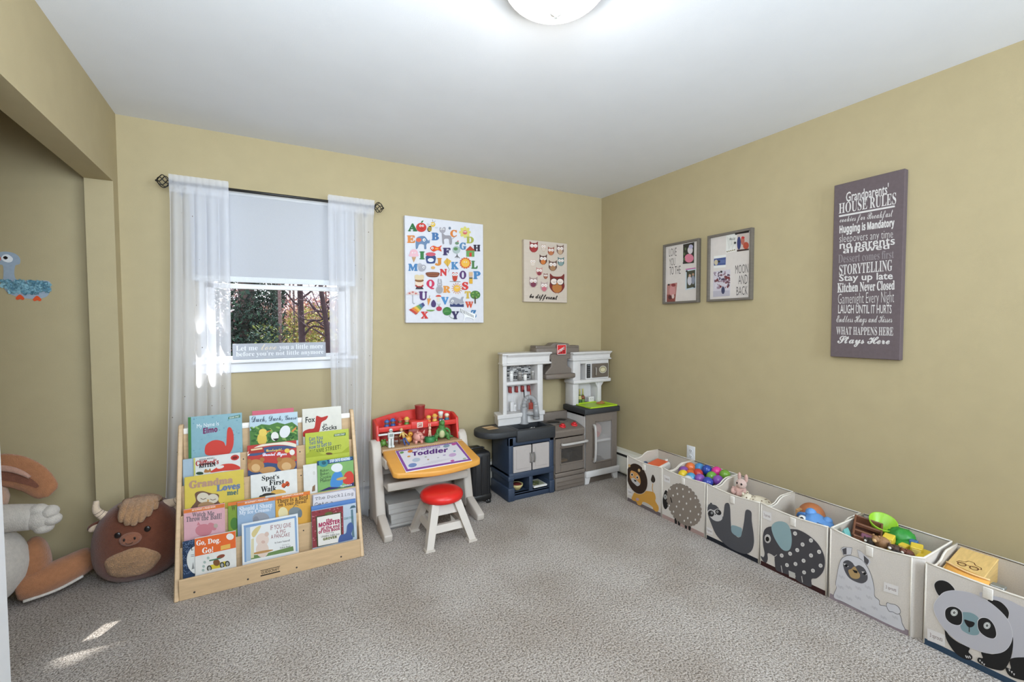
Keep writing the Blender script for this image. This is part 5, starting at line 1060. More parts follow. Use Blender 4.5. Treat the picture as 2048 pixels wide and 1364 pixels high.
f = obj('faucet', MB().lathe([(0, 0.52), (0.038, 0.52), (0.039, 0.530), (0.031, 0.536), (0.030, 0.590), (0.027, 0.595), (0.027, 0.645), (0.014, 0.655), (0, 0.656)], FG_, 18, Matrix.Translation((fx, fy, 0))).tube([(fx, fy - 0.01, 0.605), (fx + 0.035, fy - 0.03, 0.598), (fx + 0.06, fy - 0.045, 0.600)], .011, FG_, 8), K)
neck = curve([(fx, fy, 0.65), (fx + 0.006, fy - 0.004, 0.70), (fx + 0.028, fy - 0.016, 0.728), (fx + 0.058, fy - 0.034, 0.722), (fx + 0.076, fy - 0.046, 0.69), (fx + 0.080, fy - 0.050, 0.655)], 4)
obj('gooseneck', MB().tube(neck, [.0185 + (.0022 if i % 2 else 0) for i in range(len(neck))], FG_, 12, smooth=False), f)
obj('spray_head', MB().cyl((fx + 0.080, fy - 0.050, 0.66), (fx + 0.082, fy - 0.052, 0.575), .020, FG_, .026, 14).cyl((fx + 0.082, fy - 0.052, 0.575), (fx + 0.082, fy - 0.052, 0.560), .028, FG_, .026, 14), f)

# left white tower
TY = -0.195
tw = MB()
tw.prism([(-1.124, TY), (-1.090, TY), (-1.068, -0.07), (-1.096, -0.07)], 2, 0.605, 0.99, KW, .004).box((-0.812, TY, 0.605), (-0.762, -0.07, 0.99), KW, .005, 2)
tw.box((-1.094, -0.082, 0.53), (-0.762, -0.068, 0.99), KW, .003, 1)
for k in range(9): tw.box((-1.085 + k * 0.031, -0.0845, 0.61), (-1.061 + k * 0.031, -0.080, 0.80), KW, .002, 1)
obj('wall_tower', tw, K)
obj('tower_base', MB().prism([(-1.178, TY - 0.010), (-0.748, TY - 0.010), (-0.748, -0.068), (-1.142, -0.068)], 2, 0.577, 0.612, KW, .006, seg=2).prism([(-1.168, TY), (-0.756, TY), (-0.756, -0.068), (-1.134, -0.068)], 2, 0.523, 0.58, KW, .005, seg=2), K)
obj('cornice', MB().prism([(TY + 0.006, 0.978), (-0.068, 0.978), (-0.068, 1.075), (TY - 0.022, 1.075), (TY - 0.022, 1.062), (TY - 0.004, 1.045), (TY - 0.004, 1.005), (TY - 0.016, 0.998), (TY - 0.016, 0.985)], 0, -1.092, -0.700, KW, .003).prism([(-1.130, TY), (-1.09, TY), (-1.09, -0.068), (-1.094, -0.068)], 2, 0.995, 1.065, KW, .003).prism([(-1.142, TY - 0.026), (-0.690, TY - 0.026), (-0.690, -0.066), (-1.104, -0.066)], 2, 1.064, 1.078, KW, .004, seg=2).prism([(-1.138, TY - 0.020), (-0.694, TY - 0.020), (-0.694, -0.066), (-1.100, -0.066)], 2, 0.985, 0.999, KW, .004, seg=2), K)
obj('tower_shelf', MB().box((-1.10, TY + 0.004, 0.828), (-0.80, -0.075, 0.856), KW, .006, 2), K)
def tiles(o, w, h, rows, par, name, seed):
    p = Print(o, BX, BV); g = random.Random(seed); p.rect(0, 0, w, h, '#e4e2e0'); rh = h / rows
    for r_ in range(rows):
        x = -g.random() * 0.03
        while x < w:
            l = 0.020 + g.random() * 0.026; a = max(0, x); b = min(w, x + l)
            if b > a: p.rect(a, r_ * rh + 0.0012, b, (r_ + 1) * rh - 0.0012, g.choice(('#2c2b2c', '#d8d6d4', '#8d8b8a', '#3d3c3c', '#cac8c6', '#2c2b2c')))
            x += l + 0.0025
    p.done(name, par)
tiles((-1.03, -0.0828, 0.862), 0.262, 0.108, 9, K, 'tile_print', 3)
for k, x in enumerate((-1.010, -0.953, -0.896, -0.839)):
    obj('hook', MB().box((x - 0.011, -0.108, 0.758), (x + 0.011, -0.083, 0.806), plastic('#8e2f2c'), .003, 2).box((x - 0.009, -0.116, 0.757), (x + 0.009, -0.106, 0.768), plastic('#8e2f2c'), .002, 1), K)
# range hood
hd = MB().prism([(-0.812, 1.055), (-0.80, 1.018), (-0.665, 1.012), (-0.665, 0.955), (-0.72, 0.905), (-0.725, 0.855), (-0.42, 0.850), (-0.425, 0.905), (-0.50, 0.955), (-0.500, 1.010), (-0.43, 1.012), (-0.385, 1.06), (-0.378, 1.122), (-0.47, 1.118), (-0.49, 1.140), (-0.56, 1.148), (-0.64, 1.146), (-0.672, 1.124), (-0.812, 1.128)], 1, -0.168, -0.075, TAUPE, .008, seg=2)
hd.box((-0.816, -0.182, 1.055), (-0.388, -0.075, 1.110), TAUPE, .012, 2).box((-0.735, -0.205, 0.852), (-0.442, -0.075, 0.895), TAUPE, .012, 2)
h_ = obj('range_hood', hd, K)
b_ = obj('maker_badge', MB().box((-0.620, -0.188, 1.052), (-0.530, -0.181, 1.132), KRED, .002, 1), h_)
def badge(o, w, h, par):
    p = Print(o, BX, BV); W_ = '#e8e2de'
    for a in ((0.04, 0.0, 0.96, 0.04), (0.04, 0.96, 0.96, 1.0), (0.0, 0.04, 0.04, 0.96), (0.96, 0.04, 1.0, 0.96)): p.rect(a[0] * w, a[1] * h, a[2] * w, a[3] * h, W_)
    for k in range(3): p.poly([((.10 + .27 * k) * w, .08 * h), ((.30 + .27 * k) * w, .08 * h), ((.30 + .27 * k) * w, (.30 + .25 * k) * h), ((.10 + .27 * k) * w, (.14 + .25 * k) * h)], '#9c2226')
    p.mb.v = p.mb.v; p.text('STEP2', .10 * w, .14 * h, .80 * w, .42 * h, W_, 'bold', 0.02, tilt=.55 * h / w); p.done('badge_print', par)
badge((-0.620, -0.1885, 1.052), 0.090, 0.080, b_)
tiles((-0.50, -0.0765, 0.90), 0.05, 0.10, 8, K, 'tile_print', 5)
obj('hood_backing', MB().box((-0.77, -0.076, 0.87), (-0.39, -0.070, 1.02), TAUPE2), K)
# stove
SXa, SXb = -0.758, -0.464
sv = MB()
sv.prism([(-0.345, 0.412), (-0.075, 0.412), (-0.075, 0.505), (-0.24, 0.502), (-0.350, 0.470), (-0.356, 0.460), (-0.350, 0.418)], 0, SXa, SXb, TAUPE, .006)
sv.box((SXa, -0.345, 0.0), (SXa + .012, -0.075, 0.414), TAUPE, .003, 1).box((SXb - .012, -0.345, 0.0), (SXb, -0.075, 0.414), TAUPE, .003, 1).box((SXa, -0.10, 0.0), (SXb, -0.075, 0.414), TAUPE2, .003, 1).box((SXa, -0.345, 0.200), (SXb, -0.09, 0.212), TAUPE2, .002, 1).box((SXa, -0.345, 0.0), (SXb, -0.075, 0.06), TAUPE, .003, 1)
sv.box((SXa, -0.115, 0.495), (SXb, -0.075, 0.567), TAUPE, .006, 2)
st = obj('stove', sv, K)
for x, y, r_ in ((-0.668, -0.205, 0.052), (-0.560, -0.155, 0.044)):
    obj('burner', MB().cyl((x, y, 0.498), (x, y, 0.5055), r_ + .006, TAUPE2, n=26).cyl((x, y, 0.505), (x, y, 0.5075), r_, BLK, n=26), st)
N3 = Vector((0, -0.28, 0.96)).normalized()
for x in (-0.645, -0.530):
    c_ = Vector((x, -0.298, 0.487)); obj('knob', MB().cyl(c_ - N3 * .004, c_ + N3 * .009, .027, KRED, .025, 22).cyl(c_ + N3 * .009, c_ + N3 * .022, .017, KRED, .015, 18), st)
obj('oven_drawer', MB().box((SXa + .004, -0.357, 0.004), (SXb - .004, -0.345, 0.100), TAUPE, .004, 2).box((SXa + .02, -0.3600, 0.030), (SXb - .02, -0.355, 0.036), TAUPE2).box((SXa + .02, -0.3600, 0.062), (SXb - .02, -0.355, 0.068), TAUPE2).box((SXa, -0.362, 0.104), (SXb, -0.345, 0.138), TAUPE, .006, 2), K)
SM = mat('#55504c', 0.15, 0.0, alpha=0.42, spec=0.6); CL = mat('#c9c2bd', 0.15, 0.0, alpha=0.22, spec=0.6)
def doorframe(name, xa, xb, za, zb, wa, wb_, wz0, wz1, par, y=-0.360, m=TAUPE):
    mb = MB(); yb = y + 0.014
    mb.box((xa, y, za), (wa, yb, zb), m, .004, 1).box((wb_, y, za), (xb, yb, zb), m, .004, 1).box((wa - .002, y, za), (wb_ + .002, yb, wz0), m, .004, 1).box((wa - .002, y, wz1), (wb_ + .002, yb, zb), m, .004, 1)
    for a in ((wa - .010, wz0 - .010, wa, wz1 + .010), (wb_, wz0 - .010, wb_ + .010, wz1 + .010), (wa - .010, wz0 - .010, wb_ + .010, wz0), (wa - .010, wz1, wb_ + .010, wz1 + .010)): mb.box((a[0], y - .006, a[1]), (a[2], y + .002, a[3]), m, .003, 1)
    return obj(name, mb, par)
# the oven is hollow behind its window
od = doorframe('oven_door', SXa + .004, SXb - .004, 0.142, 0.408, -0.703, -0.490, 0.212, 0.330, K)
obj('oven_window', MB().box((-0.703, -0.357, 0.212), (-0.490, -0.354, 0.330), SM), od)
obj('handle', MB().tube(curve([(-0.695, -0.362, 0.362), (-0.692, -0.385, 0.364), (-0.58, -0.392, 0.366), (-0.468, -0.385, 0.366), (-0.466, -0.362, 0.364)], 5), .010, SIL, 8), od)
# fridge
FXa, FXb = -0.458, -0.130
fb = MB().box((FXa, -0.345, 0.10), (FXa + .014, -0.075, 0.572), KW, .003, 1).box((FXb - .014, -0.345, 0.10), (FXb, -0.075, 0.572), KW, .003, 1).box((FXa, -0.089, 0.10), (FXb, -0.075, 0.572), KW, .003, 1).box((FXa, -0.345, 0.10), (FXb, -0.075, 0.135), KW, .003, 1).box((FXa, -0.345, 0.55), (FXb, -0.075, 0.572), KW, .003, 1)
fo = obj('fridge_body', fb, K); obj('fridge_shelf', MB().box((FXa + .014, -0.335, 0.325), (FXb - .014, -0.089, 0.345), KW, .003, 1), fo)
obj('fridge_base', MB().box((-0.463, -0.372, 0.058), (-0.108, -0.075, 0.108), KW, .006, 2).prism([(-0.463, 0.0), (-0.425, 0.0), (-0.405, 0.060), (-0.463, 0.060)], 1, -0.360, -0.075, KW, .004).prism([(-0.118, 0.0), (-0.155, 0.0), (-0.180, 0.060), (-0.118, 0.060)], 1, -0.360, -0.075, KW, .004).box((-0.43, -0.335, 0.0), (-0.15, -0.32, 0.06), TAUPE2), K)
fd = doorframe('fridge_door', FXa, FXb, 0.108, 0.570, -0.358, -0.190, 0.175, 0.500, K, y=-0.362)
obj('fridge_window', MB().box((-0.358, -0.359, 0.175), (-0.190, -0.356, 0.500), CL), fd)
obj('handle', MB().tube(curve([(-0.385, -0.362, 0.188), (-0.386, -0.388, 0.20), (-0.386, -0.396, 0.33), (-0.386, -0.388, 0.465), (-0.385, -0.362, 0.478)], 5), .0105, SIL, 8).box((-0.398, -0.376, 0.185), (-0.376, -0.36, 0.215), TAUPE, .004, 2).box((-0.398, -0.376, 0.452), (-0.376, -0.36, 0.482), TAUPE, .004, 2), fd)
obj('fridge_counter', MB().box((-0.480, -0.378, 0.572), (-0.112, -0.072, 0.617), CHAR, .007, 2), K)
# right tower with microwave
mt = MB().box((-0.455, TY + 0.01, 0.617), (-0.396, -0.075, 0.80), KW, .005, 2).box((-0.190, TY + 0.01, 0.617), (-0.150, -0.075, 0.80), KW, .005, 2).box((-0.455, -0.086, 0.617), (-0.15, -0.072, 0.80), KW, .003, 1)
mt.prism([(-0.19, 0.80), (-0.19, 0.755), (-0.215, 0.80)], 1, TY + .02, -0.09, KW).prism([(-0.15, 0.80), (-0.15, 0.755), (-0.115, 0.80)], 1, TY + .02, -0.09, KW)
obj('microwave_tower', mt, K)
mw = MB().box((-0.462, TY, 0.828), (-0.385, -0.072, 0.995), KW, .005, 2).box((-0.385, -0.095, 0.828), (-0.078, -0.072, 0.995), KW, .004, 1).box((-0.385, TY, 0.965), (-0.078, -0.072, 0.995), KW, .004, 1).box((-0.33, TY, 0.828), (-0.078, -0.09, 0.97), KW, .004, 1)
m_ = obj('microwave', mw, K)
obj('microwave_shelf', MB().box((-0.468, TY - .014, 0.800), (-0.062, -0.070, 0.830), KW, .007, 2), K)
obj('microwave_cornice', MB().prism([(TY + 0.004, 0.992), (-0.070, 0.992), (-0.070, 1.064), (TY - 0.020, 1.064), (TY - 0.020, 1.052), (TY - 0.003, 1.038), (TY - 0.003, 1.012), (TY - 0.014, 1.006), (TY - 0.014, 0.994)], 0, -0.470, -0.064, KW, .003).box((-0.480, TY - .022, 1.054), (-0.056, -0.068, 1.066), KW, .004, 2).box((-0.474, TY - .016, 0.994), (-0.060, -0.068, 1.007), KW, .004, 2), K)
md = obj('microwave_door', MB().box((-0.268, TY - .010, 0.842), (-0.090, TY + .001, 0.962), TAUPE2, .004, 1), m_)
obj('control_panel', MB().box((-0.322, TY - .003, 0.842), (-0.282, TY + .001, 0.960), BLK, .001, 1), m_)
p = Print((-0.322, TY - .0032, 0.842), BX, BV)
for r_ in range(5):
    for q_ in range(2): p.rect(.008 + q_ * .014, .012 + r_ * .018, .018 + q_ * .014, .022 + r_ * .018, '#6a6a6c')
p.rect(.006, .104, .034, .112, '#8a8f96'); p.done('panel_print', m_)
p = Print((-0.268, TY - .0104, 0.842), BX, BV); p.ell(.115, .066, .042, .032, '#c9c4b4'); p.ell(.115, .066, .036, .026, '#a39a78'); p.ell(.115, .064, .026, .016, '#d6ccaa'); p.done('food_print', m_)
obj('microwave_handle', MB().tube([(-0.236, TY - .010, 0.862), (-0.236, TY - .022, 0.868), (-0.236, TY - .022, 0.925), (-0.236, TY - .010, 0.931)], .006, plastic('#8f8880'), 8), m_)

# toy things kept in and on the kitchen
def shaker(label, x, y, z, h, r_, body, cap):
    t = thing('spice_shaker', label, 'shaker', (x, y, z), 'shakers on the kitchen shelf'); T = Matrix.Translation((x, y, z))
    obj('jar', MB().lathe([(0, 0), (r_, 0), (r_, h * .72), (r_ * .85, h * .78), (0, h * .78)], plastic(body, .3), 16, T), t)
    obj('cap', MB().lathe([(r_ * .9, h * .77), (r_ * .9, h * .97), (r_ * .7, h), (0, h)], plastic(cap, .35), 16, T), t)
shaker('tall white shaker at the left of the toy kitchen shelf', -1.024, -0.145, .857, .078, .016, '#dddbd8', '#e4e2df')
shaker('grey pepper shaker, second on the toy kitchen shelf', -0.948, -0.145, .857, .066, .019, '#77736f', '#a8a4a0')
shaker('short white shaker with a grey cap, third on the toy kitchen shelf', -0.903, -0.15, .857, .056, .015, '#e2dfda', '#9d9894')
shaker('speckled grey shaker at the right of the toy kitchen shelf', -0.828, -0.145, .857, .072, .014, '#8b8782', '#b4b0ab')
def utensil(label, x, m, kind):
    t = thing('toy_utensil', label, 'utensil', (x, -0.118, .64), 'utensils on the kitchen hooks')
    obj('handle', MB().tube([(x, -0.119, .775), (x + .004, -0.122, .70), (x + .006, -0.120, .665)], .0045, m, 6), t)
    if kind: obj('blade', MB().box((x - .016, -0.124, .612), (x + .026, -0.119, .668), m, .004, 2), t)
    else: obj('bowl', MB().ball((x + .006, -0.12, .645), (.020, .007, .026), m), t)
utensil('black toy ladle hanging from the third red hook', -0.896, BLK, 0)
utensil('red toy spatula hanging from the fourth red hook', -0.836, plastic('#a8483a'), 1)
t = thing('toy_phone', 'white toy phone on the ledge of the toy kitchen tower', 'toy phone', (-1.0, -0.12, .612))
obj('handset', MB().box((-1.022, -0.13, .612), (-0.990, -0.105, .690), KW, .006, 2), t); obj('cradle', MB().box((-0.992, -0.135, .612), (-0.968, -0.105, .668), KW, .006, 2).box((-0.984, -0.137, .625), (-0.974, -0.134, .650), plastic('#a9a7a5'), .002, 1), t)
t = thing('cleaning_cloth', 'crumpled white cloth lying in the toy sink', 'cloth', (-0.90, -0.25, .452)); g = random.Random(4)
obj('folds', MB().ball((-0.895, -0.25, .470), (.045, .03, .026), fabric('#e0dfdd'), 14, 10, fn=lambda p_, v: p_ * (1 + .22 * math.sin(v.x * 9 + v.z * 5) * math.cos(v.y * 8))), t)
t = thing('serving_tray', 'lime green toy tray lying on the fridge counter', 'tray', (-0.29, -0.27, .617)); LG = plastic('#a5c428', .4)
tr = MB().box((-0.425, -0.372, .6175), (-0.135, -0.155, .622), LG, .002, 1)
for a, b in (((-0.425, -0.372), (-0.419, -0.155)), ((-0.141, -0.372), (-0.135, -0.155)), ((-0.425, -0.372), (-0.135, -0.366)), ((-0.425, -0.161), (-0.135, -0.155))): tr.box((a[0], a[1], .618), (b[0], b[1], .629), LG, .002, 1)
obj('tray_body', tr, t)
t = thing('toy_cookie', 'brown toy cookie lying on the lime green tray', 'toy food', (-0.205, -0.25, .622)); CK = mat('#a8713f', .8, .15, 60, .3, 120)
obj('biscuit', MB().ball((-0.215, -0.25, .630), (.042, .030, .0085), CK, 18, 8), t); obj('crumb', MB().ball((-0.190, -0.235, .636), (.016, .013, .008), CK, 10, 6), t)
for lab, x, y, body, band in (('green toy bottle with a tan neck in the right kitchen tower', -0.352, -0.14, '#3f5a30', '#c9bd7c'), ('dark red and green toy bottle beside the other bottle', -0.315, -0.135, '#5f7a38', '#7c3428')):
    t = thing('toy_bottle', lab, 'bottle', (x, y, .617), 'bottles in the right kitchen tower'); T = Matrix.Translation((x, y, .617))
    obj('body', MB().lathe([(0, 0), (.017, 0), (.018, .004), (.018, .055), (.008, .078), (.007, .080), (0, .08)], plastic(body, .25), 16, T), t); obj('neck', MB().lathe([(.0075, .078), (.0065, .118), (.0085, .120), (.0085, .126), (0, .126)], plastic(band if 'tan' in lab else '#c9bd7c', .3), 14, T), t); obj('shoulder_band', MB().lathe([(.0183, .040), (.0183, .054), (.012, .070)], plastic(band, .3), 16, T), t)
t = thing('toy_canister', 'small white toy canister beside the bottles', 'canister', (-0.23, -0.14, .617)); obj('box_body', MB().box((-0.262, -0.158, .617), (-0.205, -0.128, .672), KW, .005, 2), t); obj('button', MB().cyl((-0.248, -0.158, .655), (-0.248, -0.162, .655), .004, SIL).cyl((-0.225, -0.158, .655), (-0.225, -0.162, .655), .004, SIL), t)
# hollow things seen behind the windows stand just behind the panes
t = thing('toy_pot', 'dark toy cooking pot behind the oven window', 'pot', (-0.585, -0.27, .2125)); PT = plastic('#46443f', .35); T = Matrix.Translation((-0.585, -0.27, .2125))
obj('pot_body', MB().lathe([(0, 0), (.040, 0), (.044, .006), (.046, .062), (.043, .062), (.040, .008), (0, .008)], PT, 22, T), t); obj('handle', MB().cyl((-0.54, -0.27, .266), (-0.495, -0.27, .274), .007, PT), t)
t = thing('toy_bread', 'tan slice of toy bread behind the oven window', 'toy food', (-0.66, -0.31, .2125)); obj('slice', MB().box((-0.700, -0.335, .2125), (-0.620, -0.285, .230), mat('#b08a54', .8, .1, 60), .005, 2), t)
t = thing('toy_meat', 'pinkish toy food bag on the fridge shelf behind the window', 'toy food', (-0.27, -0.22, .345)); obj('bag', MB().ball((-0.265, -0.24, .405), (.062, .05, .060), plastic('#b0847c', .4)), t); obj('steak', MB().ball((-0.285, -0.285, .375), (.036, .012, .026), plastic('#a8483c', .5)), t)
t = thing('toy_bowl', 'black toy bowl with a white zigzag at the bottom of the fridge', 'bowl', (-0.26, -0.24, .135)); T = Matrix.Translation((-0.255, -0.26, .135)); obj('bowl_body', MB().lathe([(0, .046), (.03, .044), (.055, .022), (.060, 0), (0, 0)], BLK, 24, T), t)
p = Print((-0.300, -0.322, .140), BX, BV); p.line([(.002, .006), (.012, .022), (.020, .008), (.032, .024), (.042, .008), (.054, .024), (.064, .008), (.078, .022)], .0045, '#d8d6d2'); p.done('rim_pattern', t)
t = thing('wooden_bowl', 'yellowish toy bowl in the left cubby of the sink cabinet', 'bowl', (-1.055, -0.28, .052)); T = Matrix.Translation((-1.058, -0.285, .052)); obj('bowl_body', MB().lathe([(0, 0), (.022, 0), (.045, .030), (.048, .044), (.043, .044), (.020, .006), (0, .006)], plastic('#c8b880', .5), 22, T), t); obj('bowl_filling', MB().lathe([(.042, .034), (.03, .046), (0, .05)], plastic('#6a2a26'), 20, T), t)
t = thing('board_book', 'green and white board book lying in the right cubby', 'book', (-0.87, -0.28, .052)); obj('cover', MB().box((-0.935, -0.335, .0525), (-0.815, -0.20, .066), mat('#e2e0da', .5), .002, 1), t); p = Print((-0.935, -0.335, .0662), BX, (0, 1, 0)); p.rect(.01, .015, .11, .12, '#b4b496'); [p.ell(.02 + .09 * rnd.random(), .03 + .08 * rnd.random(), .012, .014, rnd.choice(('#5f6f3c', '#8a8a50', '#3d4a30'))) for k in range(14)]; p.done('cover_print', t)
# ------------------------------------------------------------------ six animal storage bins along the right wall
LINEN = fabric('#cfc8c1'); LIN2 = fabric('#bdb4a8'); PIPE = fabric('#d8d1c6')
XF, XB, BH = -0.390, -0.072, 0.335
def bin_(label, ya, yb, band, base, quad, draw, tag, dip=0.012, h=BH, cham=0.0, side_dip=0.035):
    yc = (ya + yb) / 2; t = thing('storage_bin', label, 'storage bin', ((XF + XB) / 2, yc, 0), 'animal storage bins along the right wall'); th = 0.004
    yr = yb + cham
    top = [(ya + (yr - ya) * k / 10, h - dip * math.sin(math.pi * k / 10)) for k in range(11)]
    obj('front_panel', MB().prism([(ya, 0)] + top + [(yr, 0)], 0, XF, XF + th, LINEN), t)
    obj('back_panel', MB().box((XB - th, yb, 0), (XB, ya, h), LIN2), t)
    W_ = XB - XF
    prof = [(XF + th, h)] + [(XF + W_ * u, h - side_dip * d_) for u, d_ in ((.10, .55), (.22, .95), (.34, 1), (.44, .8), (.54, .25), (.62, 0))] + [(XB - th, h)]
    prof2 = prof if not cham else [(XF + cham, h)] + [(XF + W_ * u, h) for u in (.3, .6)] + [(XB - th, h)]
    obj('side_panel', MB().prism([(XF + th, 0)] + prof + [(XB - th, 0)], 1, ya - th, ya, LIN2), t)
    obj('side_panel', MB().prism([(prof2[0][0], 0)] + prof2 + [(XB - th, 0)], 1, yb, yb + th, LINEN), t)
    if cham: obj('corner_panel', MB().add([(XF, yr, 0), (XF + cham, yb, 0), (XF + cham, yb, h), (XF, yr, h), (XF + th, yr + th, 0), (XF + cham + th, yb + th, 0), (XF + cham + th, yb + th, h), (XF + th, yr + th, h)], [(0, 3, 2, 1), (4, 5, 6, 7), (3, 7, 6, 2), (0, 1, 5, 4)], LINEN), t)
    obj('added_floor', MB().box((XF + th, yb + th + cham, base - 0.004), (XB - th, ya - th, base), LIN2), t)  # unseen floor added partway up to hold the toys, not the bin's bottom
    rim = [(XF + th / 2, y, z) for y, z in top] + ([(XF + cham, yb + th / 2, h)] if cham else []) + [(x, yb + th / 2, z) for x, z in prof2] + [(XB - th / 2, yb, h), (XB - th / 2, ya, h)] + [(x, ya - th / 2, z) for x, z in prof[::-1]]
    obj('rim_piping', MB().tube(rim, 0.0042, PIPE, 6, closed=True), t)
    for y in (ya - 0.001, yr + 0.001): obj('edge_piping', MB().cyl((XF, y, 0.004), (XF, y, h - 0.002), 0.0032, PIPE, n=6), t)
    obj('base_band', MB().box((XF - 0.0012, yr + 0.001, 0.0), (XF, ya - 0.001, 0.024), fabric(band)), t)
    ym = (ya + yr) / 2 - 0.005
    obj('pull_loop', MB().box((XF - 0.0075, ym - 0.014, h - dip - 0.047), (XF - 0.001, ym + 0.014, h - dip - 0.004), fabric('#dcd6ce'), .003, 2), t)
    q = QPrint(quad, (XF, ya, 0), RU, BV, ya - yr, h, 0.0016); q.clip = True; draw(q); q.done('felt_animal', t)
    if tag:
        cx, cy, w_, h_, tl = tag; q2 = QPrint(quad, (XF, ya, 0), RU, BV, ya - yr, h, 0.0022); q2.poly([(cx - w_ / 2, cy + h_ / 2 - tl * w_ / 2), (cx + w_ / 2, cy + h_ / 2 + tl * w_ / 2), (cx + w_ / 2, cy - h_ / 2 + tl * w_ / 2), (cx - w_ / 2, cy - h_ / 2 - tl * w_ / 2)], '#ece8e6')
        q2.tq('3 sprouts', cx - w_ * .36, cy - h_ * .22 - tl * w_ * .36, cy + h_ * .26 - tl * w_ * .36, cx + w_ * .36, cy - h_ * .22 + tl * w_ * .36, cy + h_ * .26 + tl * w_ * .36, '#6c4a44', 'sans', 0.0); q2.done('sewn_label', t)
    return t
def dr1(q):
    YO = '#dba24a'
    q.spline([(215, 700), (250, 655), (330, 640), (430, 640), (500, 660), (520, 720), (515, 770), (550, 840), (550, 895), (520, 915), (480, 880), (470, 850), (400, 800), (345, 785), (330, 815), (305, 835), (270, 820), (255, 785), (215, 770), (195, 745)], YO)
    q.poly([(345, 790), (400, 802), (470, 855), (440, 860), (340, 820)], '#cfc8c1')
    q.line([(505, 710), (490, 660), (480, 600), (490, 545)], .005, YO); q.ell(275, 752, 22, 20, '#c0a0a8')
    q.spline([(495, 435), (520, 480), (520, 515), (495, 535), (470, 510), (472, 480)], '#3e342f')
    BR = '#3b2a22'; q.ell(291, 490, 134, 196, '#ddd4ca', -12, 30); q.ell(291, 490, 129, 191, BR, -12, 30)
    q.ell(205, 325, 14, 20, '#d9b27c', 0); q.ell(325, 383, 16, 20, '#d9b27c', 0)
    q.spline([(222, 385), (250, 390), (290, 410), (325, 455), (335, 520), (322, 560), (290, 575), (255, 550), (222, 515), (200, 470), (205, 420)], '#dda05a'); q.spline([(215, 480), (250, 475), (300, 520), (325, 555), (290, 578), (255, 552), (220, 515)], '#cdc9c8')
    for x, y in ((230, 433), (295, 468)): q.ell(x, y, 17, 22, '#e9e4de'); q.ell(x, y + 1, 11, 14, '#1e1a18')
    q.poly([(243, 492), (280, 505), (278, 522), (258, 520)], '#1e1a18')
bin_('fabric bin with a felt lion, farthest of the row by the kitchen', -0.757, -1.080, '#6a5f60', .20, [(128, 769), (582, 983), (605, 355), (190, 205)], dr1, (178, 655, 62, 80, .35), .014)
def dr2(q):
    G_ = '#8f8379'
    for x in (772, 815, 905, 952): q.spline([(x - 14, 1000 + (x - 772) * .46), (x + 14, 1008 + (x - 772) * .46), (x + 17, 1050 + (x - 772) * .46), (x + 4, 1092 + (x - 772) * .40), (x - 12, 1070 + (x - 772) * .46)], '#231f1e')
    q.spline([(648, 640), (680, 665), (700, 720), (690, 800), (665, 860), (635, 882), (610, 840), (605, 760), (622, 690)], '#231f1e')
    n = 30
    for k in range(n): q.ell(885 + 205 * math.cos(2 * math.pi * k / n) * .97 + 24 * math.sin(2 * math.pi * k / n), 830 + 238 * math.sin(2 * math.pi * k / n) + 55 * math.cos(2 * math.pi * k / n), 30, 30, G_, n=12)
    q.spline([(885 + 205 * math.cos(a * .5236) + 24 * math.sin(a * .5236), 830 + 238 * math.sin(a * .5236) + 55 * math.cos(a * .5236)) for a in range(12)], G_)
    for x, y in ((710, 625), (800, 620), (878, 632), (958, 668), (1035, 745), (748, 708), (808, 690), (882, 724), (975, 756), (828, 786), (922, 812), (1038, 855), (692, 834), (790, 848), (876, 882), (970, 908), (748, 914), (834, 957), (1073, 948), (934, 996), (1032, 1016), (888, 1030), (973, 1050)): q.ell(x, y, 9, 14, '#e6e2dd', 0, 12)
    q.ell(643, 722, 21, 32, '#e9e5e1'); q.ell(643, 722, 17, 27, '#2a2625'); q.ell(643, 722, 13, 20, '#d8d8d8'); q.ell(643, 722, 7, 11, '#1c1918'); q.poly([(706, 722), (722, 740), (736, 802), (722, 796)], '#231f1e')
bin_('fabric bin with a spotted felt sheep holding colourful plastic balls', -1.086, -1.418, '#a58c86', .165, [(583, 985), (1143, 1244), (1160, 570), (615, 360)], dr2, (673, 500, 80, 80, .4), .010)
def dr3(q):
    S_ = '#55555a'
    q.spline([(150, 400), (165, 392), (168, 382), (185, 384), (188, 396), (230, 412), (265, 460), (288, 520), (300, 470), (318, 392), (362, 402), (366, 560), (372, 640), (420, 715), (455, 715), (480, 650), (500, 560), (520, 455), (572, 470), (575, 560), (590, 700), (588, 790), (560, 860), (500, 890), (400, 860), (300, 800), (210, 700), (165, 590), (138, 500), (136, 440)], S_)
    q.spline([(370, 610), (400, 604), (445, 618), (476, 640), (460, 715), (420, 712), (372, 672)], '#8fa9b0')
    q.spline([(136, 465), (165, 445), (200, 455), (235, 440), (262, 450), (282, 500), (278, 545), (235, 565), (185, 548), (145, 500)], '#d7d4d4')
    q.ell(170, 488, 32, 30, '#2e2c2e', 40); q.ell(245, 475, 33, 26, '#2e2c2e', 35); q.ell(178, 482, 10, 12, '#c5c5c8'); q.ell(178, 482, 5, 6, '#222222'); q.ell(236, 470, 10, 12, '#c5c5c8'); q.ell(236, 470, 5, 6, '#222222'); q.poly([(205, 488), (222, 492), (212, 504)], '#222222')
bin_('fabric bin with a grey felt sloth, third of the row', -1.430, -1.757, '#23252c', .215, [(102, 742), (631, 988), (655, 385), (145, 200)], dr3, (142, 662, 66, 62, .4), .012)
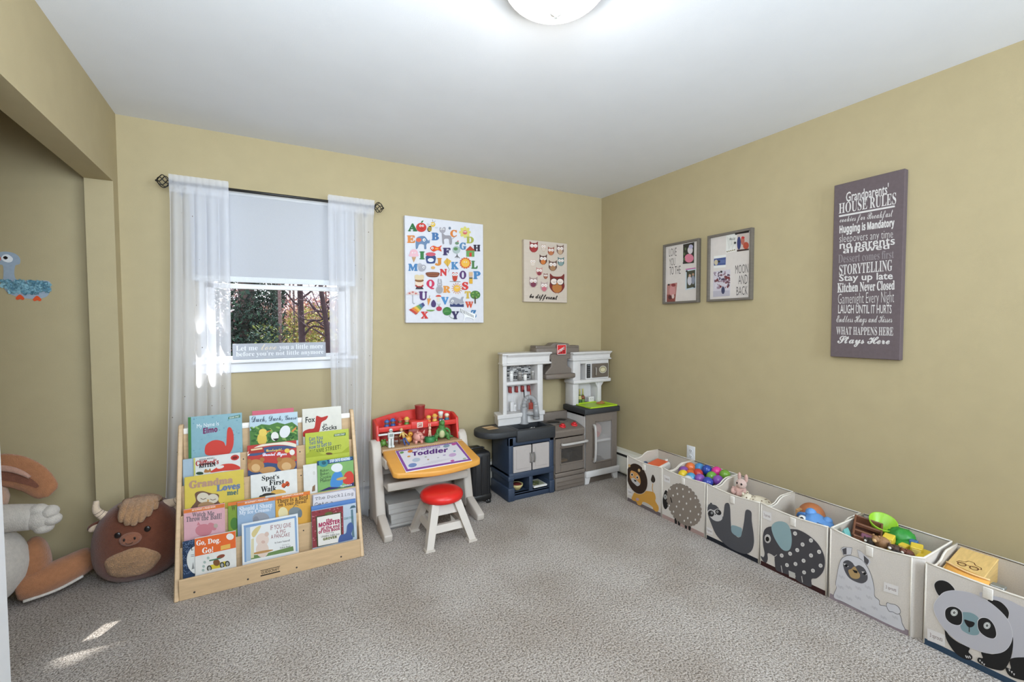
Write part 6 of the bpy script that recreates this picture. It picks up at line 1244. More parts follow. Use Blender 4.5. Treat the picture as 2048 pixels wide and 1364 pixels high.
def dr4(q):
    S_ = '#4c4a4e'
    q.spline([(700, 700), (725, 640), (780, 618), (860, 630), (970, 645), (1060, 660), (1160, 720), (1240, 800), (1290, 900), (1300, 990), (1280, 1070), (1225, 1130), (1172, 1143), (1168, 1224), (1060, 1182), (1012, 1140), (1012, 1108), (952, 1075), (945, 1100), (880, 1080), (815, 1050), (805, 960), (800, 910), (740, 880), (735, 940), (715, 978), (680, 955), (662, 905), (690, 920), (705, 880), (695, 800)], S_)
    q.spline([(790, 620), (825, 582), (880, 572), (935, 590), (970, 640), (985, 740), (970, 830), (930, 858), (880, 835), (830, 760), (800, 690)], '#97b2b8')
    q.ell(745, 735, 32, 43, '#ddd9d6'); q.ell(745, 737, 26, 36, '#6a686a'); q.ell(745, 737, 23, 33, '#e4e0dc'); q.ell(743, 738, 19, 25, '#191718')
    for x, y in ((1018, 690), (1168, 758), (1088, 796), (1036, 850), (1245, 868), (1168, 903), (965, 885), (880, 903), (1096, 955), (1260, 1003), (1016, 988), (930, 1000), (1187, 1054), (1100, 1073)): q.ell(x, y, 18, 21, '#e2dfdc', -30, 16); q.ell(x, y, 9, 11, '#c4c0bd', -30, 12)
    q.line([(870, 1005), (880, 1080)], .004, '#d8d4d0'); q.line([(1075, 1112), (1083, 1178)], .004, '#d8d4d0'); q.poly([(945, 1055), (1010, 1082), (1012, 1142), (948, 1118)], '#c9c6c2'); q.line([(735, 885), (770, 905), (810, 912), (832, 895)], .003, '#d8d4d0')
bin_('fabric bin with a spotted dark grey felt elephant, fourth of the row', -1.765, -2.088, '#3c2524', .205, [(649, 997), (1315, 1320), (1320, 640), (700, 400)], dr4, (752, 515, 84, 76, .38), .010)
def dr5(q):
    OL = '#6c6a6e'; LL = '#d9d8de'
    def both(pts): q.spline([(sum(p[0] for p in pts) / len(pts) + (p[0] - sum(a[0] for a in pts) / len(pts)) * 1.012, p[1]) for p in pts], OL); q.z += .0001
    body = [(195, 905), (222, 815), (212, 780), (225, 690), (245, 590), (275, 530), (340, 505), (420, 520), (500, 560), (560, 640), (600, 730), (625, 830), (632, 900), (680, 940), (690, 985), (760, 1000), (860, 1045), (910, 1090), (935, 1170), (945, 1240)]
    pts = body + [(560, 1080), (300, 960)]
    q.spline(pts, OL, 4); q.spline([(p[0] + (4 if p[0] < 450 else -4), p[1] + 4) for p in body] + [(556, 1076), (300, 956)], LL, 4)
    q.spline([(755, 985), (765, 965), (800, 975), (850, 985), (890, 1010), (912, 1050), (905, 1078), (870, 1082), (830, 1062), (790, 1055), (765, 1020)], OL); q.spline([(760, 988), (770, 970), (802, 980), (850, 990), (886, 1014), (907, 1050), (900, 1073), (870, 1076), (832, 1057), (793, 1050), (770, 1018)], LL)
    for e in ([(260, 440), (290, 425), (380, 432), (370, 500), (290, 505)], [(430, 450), (470, 468), (560, 540), (570, 570), (545, 605), (490, 555), (450, 520)]): q.poly(e, OL); q.poly([(x + (3 if x < sum(a[0] for a in e) / 5 else -3), y + (3 if y < sum(a[1] for a in e) / 5 else -3)) for x, y in e], LL)
    q.poly([(275, 445), (320, 432), (322, 495), (290, 495)], '#58565a'); q.poly([(500, 505), (555, 550), (556, 572), (540, 598), (508, 568)], '#58565a')
    q.spline([(288, 590), (300, 560), (340, 552), (385, 575), (415, 610), (455, 600), (510, 630), (545, 690), (545, 745), (500, 775), (440, 765), (360, 725), (310, 660)], '#58575c')
    q.spline([(345, 650), (375, 635), (410, 612), (445, 660), (468, 690), (462, 722), (420, 732), (370, 710)], '#b99a6c'); q.poly([(385, 640), (440, 655), (440, 678), (410, 672)], '#1e1b1b')
    for x, y in ((318, 602), (512, 680)): q.poly([(x - 30, y - 20), (x, y - 18), (x + 30, y + 12), (x + 8, y + 16)], '#e4e2e2'); q.ell(x + 4, y + 1, 17, 13, '#171516', 30, 12)
    for x, y in ((278, 710), (268, 808), (355, 812), (455, 820), (555, 812), (258, 905), (362, 922), (455, 915), (572, 910), (515, 1020), (635, 1015), (735, 1112), (855, 1110)):
        for d_ in (0, 12): q.line([(x - 32, y - 22 + d_), (x, y + 4 + d_), (x + 4, y - 8 + d_), (x + 32, y + 14 + d_)], .0012, '#a9a8b0')
bin_('larger fabric bin with a white felt llama full of toy figures', -2.100, -2.432, '#8d8087', .235, [(145, 915), (1020, 1310), (1003, 525), (150, 245)], dr5, (800, 830, 155, 90, .3), .016, .337, .030, .0)
def dr6(q):
    B_ = '#242324'; W_ = '#c6c5cd'
    q.spline([(760, 540), (900, 545), (1050, 590), (1189, 655), (1400, 720), (1480, 900), (1440, 1100), (1300, 1140), (1075, 1140), (1060, 1000)], W_)
    q.spline([(1065, 1130), (1300, 1135), (1400, 1200), (1390, 1380), (1200, 1345), (1060, 1300), (1012, 1240), (1015, 1212), (1060, 1225)], B_)
    q.spline([(430, 830), (470, 900), (560, 970), (662, 1018), (655, 1060), (690, 1100), (680, 1132), (620, 1125), (540, 1075), (480, 1000), (440, 920)], B_)
    q.spline([(780, 1060), (900, 1085), (1040, 1010), (1078, 930), (1080, 1030), (1050, 1150), (990, 1235), (900, 1228), (800, 1192), (742, 1150), (748, 1115), (790, 1118)], B_)
    for x, y in ((632, 1100), (650, 1105), (668, 1105)): q.line([(x - 6, y - 10), (x + 6, y + 14)], .004, '#e4e2e2')
    for x, y in ((762, 1142), (782, 1162), (802, 1180), (1045, 1240), (1068, 1258), (1090, 1280)): q.poly([(x - 8, y - 10), (x + 10, y - 6), (x + 2, y + 14)], '#e4e2e2')
    for e in ([(383, 535), (345, 480), (335, 430), (365, 398), (420, 395), (480, 425), (525, 490), (440, 505)], [(836, 592), (890, 580), (960, 600), (1020, 655), (1042, 710), (1018, 768), (960, 690)]): cx = sum(a[0] for a in e) / len(e); cy = sum(a[1] for a in e) / len(e); q.spline([(cx + (x - cx) * 1.05, cy + (y - cy) * 1.05) for x, y in e], '#e2e0e0'); q.spline(e, B_)
    hd = [(383, 540), (440, 500), (540, 490), (680, 515), (820, 580), (940, 670), (1030, 770), (1072, 880), (1060, 980), (1000, 1055), (900, 1080), (780, 1060), (640, 1005), (520, 930), (420, 830), (350, 720), (330, 620)]
    q.spline([(700 + (x - 700) * 1.012, 785 + (y - 785) * 1.012) for x, y in hd], '#e2e0e4'); q.spline(hd, W_)
    q.spline([(585, 705), (640, 690), (700, 705), (750, 745), (760, 800), (755, 890), (700, 905), (630, 880), (580, 830)], '#87a3ab')
    for e in ([(436, 720), (440, 665), (480, 638), (540, 645), (590, 690), (592, 780), (560, 808), (500, 795), (455, 760)], [(748, 770), (790, 745), (850, 760), (900, 820), (920, 900), (895, 938), (830, 925), (770, 880), (745, 830)]): cx = sum(a[0] for a in e) / len(e); cy = sum(a[1] for a in e) / len(e); q.spline([(cx + (x - cx) * 1.06, cy + (y - cy) * 1.06) for x, y in e], '#e2e0e4'); q.spline(e, B_)
    for x, y in ((520, 692), (832, 818)):
        for r_, c_ in ((34, '#d3d7d6'), (28, '#8a8f8f'), (25, '#dfe2e1'), (12, '#1b1a1b'), (4, '#dddddd')): q.ell(x, y, r_, r_ * .95, c_, n=16)
    q.spline([(615, 758), (660, 770), (712, 788), (700, 822), (660, 830), (630, 800)], '#242324'); q.line([(662, 828), (662, 875)], .0035, '#242324')
bin_('fabric bin with a felt panda, nearest of the row at the picture edge', -2.446, -2.790, '#34465a', .19, [(228, 970), (1489, 1601), (1529, 688), (255, 228)], dr6, (350, 918, 165, 108, .40), .006)

# ---- contents
t = thing('toy_tablet', 'white and orange toy tablet case lying in the lion bin', 'toy', (-0.165, -0.83, .20)); M = Matrix.Translation((-0.170, -0.838, .235)) @ Matrix.Rotation(R(-8), 4, 'Y') @ Matrix.Rotation(R(6), 4, 'Z')
obj('case', MB().box((-0.085, -0.062, -0.030), (0.085, 0.062, 0.030), plastic('#e3dfda', .35), .016, 3, M=M), t); obj('screen', MB().box((-0.062, -0.048, 0.029), (0.072, 0.048, 0.034), plastic('#dd5f30', .4), .003, 1, M=M), t); obj('grille', MB().box((-0.087, -0.038, -0.012), (-0.0845, 0.030, 0.010), plastic('#3a4440'), .001, 1, M=M), t); obj('knob', MB().cyl(M @ Vector((.076, -.03, .028)), M @ Vector((.076, -.03, .043)), .010, plastic('#e9e6e2')), t)
t = thing('toy_ball', 'dark blue toy ball beside the white tablet case in the lion bin', 'ball', (-0.31, -0.80, .20)); obj('ball_body', MB().ball((-0.215, -0.800 + .045, .2335), .033, plastic('#3b4d66')), t)
BALLS = [(-0.156, -1.120, .311, '#d8703a', 'orange ball at the back left of the ball bin'), (-0.223, -1.122, .296, '#7a4a94', 'purple ball at the left edge of the ball bin'), (-0.262, -1.150, .285, '#dcbc30', 'yellow ball near the front left of the ball bin'), (-0.222, -1.176, .291, '#c9602f', 'dark orange ball right behind the yellow one in the bin'), (-0.194, -1.212, .300, '#b83a33', 'red ball in the middle of the ball bin'), (-0.118, -1.165, .313, '#4a8ac0', 'sky blue ball behind the red one in the bin'), (-0.104, -1.124, .262, '#4688b8', 'blue ball at the back wall of the bin, left side'), (-0.124, -1.228, .318, '#2c4a9c', 'large-looking royal blue ball behind the red one'), (-0.106, -1.184, .256, '#2a6a34', 'dark green ball half hidden at the back of the bin'), (-0.108, -1.290, .322, '#d43a8c', 'bright pink ball in the ball bin'), (-0.112, -1.352, .320, '#6f9a3a', 'olive green ball right of the pink one'), (-0.110, -1.378, .258, '#2f7a38', 'green ball at the right end of the ball bin'), (-0.172, -1.300, .303, '#6aa042', 'light green ball in front of the pink one'), (-0.245, -1.268, .290, '#8350a8', 'purple ball in front of the light green one'), (-0.226, -1.222, .246, '#7a62b0', 'violet ball left of the purple one in the bin'), (-0.262, -1.212, .285, '#4f94bc', 'light blue ball at the front of the bin'), (-0.322, -1.235, .282, '#c9ccd2', 'white ball at the front of the ball bin'), (-0.252, -1.332, .290, '#36479c', 'dark blue ball at the front right of the bin'), (-0.192, -1.362, .300, '#7c4ca0', 'purple ball at the right side of the bin'), (-0.160, -1.375, .240, '#3b6a3a', 'dark green ball low at the right of the bin'), (-0.170, -1.245, .250, '#5a7ac0', 'periwinkle ball low between the purple and light green ones'),
         (-0.32, -1.13, .20, '#c9602f', 'dark orange ball low in the front left corner'), (-0.33, -1.30, .22, '#3f8a50', 'green ball low along the front panel'), (-0.33, -1.37, .235, '#b83a33', 'red ball low in the front right corner')]
for x, y, z, c_, lab in BALLS: solo('plastic_ball', MB().ball((x, y, z), .0335, plastic(c_, .22), 20, 14), lab, 'ball', 'plastic balls in the sheep bin')
PK_ = plush('#cfa99f'); CRM = plush('#d9cfbd')
t = thing('plush_bunny', 'small pale pink plush bunny sitting in the sloth bin', 'stuffed toy', (-0.17, -1.50, .215))
obj('body', MB().ball((-0.165, -1.495, .262), (.036, .042, .048), PK_), t); obj('head', MB().ball((-0.175, -1.507, .322), (.028, .032, .030), plush('#d4b9b0')), t)
for k in (-1, 1):
    obj('ear', MB().ball((-0.160, -1.507 + k * .022, .358), (.009, .011, .026), PK_, 10, 8), t); obj('eye', MB().ball((-0.200, -1.511 + k * .014, .328), (.004, .0065, .007), plastic('#2b2220'), 8, 6), t)
    obj('arm', MB().tube(curve([(-0.175, -1.495 + k * .036, .285), (-0.200, -1.497 + k * .028, .268), (-0.204, -1.497 + k * .008, .262)]), .0115, PK_, 8), t)
def spotted():
    m = mat('#ddd3bf', 1.0, .05, 40, .4, 160, spec=.05).copy(); nt = m.node_tree; b = nt.nodes['Principled BSDF']; vo = nt.nodes.new('ShaderNodeTexVoronoi'); vo.inputs['Scale'].default_value = 60; tc = nt.nodes.new('ShaderNodeTexCoord'); nt.links.new(tc.outputs['Object'], vo.inputs['Vector'])
    r_ = nt.nodes.new('ShaderNodeValToRGB'); r_.color_ramp.elements[0].position = .22; r_.color_ramp.elements[0].color = (*lin('#6f5a48'), 1); r_.color_ramp.elements[1].position = .30; r_.color_ramp.elements[1].color = (*lin('#ddd3bf'), 1); nt.links.new(vo.outputs['Distance'], r_.inputs['Fac']); nt.links.new(r_.outputs[0], b.inputs['Base Color']); return m
SPOT = spotted()
t = thing('plush_leopard', 'cream spotted plush animal slumped in the sloth bin', 'stuffed toy', (-0.21, -1.63, .215))
obj('body', MB().ball((-0.195, -1.635, .252), (.060, .075, .036), SPOT), t); obj('head', MB().ball((-0.215, -1.575, .262), (.034, .034, .030), SPOT), t); obj('tail', MB().tube(curve([(-0.19, -1.70, .245), (-0.20, -1.725, .236), (-0.23, -1.735, .230)]), [.012 - .0005 * i for i in range(13)], SPOT, 8), t)
for dx in (-.045, .02): obj('paw', MB().ball((-0.25 + dx, -1.56, .232), (.026, .020, .015), SPOT, 10, 8), t); obj('ear', MB().ball((-0.215 + dx * .6, -1.565, .292), (.009, .007, .010), SPOT, 8, 6), t)
t = thing('cream_cloth', 'crumpled cream cloth under the plush animals in the sloth bin', 'cloth', (-0.27, -1.53, .215)); obj('folds', MB().ball((-0.275, -1.53, .238), (.075, .075, .024), CRM, 18, 10, fn=lambda p_, v: p_ * (1 + .14 * math.sin(v.x * 8 + v.y * 6))), t)
BLU = plastic('#5f93d0', .45)
t = thing('blue_creature', 'blue plastic toy creature head with a big eye in the elephant bin', 'toy', (-0.22, -1.95, .205))
obj('head', MB().ball((-0.225, -1.955, .262), (.060, .085, .048), BLU, 24, 16, fn=lambda p_, v: p_ * (1 + .10 * math.sin(v.y * 6 + 1) * max(0, v.z))), t)
for y, z, r_ in ((-1.925, .305, .026), (-2.005, .292, .022)): obj('bump', MB().ball((-0.215, y, z), r_, BLU, 14, 10), t)
e = obj('eye', MB().ball((-0.272, -1.912, .284), .0175, plastic('#e8e6e0', .2)), t); obj('pupil', MB().ball((-0.285, -1.917, .288), .0085, plastic('#1f1b1a', .2), 10, 8), e); obj('brow', MB().tube(curve([(-0.262, -1.885, .288), (-0.272, -1.90, .306), (-0.268, -1.925, .311)]), .008, plastic('#3f6ea8'), 8), t); obj('nostril', MB().tube(curve([(-0.270, -1.985, .288), (-0.276, -2.0, .290), (-0.268, -2.01, .286)]), .004, plastic('#3f6ea8'), 6), t)
t = thing('rust_ball', 'rust brown ball behind the blue creature in the elephant bin', 'ball', (-0.145, -1.89, .205)); obj('ball_body', MB().ball((-0.145, -1.893, .268), .063, plastic('#a8673f', .5), 24, 16), t)
t = thing('black_ball', 'black ball at the left in the elephant bin', 'ball', (-0.235, -1.832, .205)); obj('ball_body', MB().ball((-0.235, -1.826, .2355), .030, plastic('#2f2c28', .5)), t)
t = thing('tan_block', 'tan wooden toy block between the balls in the elephant bin', 'block', (-0.20, -1.85, .205)); obj('block_body', MB().box((-0.222, -1.872, .205), (-0.185, -1.850, .302), mat('#b98d5e', .6, .12, 30), .003, 1), t)

_before = set(bpy.data.objects)
BRN = mat('#6e4632', .5, .12, 40, .08, 120); YEL = plastic('#dcc040'); GRN = plastic('#2f8a34')
t = thing('toy_stable', 'brown toy stable frame with slatted sides in the llama bin', 'toy', (-0.22, -2.17, .20)); M = Matrix.Translation((-0.215, -2.172, .262)) @ Matrix.Rotation(R(20), 4, 'Z') @ Matrix.Rotation(R(-14), 4, 'Y') @ Matrix.Rotation(R(10), 4, 'X')
for a, b in (((-.085, -.055, -.03), (.085, -.047, .03)), ((-.085, .047, -.03), (.085, .055, .03)), ((-.085, -.055, -.03), (-.077, .055, .03)), ((.077, -.055, -.03), (.085, .055, .03))): obj('wall_board', MB().box(a, b, BRN, .002, 1, M=M), t)
for x in (-.03, .025): obj('cross_slat', MB().box((x - .006, -.05, .010), (x + .006, .05, .026), BRN, .002, 1, M=M), t)
obj('floor_board', MB().box((-.08, -.05, -.030), (.08, .05, -.024), plastic('#54342a'), M=M), t)
t = thing('purple_block', 'dull purple toy block inside the brown stable frame', 'block', (-0.25, -2.19, .25)); obj('block_body', MB().box((-.018, -.022, -.020), (.018, .022, .024), plastic('#7c5068'), .003, 1, M=M @ Matrix.Translation((-.055, 0, 0.0))), t)
t = thing('teal_roof', 'small teal toy roof piece at the left of the llama bin', 'toy', (-0.325, -2.13, .20)); obj('roof_piece', MB().prism([(-2.155, .255), (-2.112, .255), (-2.134, .300)], 0, -0.345, -0.305, plastic('#6aa8a4'), .002), t); obj('roof_base', MB().box((-0.343, -2.150, .2005), (-0.307, -2.117, .256), plastic('#4f8a8a'), .002, 1), t)
t = thing('lime_bowl', 'lime green toy bowl tilted at the back of the llama bin', 'bowl', (-0.11, -2.20, .20)); M2 = Matrix.Translation((-0.118, -2.195, .292)) @ Matrix.Rotation(R(-22), 4, 'Y') @ Matrix.Rotation(R(18), 4, 'X')
obj('bowl_body', MB().lathe([(0, -.030), (.035, -.028), (.052, .010), (.056, .026), (.052, .026), (.033, -.022), (0, -.024)], plastic('#8ec02c', .35), 26, M2), t); obj('bowl_foot', MB().lathe([(0, -.092), (.03, -.092), (.03, -.03), (0, -.03)], plastic('#7aa828', .35), 20, M2), t)
t = thing('toy_tree', 'dark green lumpy toy tree top in the llama bin', 'toy', (-0.13, -2.275, .20)); g = random.Random(9)
obj('crown', MB().ball((-0.135, -2.275, .272), (.044, .052, .040), GRN, 22, 14, fn=lambda p_, v: p_ * (1 + .16 * math.sin(v.x * 9) * math.sin(v.y * 9 + 1) * math.cos(v.z * 8))), t); obj('lower_crown', MB().ball((-0.165, -2.305, .245), (.04, .045, .034), GRN, 22, 14, fn=lambda p_, v: p_ * (1 + .16 * math.sin(v.x * 9 + 2) * math.sin(v.y * 9) * math.cos(v.z * 8))), t); obj('stem', MB().cyl((-0.14, -2.28, .2), (-0.14, -2.28, .26), .014, BRN), t)
def yblock(lab, x, y, z, rz, s=(.05, .040, .042)):
    t = thing('yellow_block', lab, 'block', (x, y, .20), 'yellow toy blocks in the llama bin'); M = Matrix.Translation((x, y, z)) @ Matrix.Rotation(R(rz), 4, 'Z') @ Matrix.Rotation(R(-10), 4, 'Y')
    a, b, h = s; obj('shell', MB().box((-a / 2, -b / 2, -h), (a / 2, b / 2, h * .5), YEL, .003, 1, M=M), t); obj('inset', MB().box((-a / 2 - .001, -b * .36, -h * .3), (-a / 2 + .002, b * .36, h * .34), plastic('#e6d27a'), .001, 1, M=M), t)
yblock('pale yellow hollow block in the middle of the llama bin', -0.215, -2.258, .268, 8); yblock('small yellow block behind the dark figures in the llama bin', -0.200, -2.310, .252, -10, (.030, .032, .034)); yblock('tall yellow block near the right of the llama bin', -0.195, -2.352, .258, 15, (.045, .042, .046)); yblock('large flat yellow block at the right end of the llama bin', -0.215, -2.388, .235, -4, (.10, .05, .045))
t = thing('blue_brick_toy', 'small blue toy brick between the yellow blocks', 'block', (-0.19, -2.33, .20)); obj('block_body', MB().box((-0.180, -2.345, .2005), (-0.155, -2.318, .288), plastic('#3c6a9c'), .003, 1), t)
def figure(lab, x, y, z, r_, c_, c2, zb=.2):
    t = thing('toy_animal_figure', lab, 'toy', (x, y, zb), 'animal figures in the llama bin'); m = mat(c_, .6, .15, 80, .2, 150); m2 = plastic(c2)
    obj('body', MB().ball((x, y, z), (r_, r_ * 1.25, r_), m), t); obj('head', MB().ball((x - r_ * .9, y + r_ * .5, z + r_ * .55), r_ * .62, m), t); obj('muzzle', MB().ball((x - r_ * 1.4, y + r_ * .5, z + r_ * .42), r_ * .34, m2, 10, 8), t)
    for k in (-1, 1): obj('ear', MB().ball((x - r_ * .8, y + r_ * .5 + k * r_ * .42, z + r_ * 1.12), r_ * .2, m, 8, 6), t); obj('leg', MB().cyl((x + k * r_ * .5, y - r_ * .3, z - r_ * .5), (x + k * r_ * .55, y - r_ * .3, zb), r_ * .28, m), t)
figure('tan and brown toy lion figure at the front of the llama bin', -0.275, -2.255, .272, .026, '#8f6a48', '#cda878'); figure('dark brown toy animal right of the toy lion', -0.275, -2.305, .262, .020, '#4a3428', '#e0dad2'); figure('reddish brown toy animal near the front rim of the llama bin', -0.265, -2.345, .258, .019, '#6a3c2c', '#d8cfc4'); figure('black and white toy animal lowest by the front rim', -0.305, -2.325, .256, .016, '#2a2422', '#e6e2dc'); figure('dark toy animal right of the black and white one', -0.285, -2.375, .250, .017, '#3a2a24', '#b89a80'); figure('dark grey toy animal between the stable and the toy lion', -0.285, -2.215, .260, .017, '#3c3430', '#d6d0c8')

for o_ in set(bpy.data.objects) - _before:
    if o_.parent is None: o_.location.z += 0.035

t = thing('wooden_box', 'light wooden toy box with a printed car in the panda bin', 'box', (-0.17, -2.52, .19)); M = Matrix.Translation((-0.172, -2.518, .262)) @ Matrix.Rotation(R(-11), 4, 'Y')
BOXW = mat('#d2b070', .6, .12, 12, .05, 90, stretch=(1, 8, 8)); obj('box_body', MB().box((-.105, -.056, -.05), (.105, .056, .036), BOXW, .002, 1, M=M), t); obj('lid', MB().box((-.107, -.058, .037), (.107, .058, .046), BOXW, .002, 1, M=M), t)
p = Print(M @ Vector((-.107, .058, .046)), M.to_3x3() @ Vector((0, -1, 0)), M.to_3x3() @ Vector((1, 0, 0))); IK = '#5a3018'
p.ell(.040, .085, .014, .014, IK); p.ell(.040, .085, .010, .010, '#d2b070'); p.ell(.076, .085, .014, .014, IK); p.ell(.076, .085, .010, .010, '#d2b070'); p.line([(.022, .090), (.028, .104), (.044, .108), (.050, .124), (.066, .124), (.074, .108), (.092, .104), (.096, .092), (.022, .090)], .0028, IK); p.done('car_print', t)
t = thing('orange_pouch', 'orange zip pouch in front of the wooden box, panda bin', 'pouch', (-0.295, -2.53, .19)); PO = fabric('#d9a052')
mb = MB(); n = 14; vs = []; 
for k in range(n + 1):
    y = -2.475 - .125 * k / n; b = .030 * math.sin(math.pi * k / n)
    for dx, z in ((-.306 - b * .5, .195), (-.300 - b, .305 - .012 * k / n), (-.275, .322 - .014 * k / n), (-.270, .195)): vs.append((dx, y, z))
mb.add(vs, [(4 * k + j, 4 * k + (j + 1) % 4, 4 * k + 4 + (j + 1) % 4, 4 * k + 4 + j) for k in range(n) for j in range(4)] + [(3, 2, 1, 0), (4 * n, 4 * n + 1, 4 * n + 2, 4 * n + 3)], PO, True); obj('pouch_body', mb, t)
obj('pouch_piping', MB().tube([(-.278 - .015 * math.sin(math.pi * k / n), -2.475 - .125 * k / n, .322 - .014 * k / n) for k in range(n + 1)], .004, fabric('#e2be88'), 6), t)
t = thing('grey_tool', 'small grey metal toy tool right of the wooden box, panda bin', 'toy', (-0.26, -2.615, .19)); MT = mat('#a3a6a4', .35, .1, 60, metal=.7); obj('shaft', MB().cyl((-0.262, -2.612, .19), (-0.266, -2.606, .285), .006, MT), t); obj('jaw', MB().box((-0.285, -2.640, .283), (-0.250, -2.600, .296), MT, .003, 1), t)
# ------------------------------------------------------------------ plush animals by the closet, suitcase by the desk
CX, CY, CZ, RX_, RY_, RZ_ = -3.290, -0.240, 0.196, 0.188, 0.130, 0.206
COW = plush('#673c2b'); FUR = mat('#a9825e', 1.0, .22, 110, .9, 200, spec=.03, sheen=.3); CREAM = plush('#d3bda4'); DARK = plastic('#1c1514', .3)
def sq(p, v, e=.80):
    n = Vector([math.copysign(abs(c_) ** e, c_) for c_ in v])
    w = 1 - .10 * max(0, v.z) + .05 * max(0, -v.z)
    return Vector((n.x * RX_ * w, n.y * RY_, n.z * RZ_))
def front(x, z):
    dx = abs((x - CX) / RX_); dz = abs((z - CZ) / RZ_); s_ = max(0.0, 1 - dx ** 2.5 - dz ** 2.5)
    return CY - RY_ * s_ ** .4
t = thing('plush_cow', 'round brown plush highland cow with cream horns beside the book display', 'stuffed toy', (CX, CY, 0))
obj('body', MB().ball((CX, CY, CZ), (RX_, RY_, RZ_), COW, 40, 26, fn=sq), t)
def decal(name, cx, cz, rx, rz, m, dome, par, noise=0, n=28, k=7, ang=0.0, ext=0.0):
    vs = [(cx, front(cx, cz) - .003 - dome, cz)]; fs = []; g = random.Random(3)
    for j in range(1, k + 1):
        for i in range(n):
            a = 2 * math.pi * i / n; r_ = j / k * (1 + noise * .05 * math.sin(5 * a + 1) * (j / k)); x0 = rx * r_ * math.cos(a); z0 = rz * r_ * math.sin(a)
            x = cx + x0 * math.cos(ang) - z0 * math.sin(ang); z = cz + x0 * math.sin(ang) + z0 * math.cos(ang)
            d_ = dome * (1 - (j / k) ** 4) + noise * .010 * g.random() * (j < k)
            vs.append((x, front(x, z) - (.003 if j < k else -.004) - d_, z))
    for i in range(n): fs.append((0, 1 + i, 1 + (i + 1) % n))
    for j in range(k - 1):
        for i in range(n): a = 1 + j * n + i; b = 1 + j * n + (i + 1) % n; fs.append((a, a + n, b + n, b))
    return obj(name, MB().add(vs, fs, m, True), par)
decal('belly_patch', -3.300, .122, .112, .078, FUR, .014, t, .8, 44, 10)
mz = decal('muzzle', -3.302, .246, .046, .034, plush('#8a5a44'), .016, t)
for x in (-3.322, -3.281): obj('nostril', MB().ball((x, front(x, .252) - .020, .254), (.0045, .003, .008), DARK, 8, 6), mz)
obj('smile', MB().tube([(-3.302 + .014 * math.sin(a), front(-3.302, .232) - .0195, .240 - .010 * math.cos(a)) for a in [k * .28 - 1.4 for k in range(11)]], .0012, DARK, 5), mz)
for x, z in ((-3.350, .274), (-3.236, .280)): obj('eye', MB().ball((x, front(x, z) - .001, z), (.0135, .006, .015), DARK, 14, 10), t)
# fringe of hair: locks of fur from the crown over the brow
hr = MB(); g = random.Random(12)
for (x0, x1, z1, w_) in ((-3.325, -3.335, .335, .024), (-3.30, -3.312, .318, .026), (-3.275, -3.288, .312, .026), (-3.25, -3.262, .322, .026), (-3.232, -3.232, .340, .022), (-3.215, -3.205, .362, .018)):
    pts = []
    for k in range(7):
        u = k / 6; x = x0 + (x1 - x0) * u; z = .402 + (z1 - .402) * u; pts.append((x, (front(x, min(z, .385)) - .012 - .010 * math.sin(math.pi * u)) if u > .15 else CY - .03, z))
    hr.tube(curve(pts, 3), [w_ * (1 - .6 * (i / 18) ** 3) for i in range(19)], FUR, 9)
hr.ball((CX + .015, CY - .03, .395), (.085, .07, .028), FUR, 18, 10, fn=lambda p_, v: p_ * (1 + .12 * math.sin(v.x * 9 + v.y * 7)))
obj('hair_tuft', hr, t)
for sx, pts in ((-1, [(-3.400, -.25, .330), (-3.432, -.255, .352), (-3.452, -.26, .385), (-3.450, -.262, .428)]), (1, [(-3.185, -.25, .352), (-3.140, -.255, .360), (-3.112, -.26, .380), (-3.100, -.262, .420)])):
    h_ = obj('horn', MB().tube(curve(pts, 5), [.027 - .0011 * i for i in range(16)], CREAM, 12), t); c_ = curve(pts, 5)
    for i in (6, 8): obj('stripe', MB().tube([c_[i], c_[i] + (c_[i + 1] - c_[i]) * .25], .0275 - .0011 * i, plastic('#4a3a34'), 12), h_)
    ex = -3.455 if sx < 0 else -3.118; ez = .298 if sx < 0 else .335
    e_ = obj('ear', MB().ball((ex, -.245, ez), (.040, .012, .022), COW, 14, 8, M=Matrix.Rotation(R(20 * sx), 4, 'Y')), t); obj('inner_ear', MB().ball((ex - .004, -.254, ez - .006), (.030, .008, .016), CREAM, 12, 8, M=Matrix.Rotation(R(25 * sx), 4, 'Y')), e_)

WH = plush('#c6beb4'); BRN_ = plush('#a5714f'); BRD = plush('#7c4e3c'); PNK = plush('#b9907e')
t = thing('plush_rabbit', 'large brown and white plush rabbit sitting in the closet', 'stuffed toy', (-3.86, -0.28, 0))
obj('belly', MB().ball((-3.895, -.285, .206), (.208, .165, .205), WH, 32, 22), t)
hd = obj('head', MB().ball((-3.875, -.24, .500), (.115, .10, .105), plush('#c29a80')), t)
obj('arm', MB().tube(curve([(-3.90, -.30, .455), (-3.80, -.31, .432), (-3.71, -.31, .420), (-3.66, -.31, .412)], 5), [.066 - .0006 * i for i in range(16)], WH, 14), t)
pw = obj('paw', MB().ball((-3.635, -.312, .405), (.050, .048, .060), WH, 22, 14), t)
for x, z, rx, rz in ((-3.600, .428, .034, .030), (-3.594, .392, .036, .028), (-3.622, .358, .036, .026), (-3.640, .445, .036, .026)): obj('toe', MB().ball((x, -.318, z), (rx, .038, rz), WH, 16, 10), pw)
ear = curve([(-3.93, -.235, .60), (-3.84, -.235, .632), (-3.75, -.24, .625), (-3.67, -.25, .570), (-3.615, -.26, .490)], 6)
vs = []; fs = []; n = 14
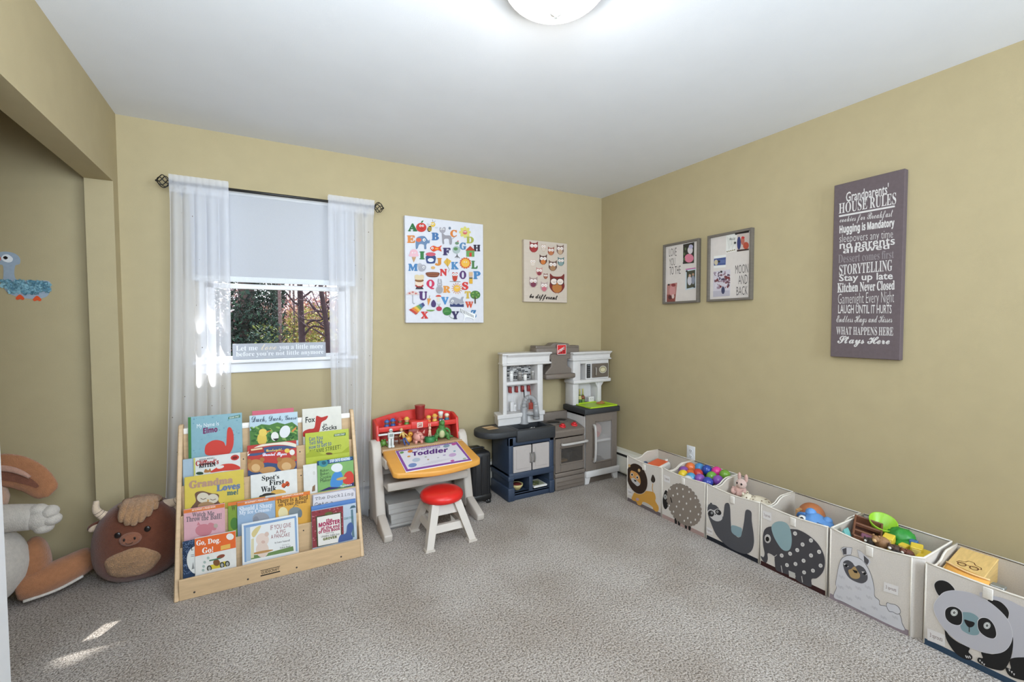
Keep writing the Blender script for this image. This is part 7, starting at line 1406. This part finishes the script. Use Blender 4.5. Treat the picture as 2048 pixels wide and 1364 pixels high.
for i, c_ in enumerate(ear):
    u = i / (len(ear) - 1); w_ = (.020 + .056 * math.sin(math.pi * min(1, .18 + .70 * u))) * (1 if u < .93 else max(.15, 1 - ((u - .93) / .07) ** 2 * .85)); d_ = (ear[min(i + 1, len(ear) - 1)] - ear[max(i - 1, 0)]).normalized(); nr = Vector((-d_.z, 0, d_.x)).normalized()
    for k in range(n): a = 2 * math.pi * k / n; vs.append(c_ + nr * (math.cos(a) * w_) + Vector((0, math.sin(a) * .020, 0)))
fs = [(i * n + k, i * n + (k + 1) % n, (i + 1) * n + (k + 1) % n, (i + 1) * n + k) for i in range(len(ear) - 1) for k in range(n)] + [tuple(range(n))[::-1], tuple((len(ear) - 1) * n + k for k in range(n))]
er = obj('ear', MB().add(vs, fs, BRN_, True), t)
vs = []
for i, c_ in enumerate(ear[3:-4]):
    u = i / (len(ear) - 8); d_ = (ear[min(i + 4, len(ear) - 1)] - ear[i + 2]).normalized(); nr = Vector((-d_.z, 0, d_.x)).normalized(); w_ = .036 * math.sin(math.pi * (.2 + .75 * u)) ** .7
    for s_ in (.30, -1.15): vs.append(c_ + nr * (w_ * s_) + Vector((0, -.0215, 0)))
m_ = len(vs) // 2; obj('inner_ear', MB().add(vs, [(2 * i, 2 * i + 2, 2 * i + 3, 2 * i + 1) for i in range(m_ - 1)], BRD, True), er)
obj('ear_seam', MB().tube([v + Vector((0, -.003, .004)) for v in vs[0:2 * (m_ - 3):2]], [.011 * math.sin(math.pi * (i + 1) / (m_ - 1)) + .003 for i in range(m_ - 3)], PNK, 8), er)
obj('thigh', MB().ball((-3.690, -.215, .145), (.055, .075, .140), BRN_, 20, 14), t)
lg = obj('leg', MB().tube(curve([(-3.735, -.27, .068), (-3.66, -.25, .078), (-3.58, -.20, .090), (-3.515, -.158, .108), (-3.492, -.148, .116)], 5), [.050, .058, .063, .066, .068, .068, .068, .068, .068, .068, .067, .066, .065, .063, .061, .058, .055, .051, .046, .038, .026], BRN_, 16), t)
obj('sole', MB().tube(curve([(-3.70, -.325, .030), (-3.60, -.275, .030), (-3.52, -.225, .050)], 5), [.007] * 11, plush('#cfc6bc'), 8), lg)
p = Print((-3.815, -.428, .268), (1, .32, 0), (0, .05, 1)); p.text('ck', 0.035, 0, .085, .034, '#6d5348', 'ital', .0); p.done('embroidery', t)
obj('hang_tag', MB().tube([(-3.688 + .008 * math.cos(k * .7), -.27, .352 + .008 * math.sin(k * .7)) for k in range(9)], .002, plastic('#cfccc6'), 6, True), t)

t = thing('suitcase', 'black upright suitcase standing between the desk and the play kitchen', 'suitcase', (-1.355, -.19, 0)); SB = mat('#1d1d1f', .4, .12, 200, .08, 300)
obj('shell', MB().box((-1.432, -.302, .030), (-1.280, -.080, .380), SB, .022, 3), t)
for x in (-1.405, -1.356, -1.307): obj('ridge', MB().box((x - .006, -.306, .055), (x + .006, -.300, .350), SB, .003, 1), t)
obj('corner_guard', MB().box((-1.434, -.308, .028), (-1.278, -.18, .075), plastic('#141414'), .012, 2), t)
obj('zipper', MB().tube([(-1.4335, -.19, .06), (-1.4335, -.19, .36), (-1.28, -.19, .382)], .003, plastic('#3a3a3a'), 6), t)
obj('handle', MB().tube(curve([(-1.405, -.22, .376), (-1.40, -.22, .394), (-1.312, -.22, .394), (-1.307, -.22, .376)], 4), .007, plastic('#161616'), 8), t)
for x in (-1.410, -1.302):
    for y in (-.292, -.10):
        w_ = obj('wheel', MB().cyl((x - .013, y, .018), (x + .013, y, .018), .018, plastic('#222222'), n=18), t); obj('hub', MB().cyl((x - .0145, y, .018), (x + .0145, y, .018), .007, plastic('#8a8a8a'), n=10), w_)
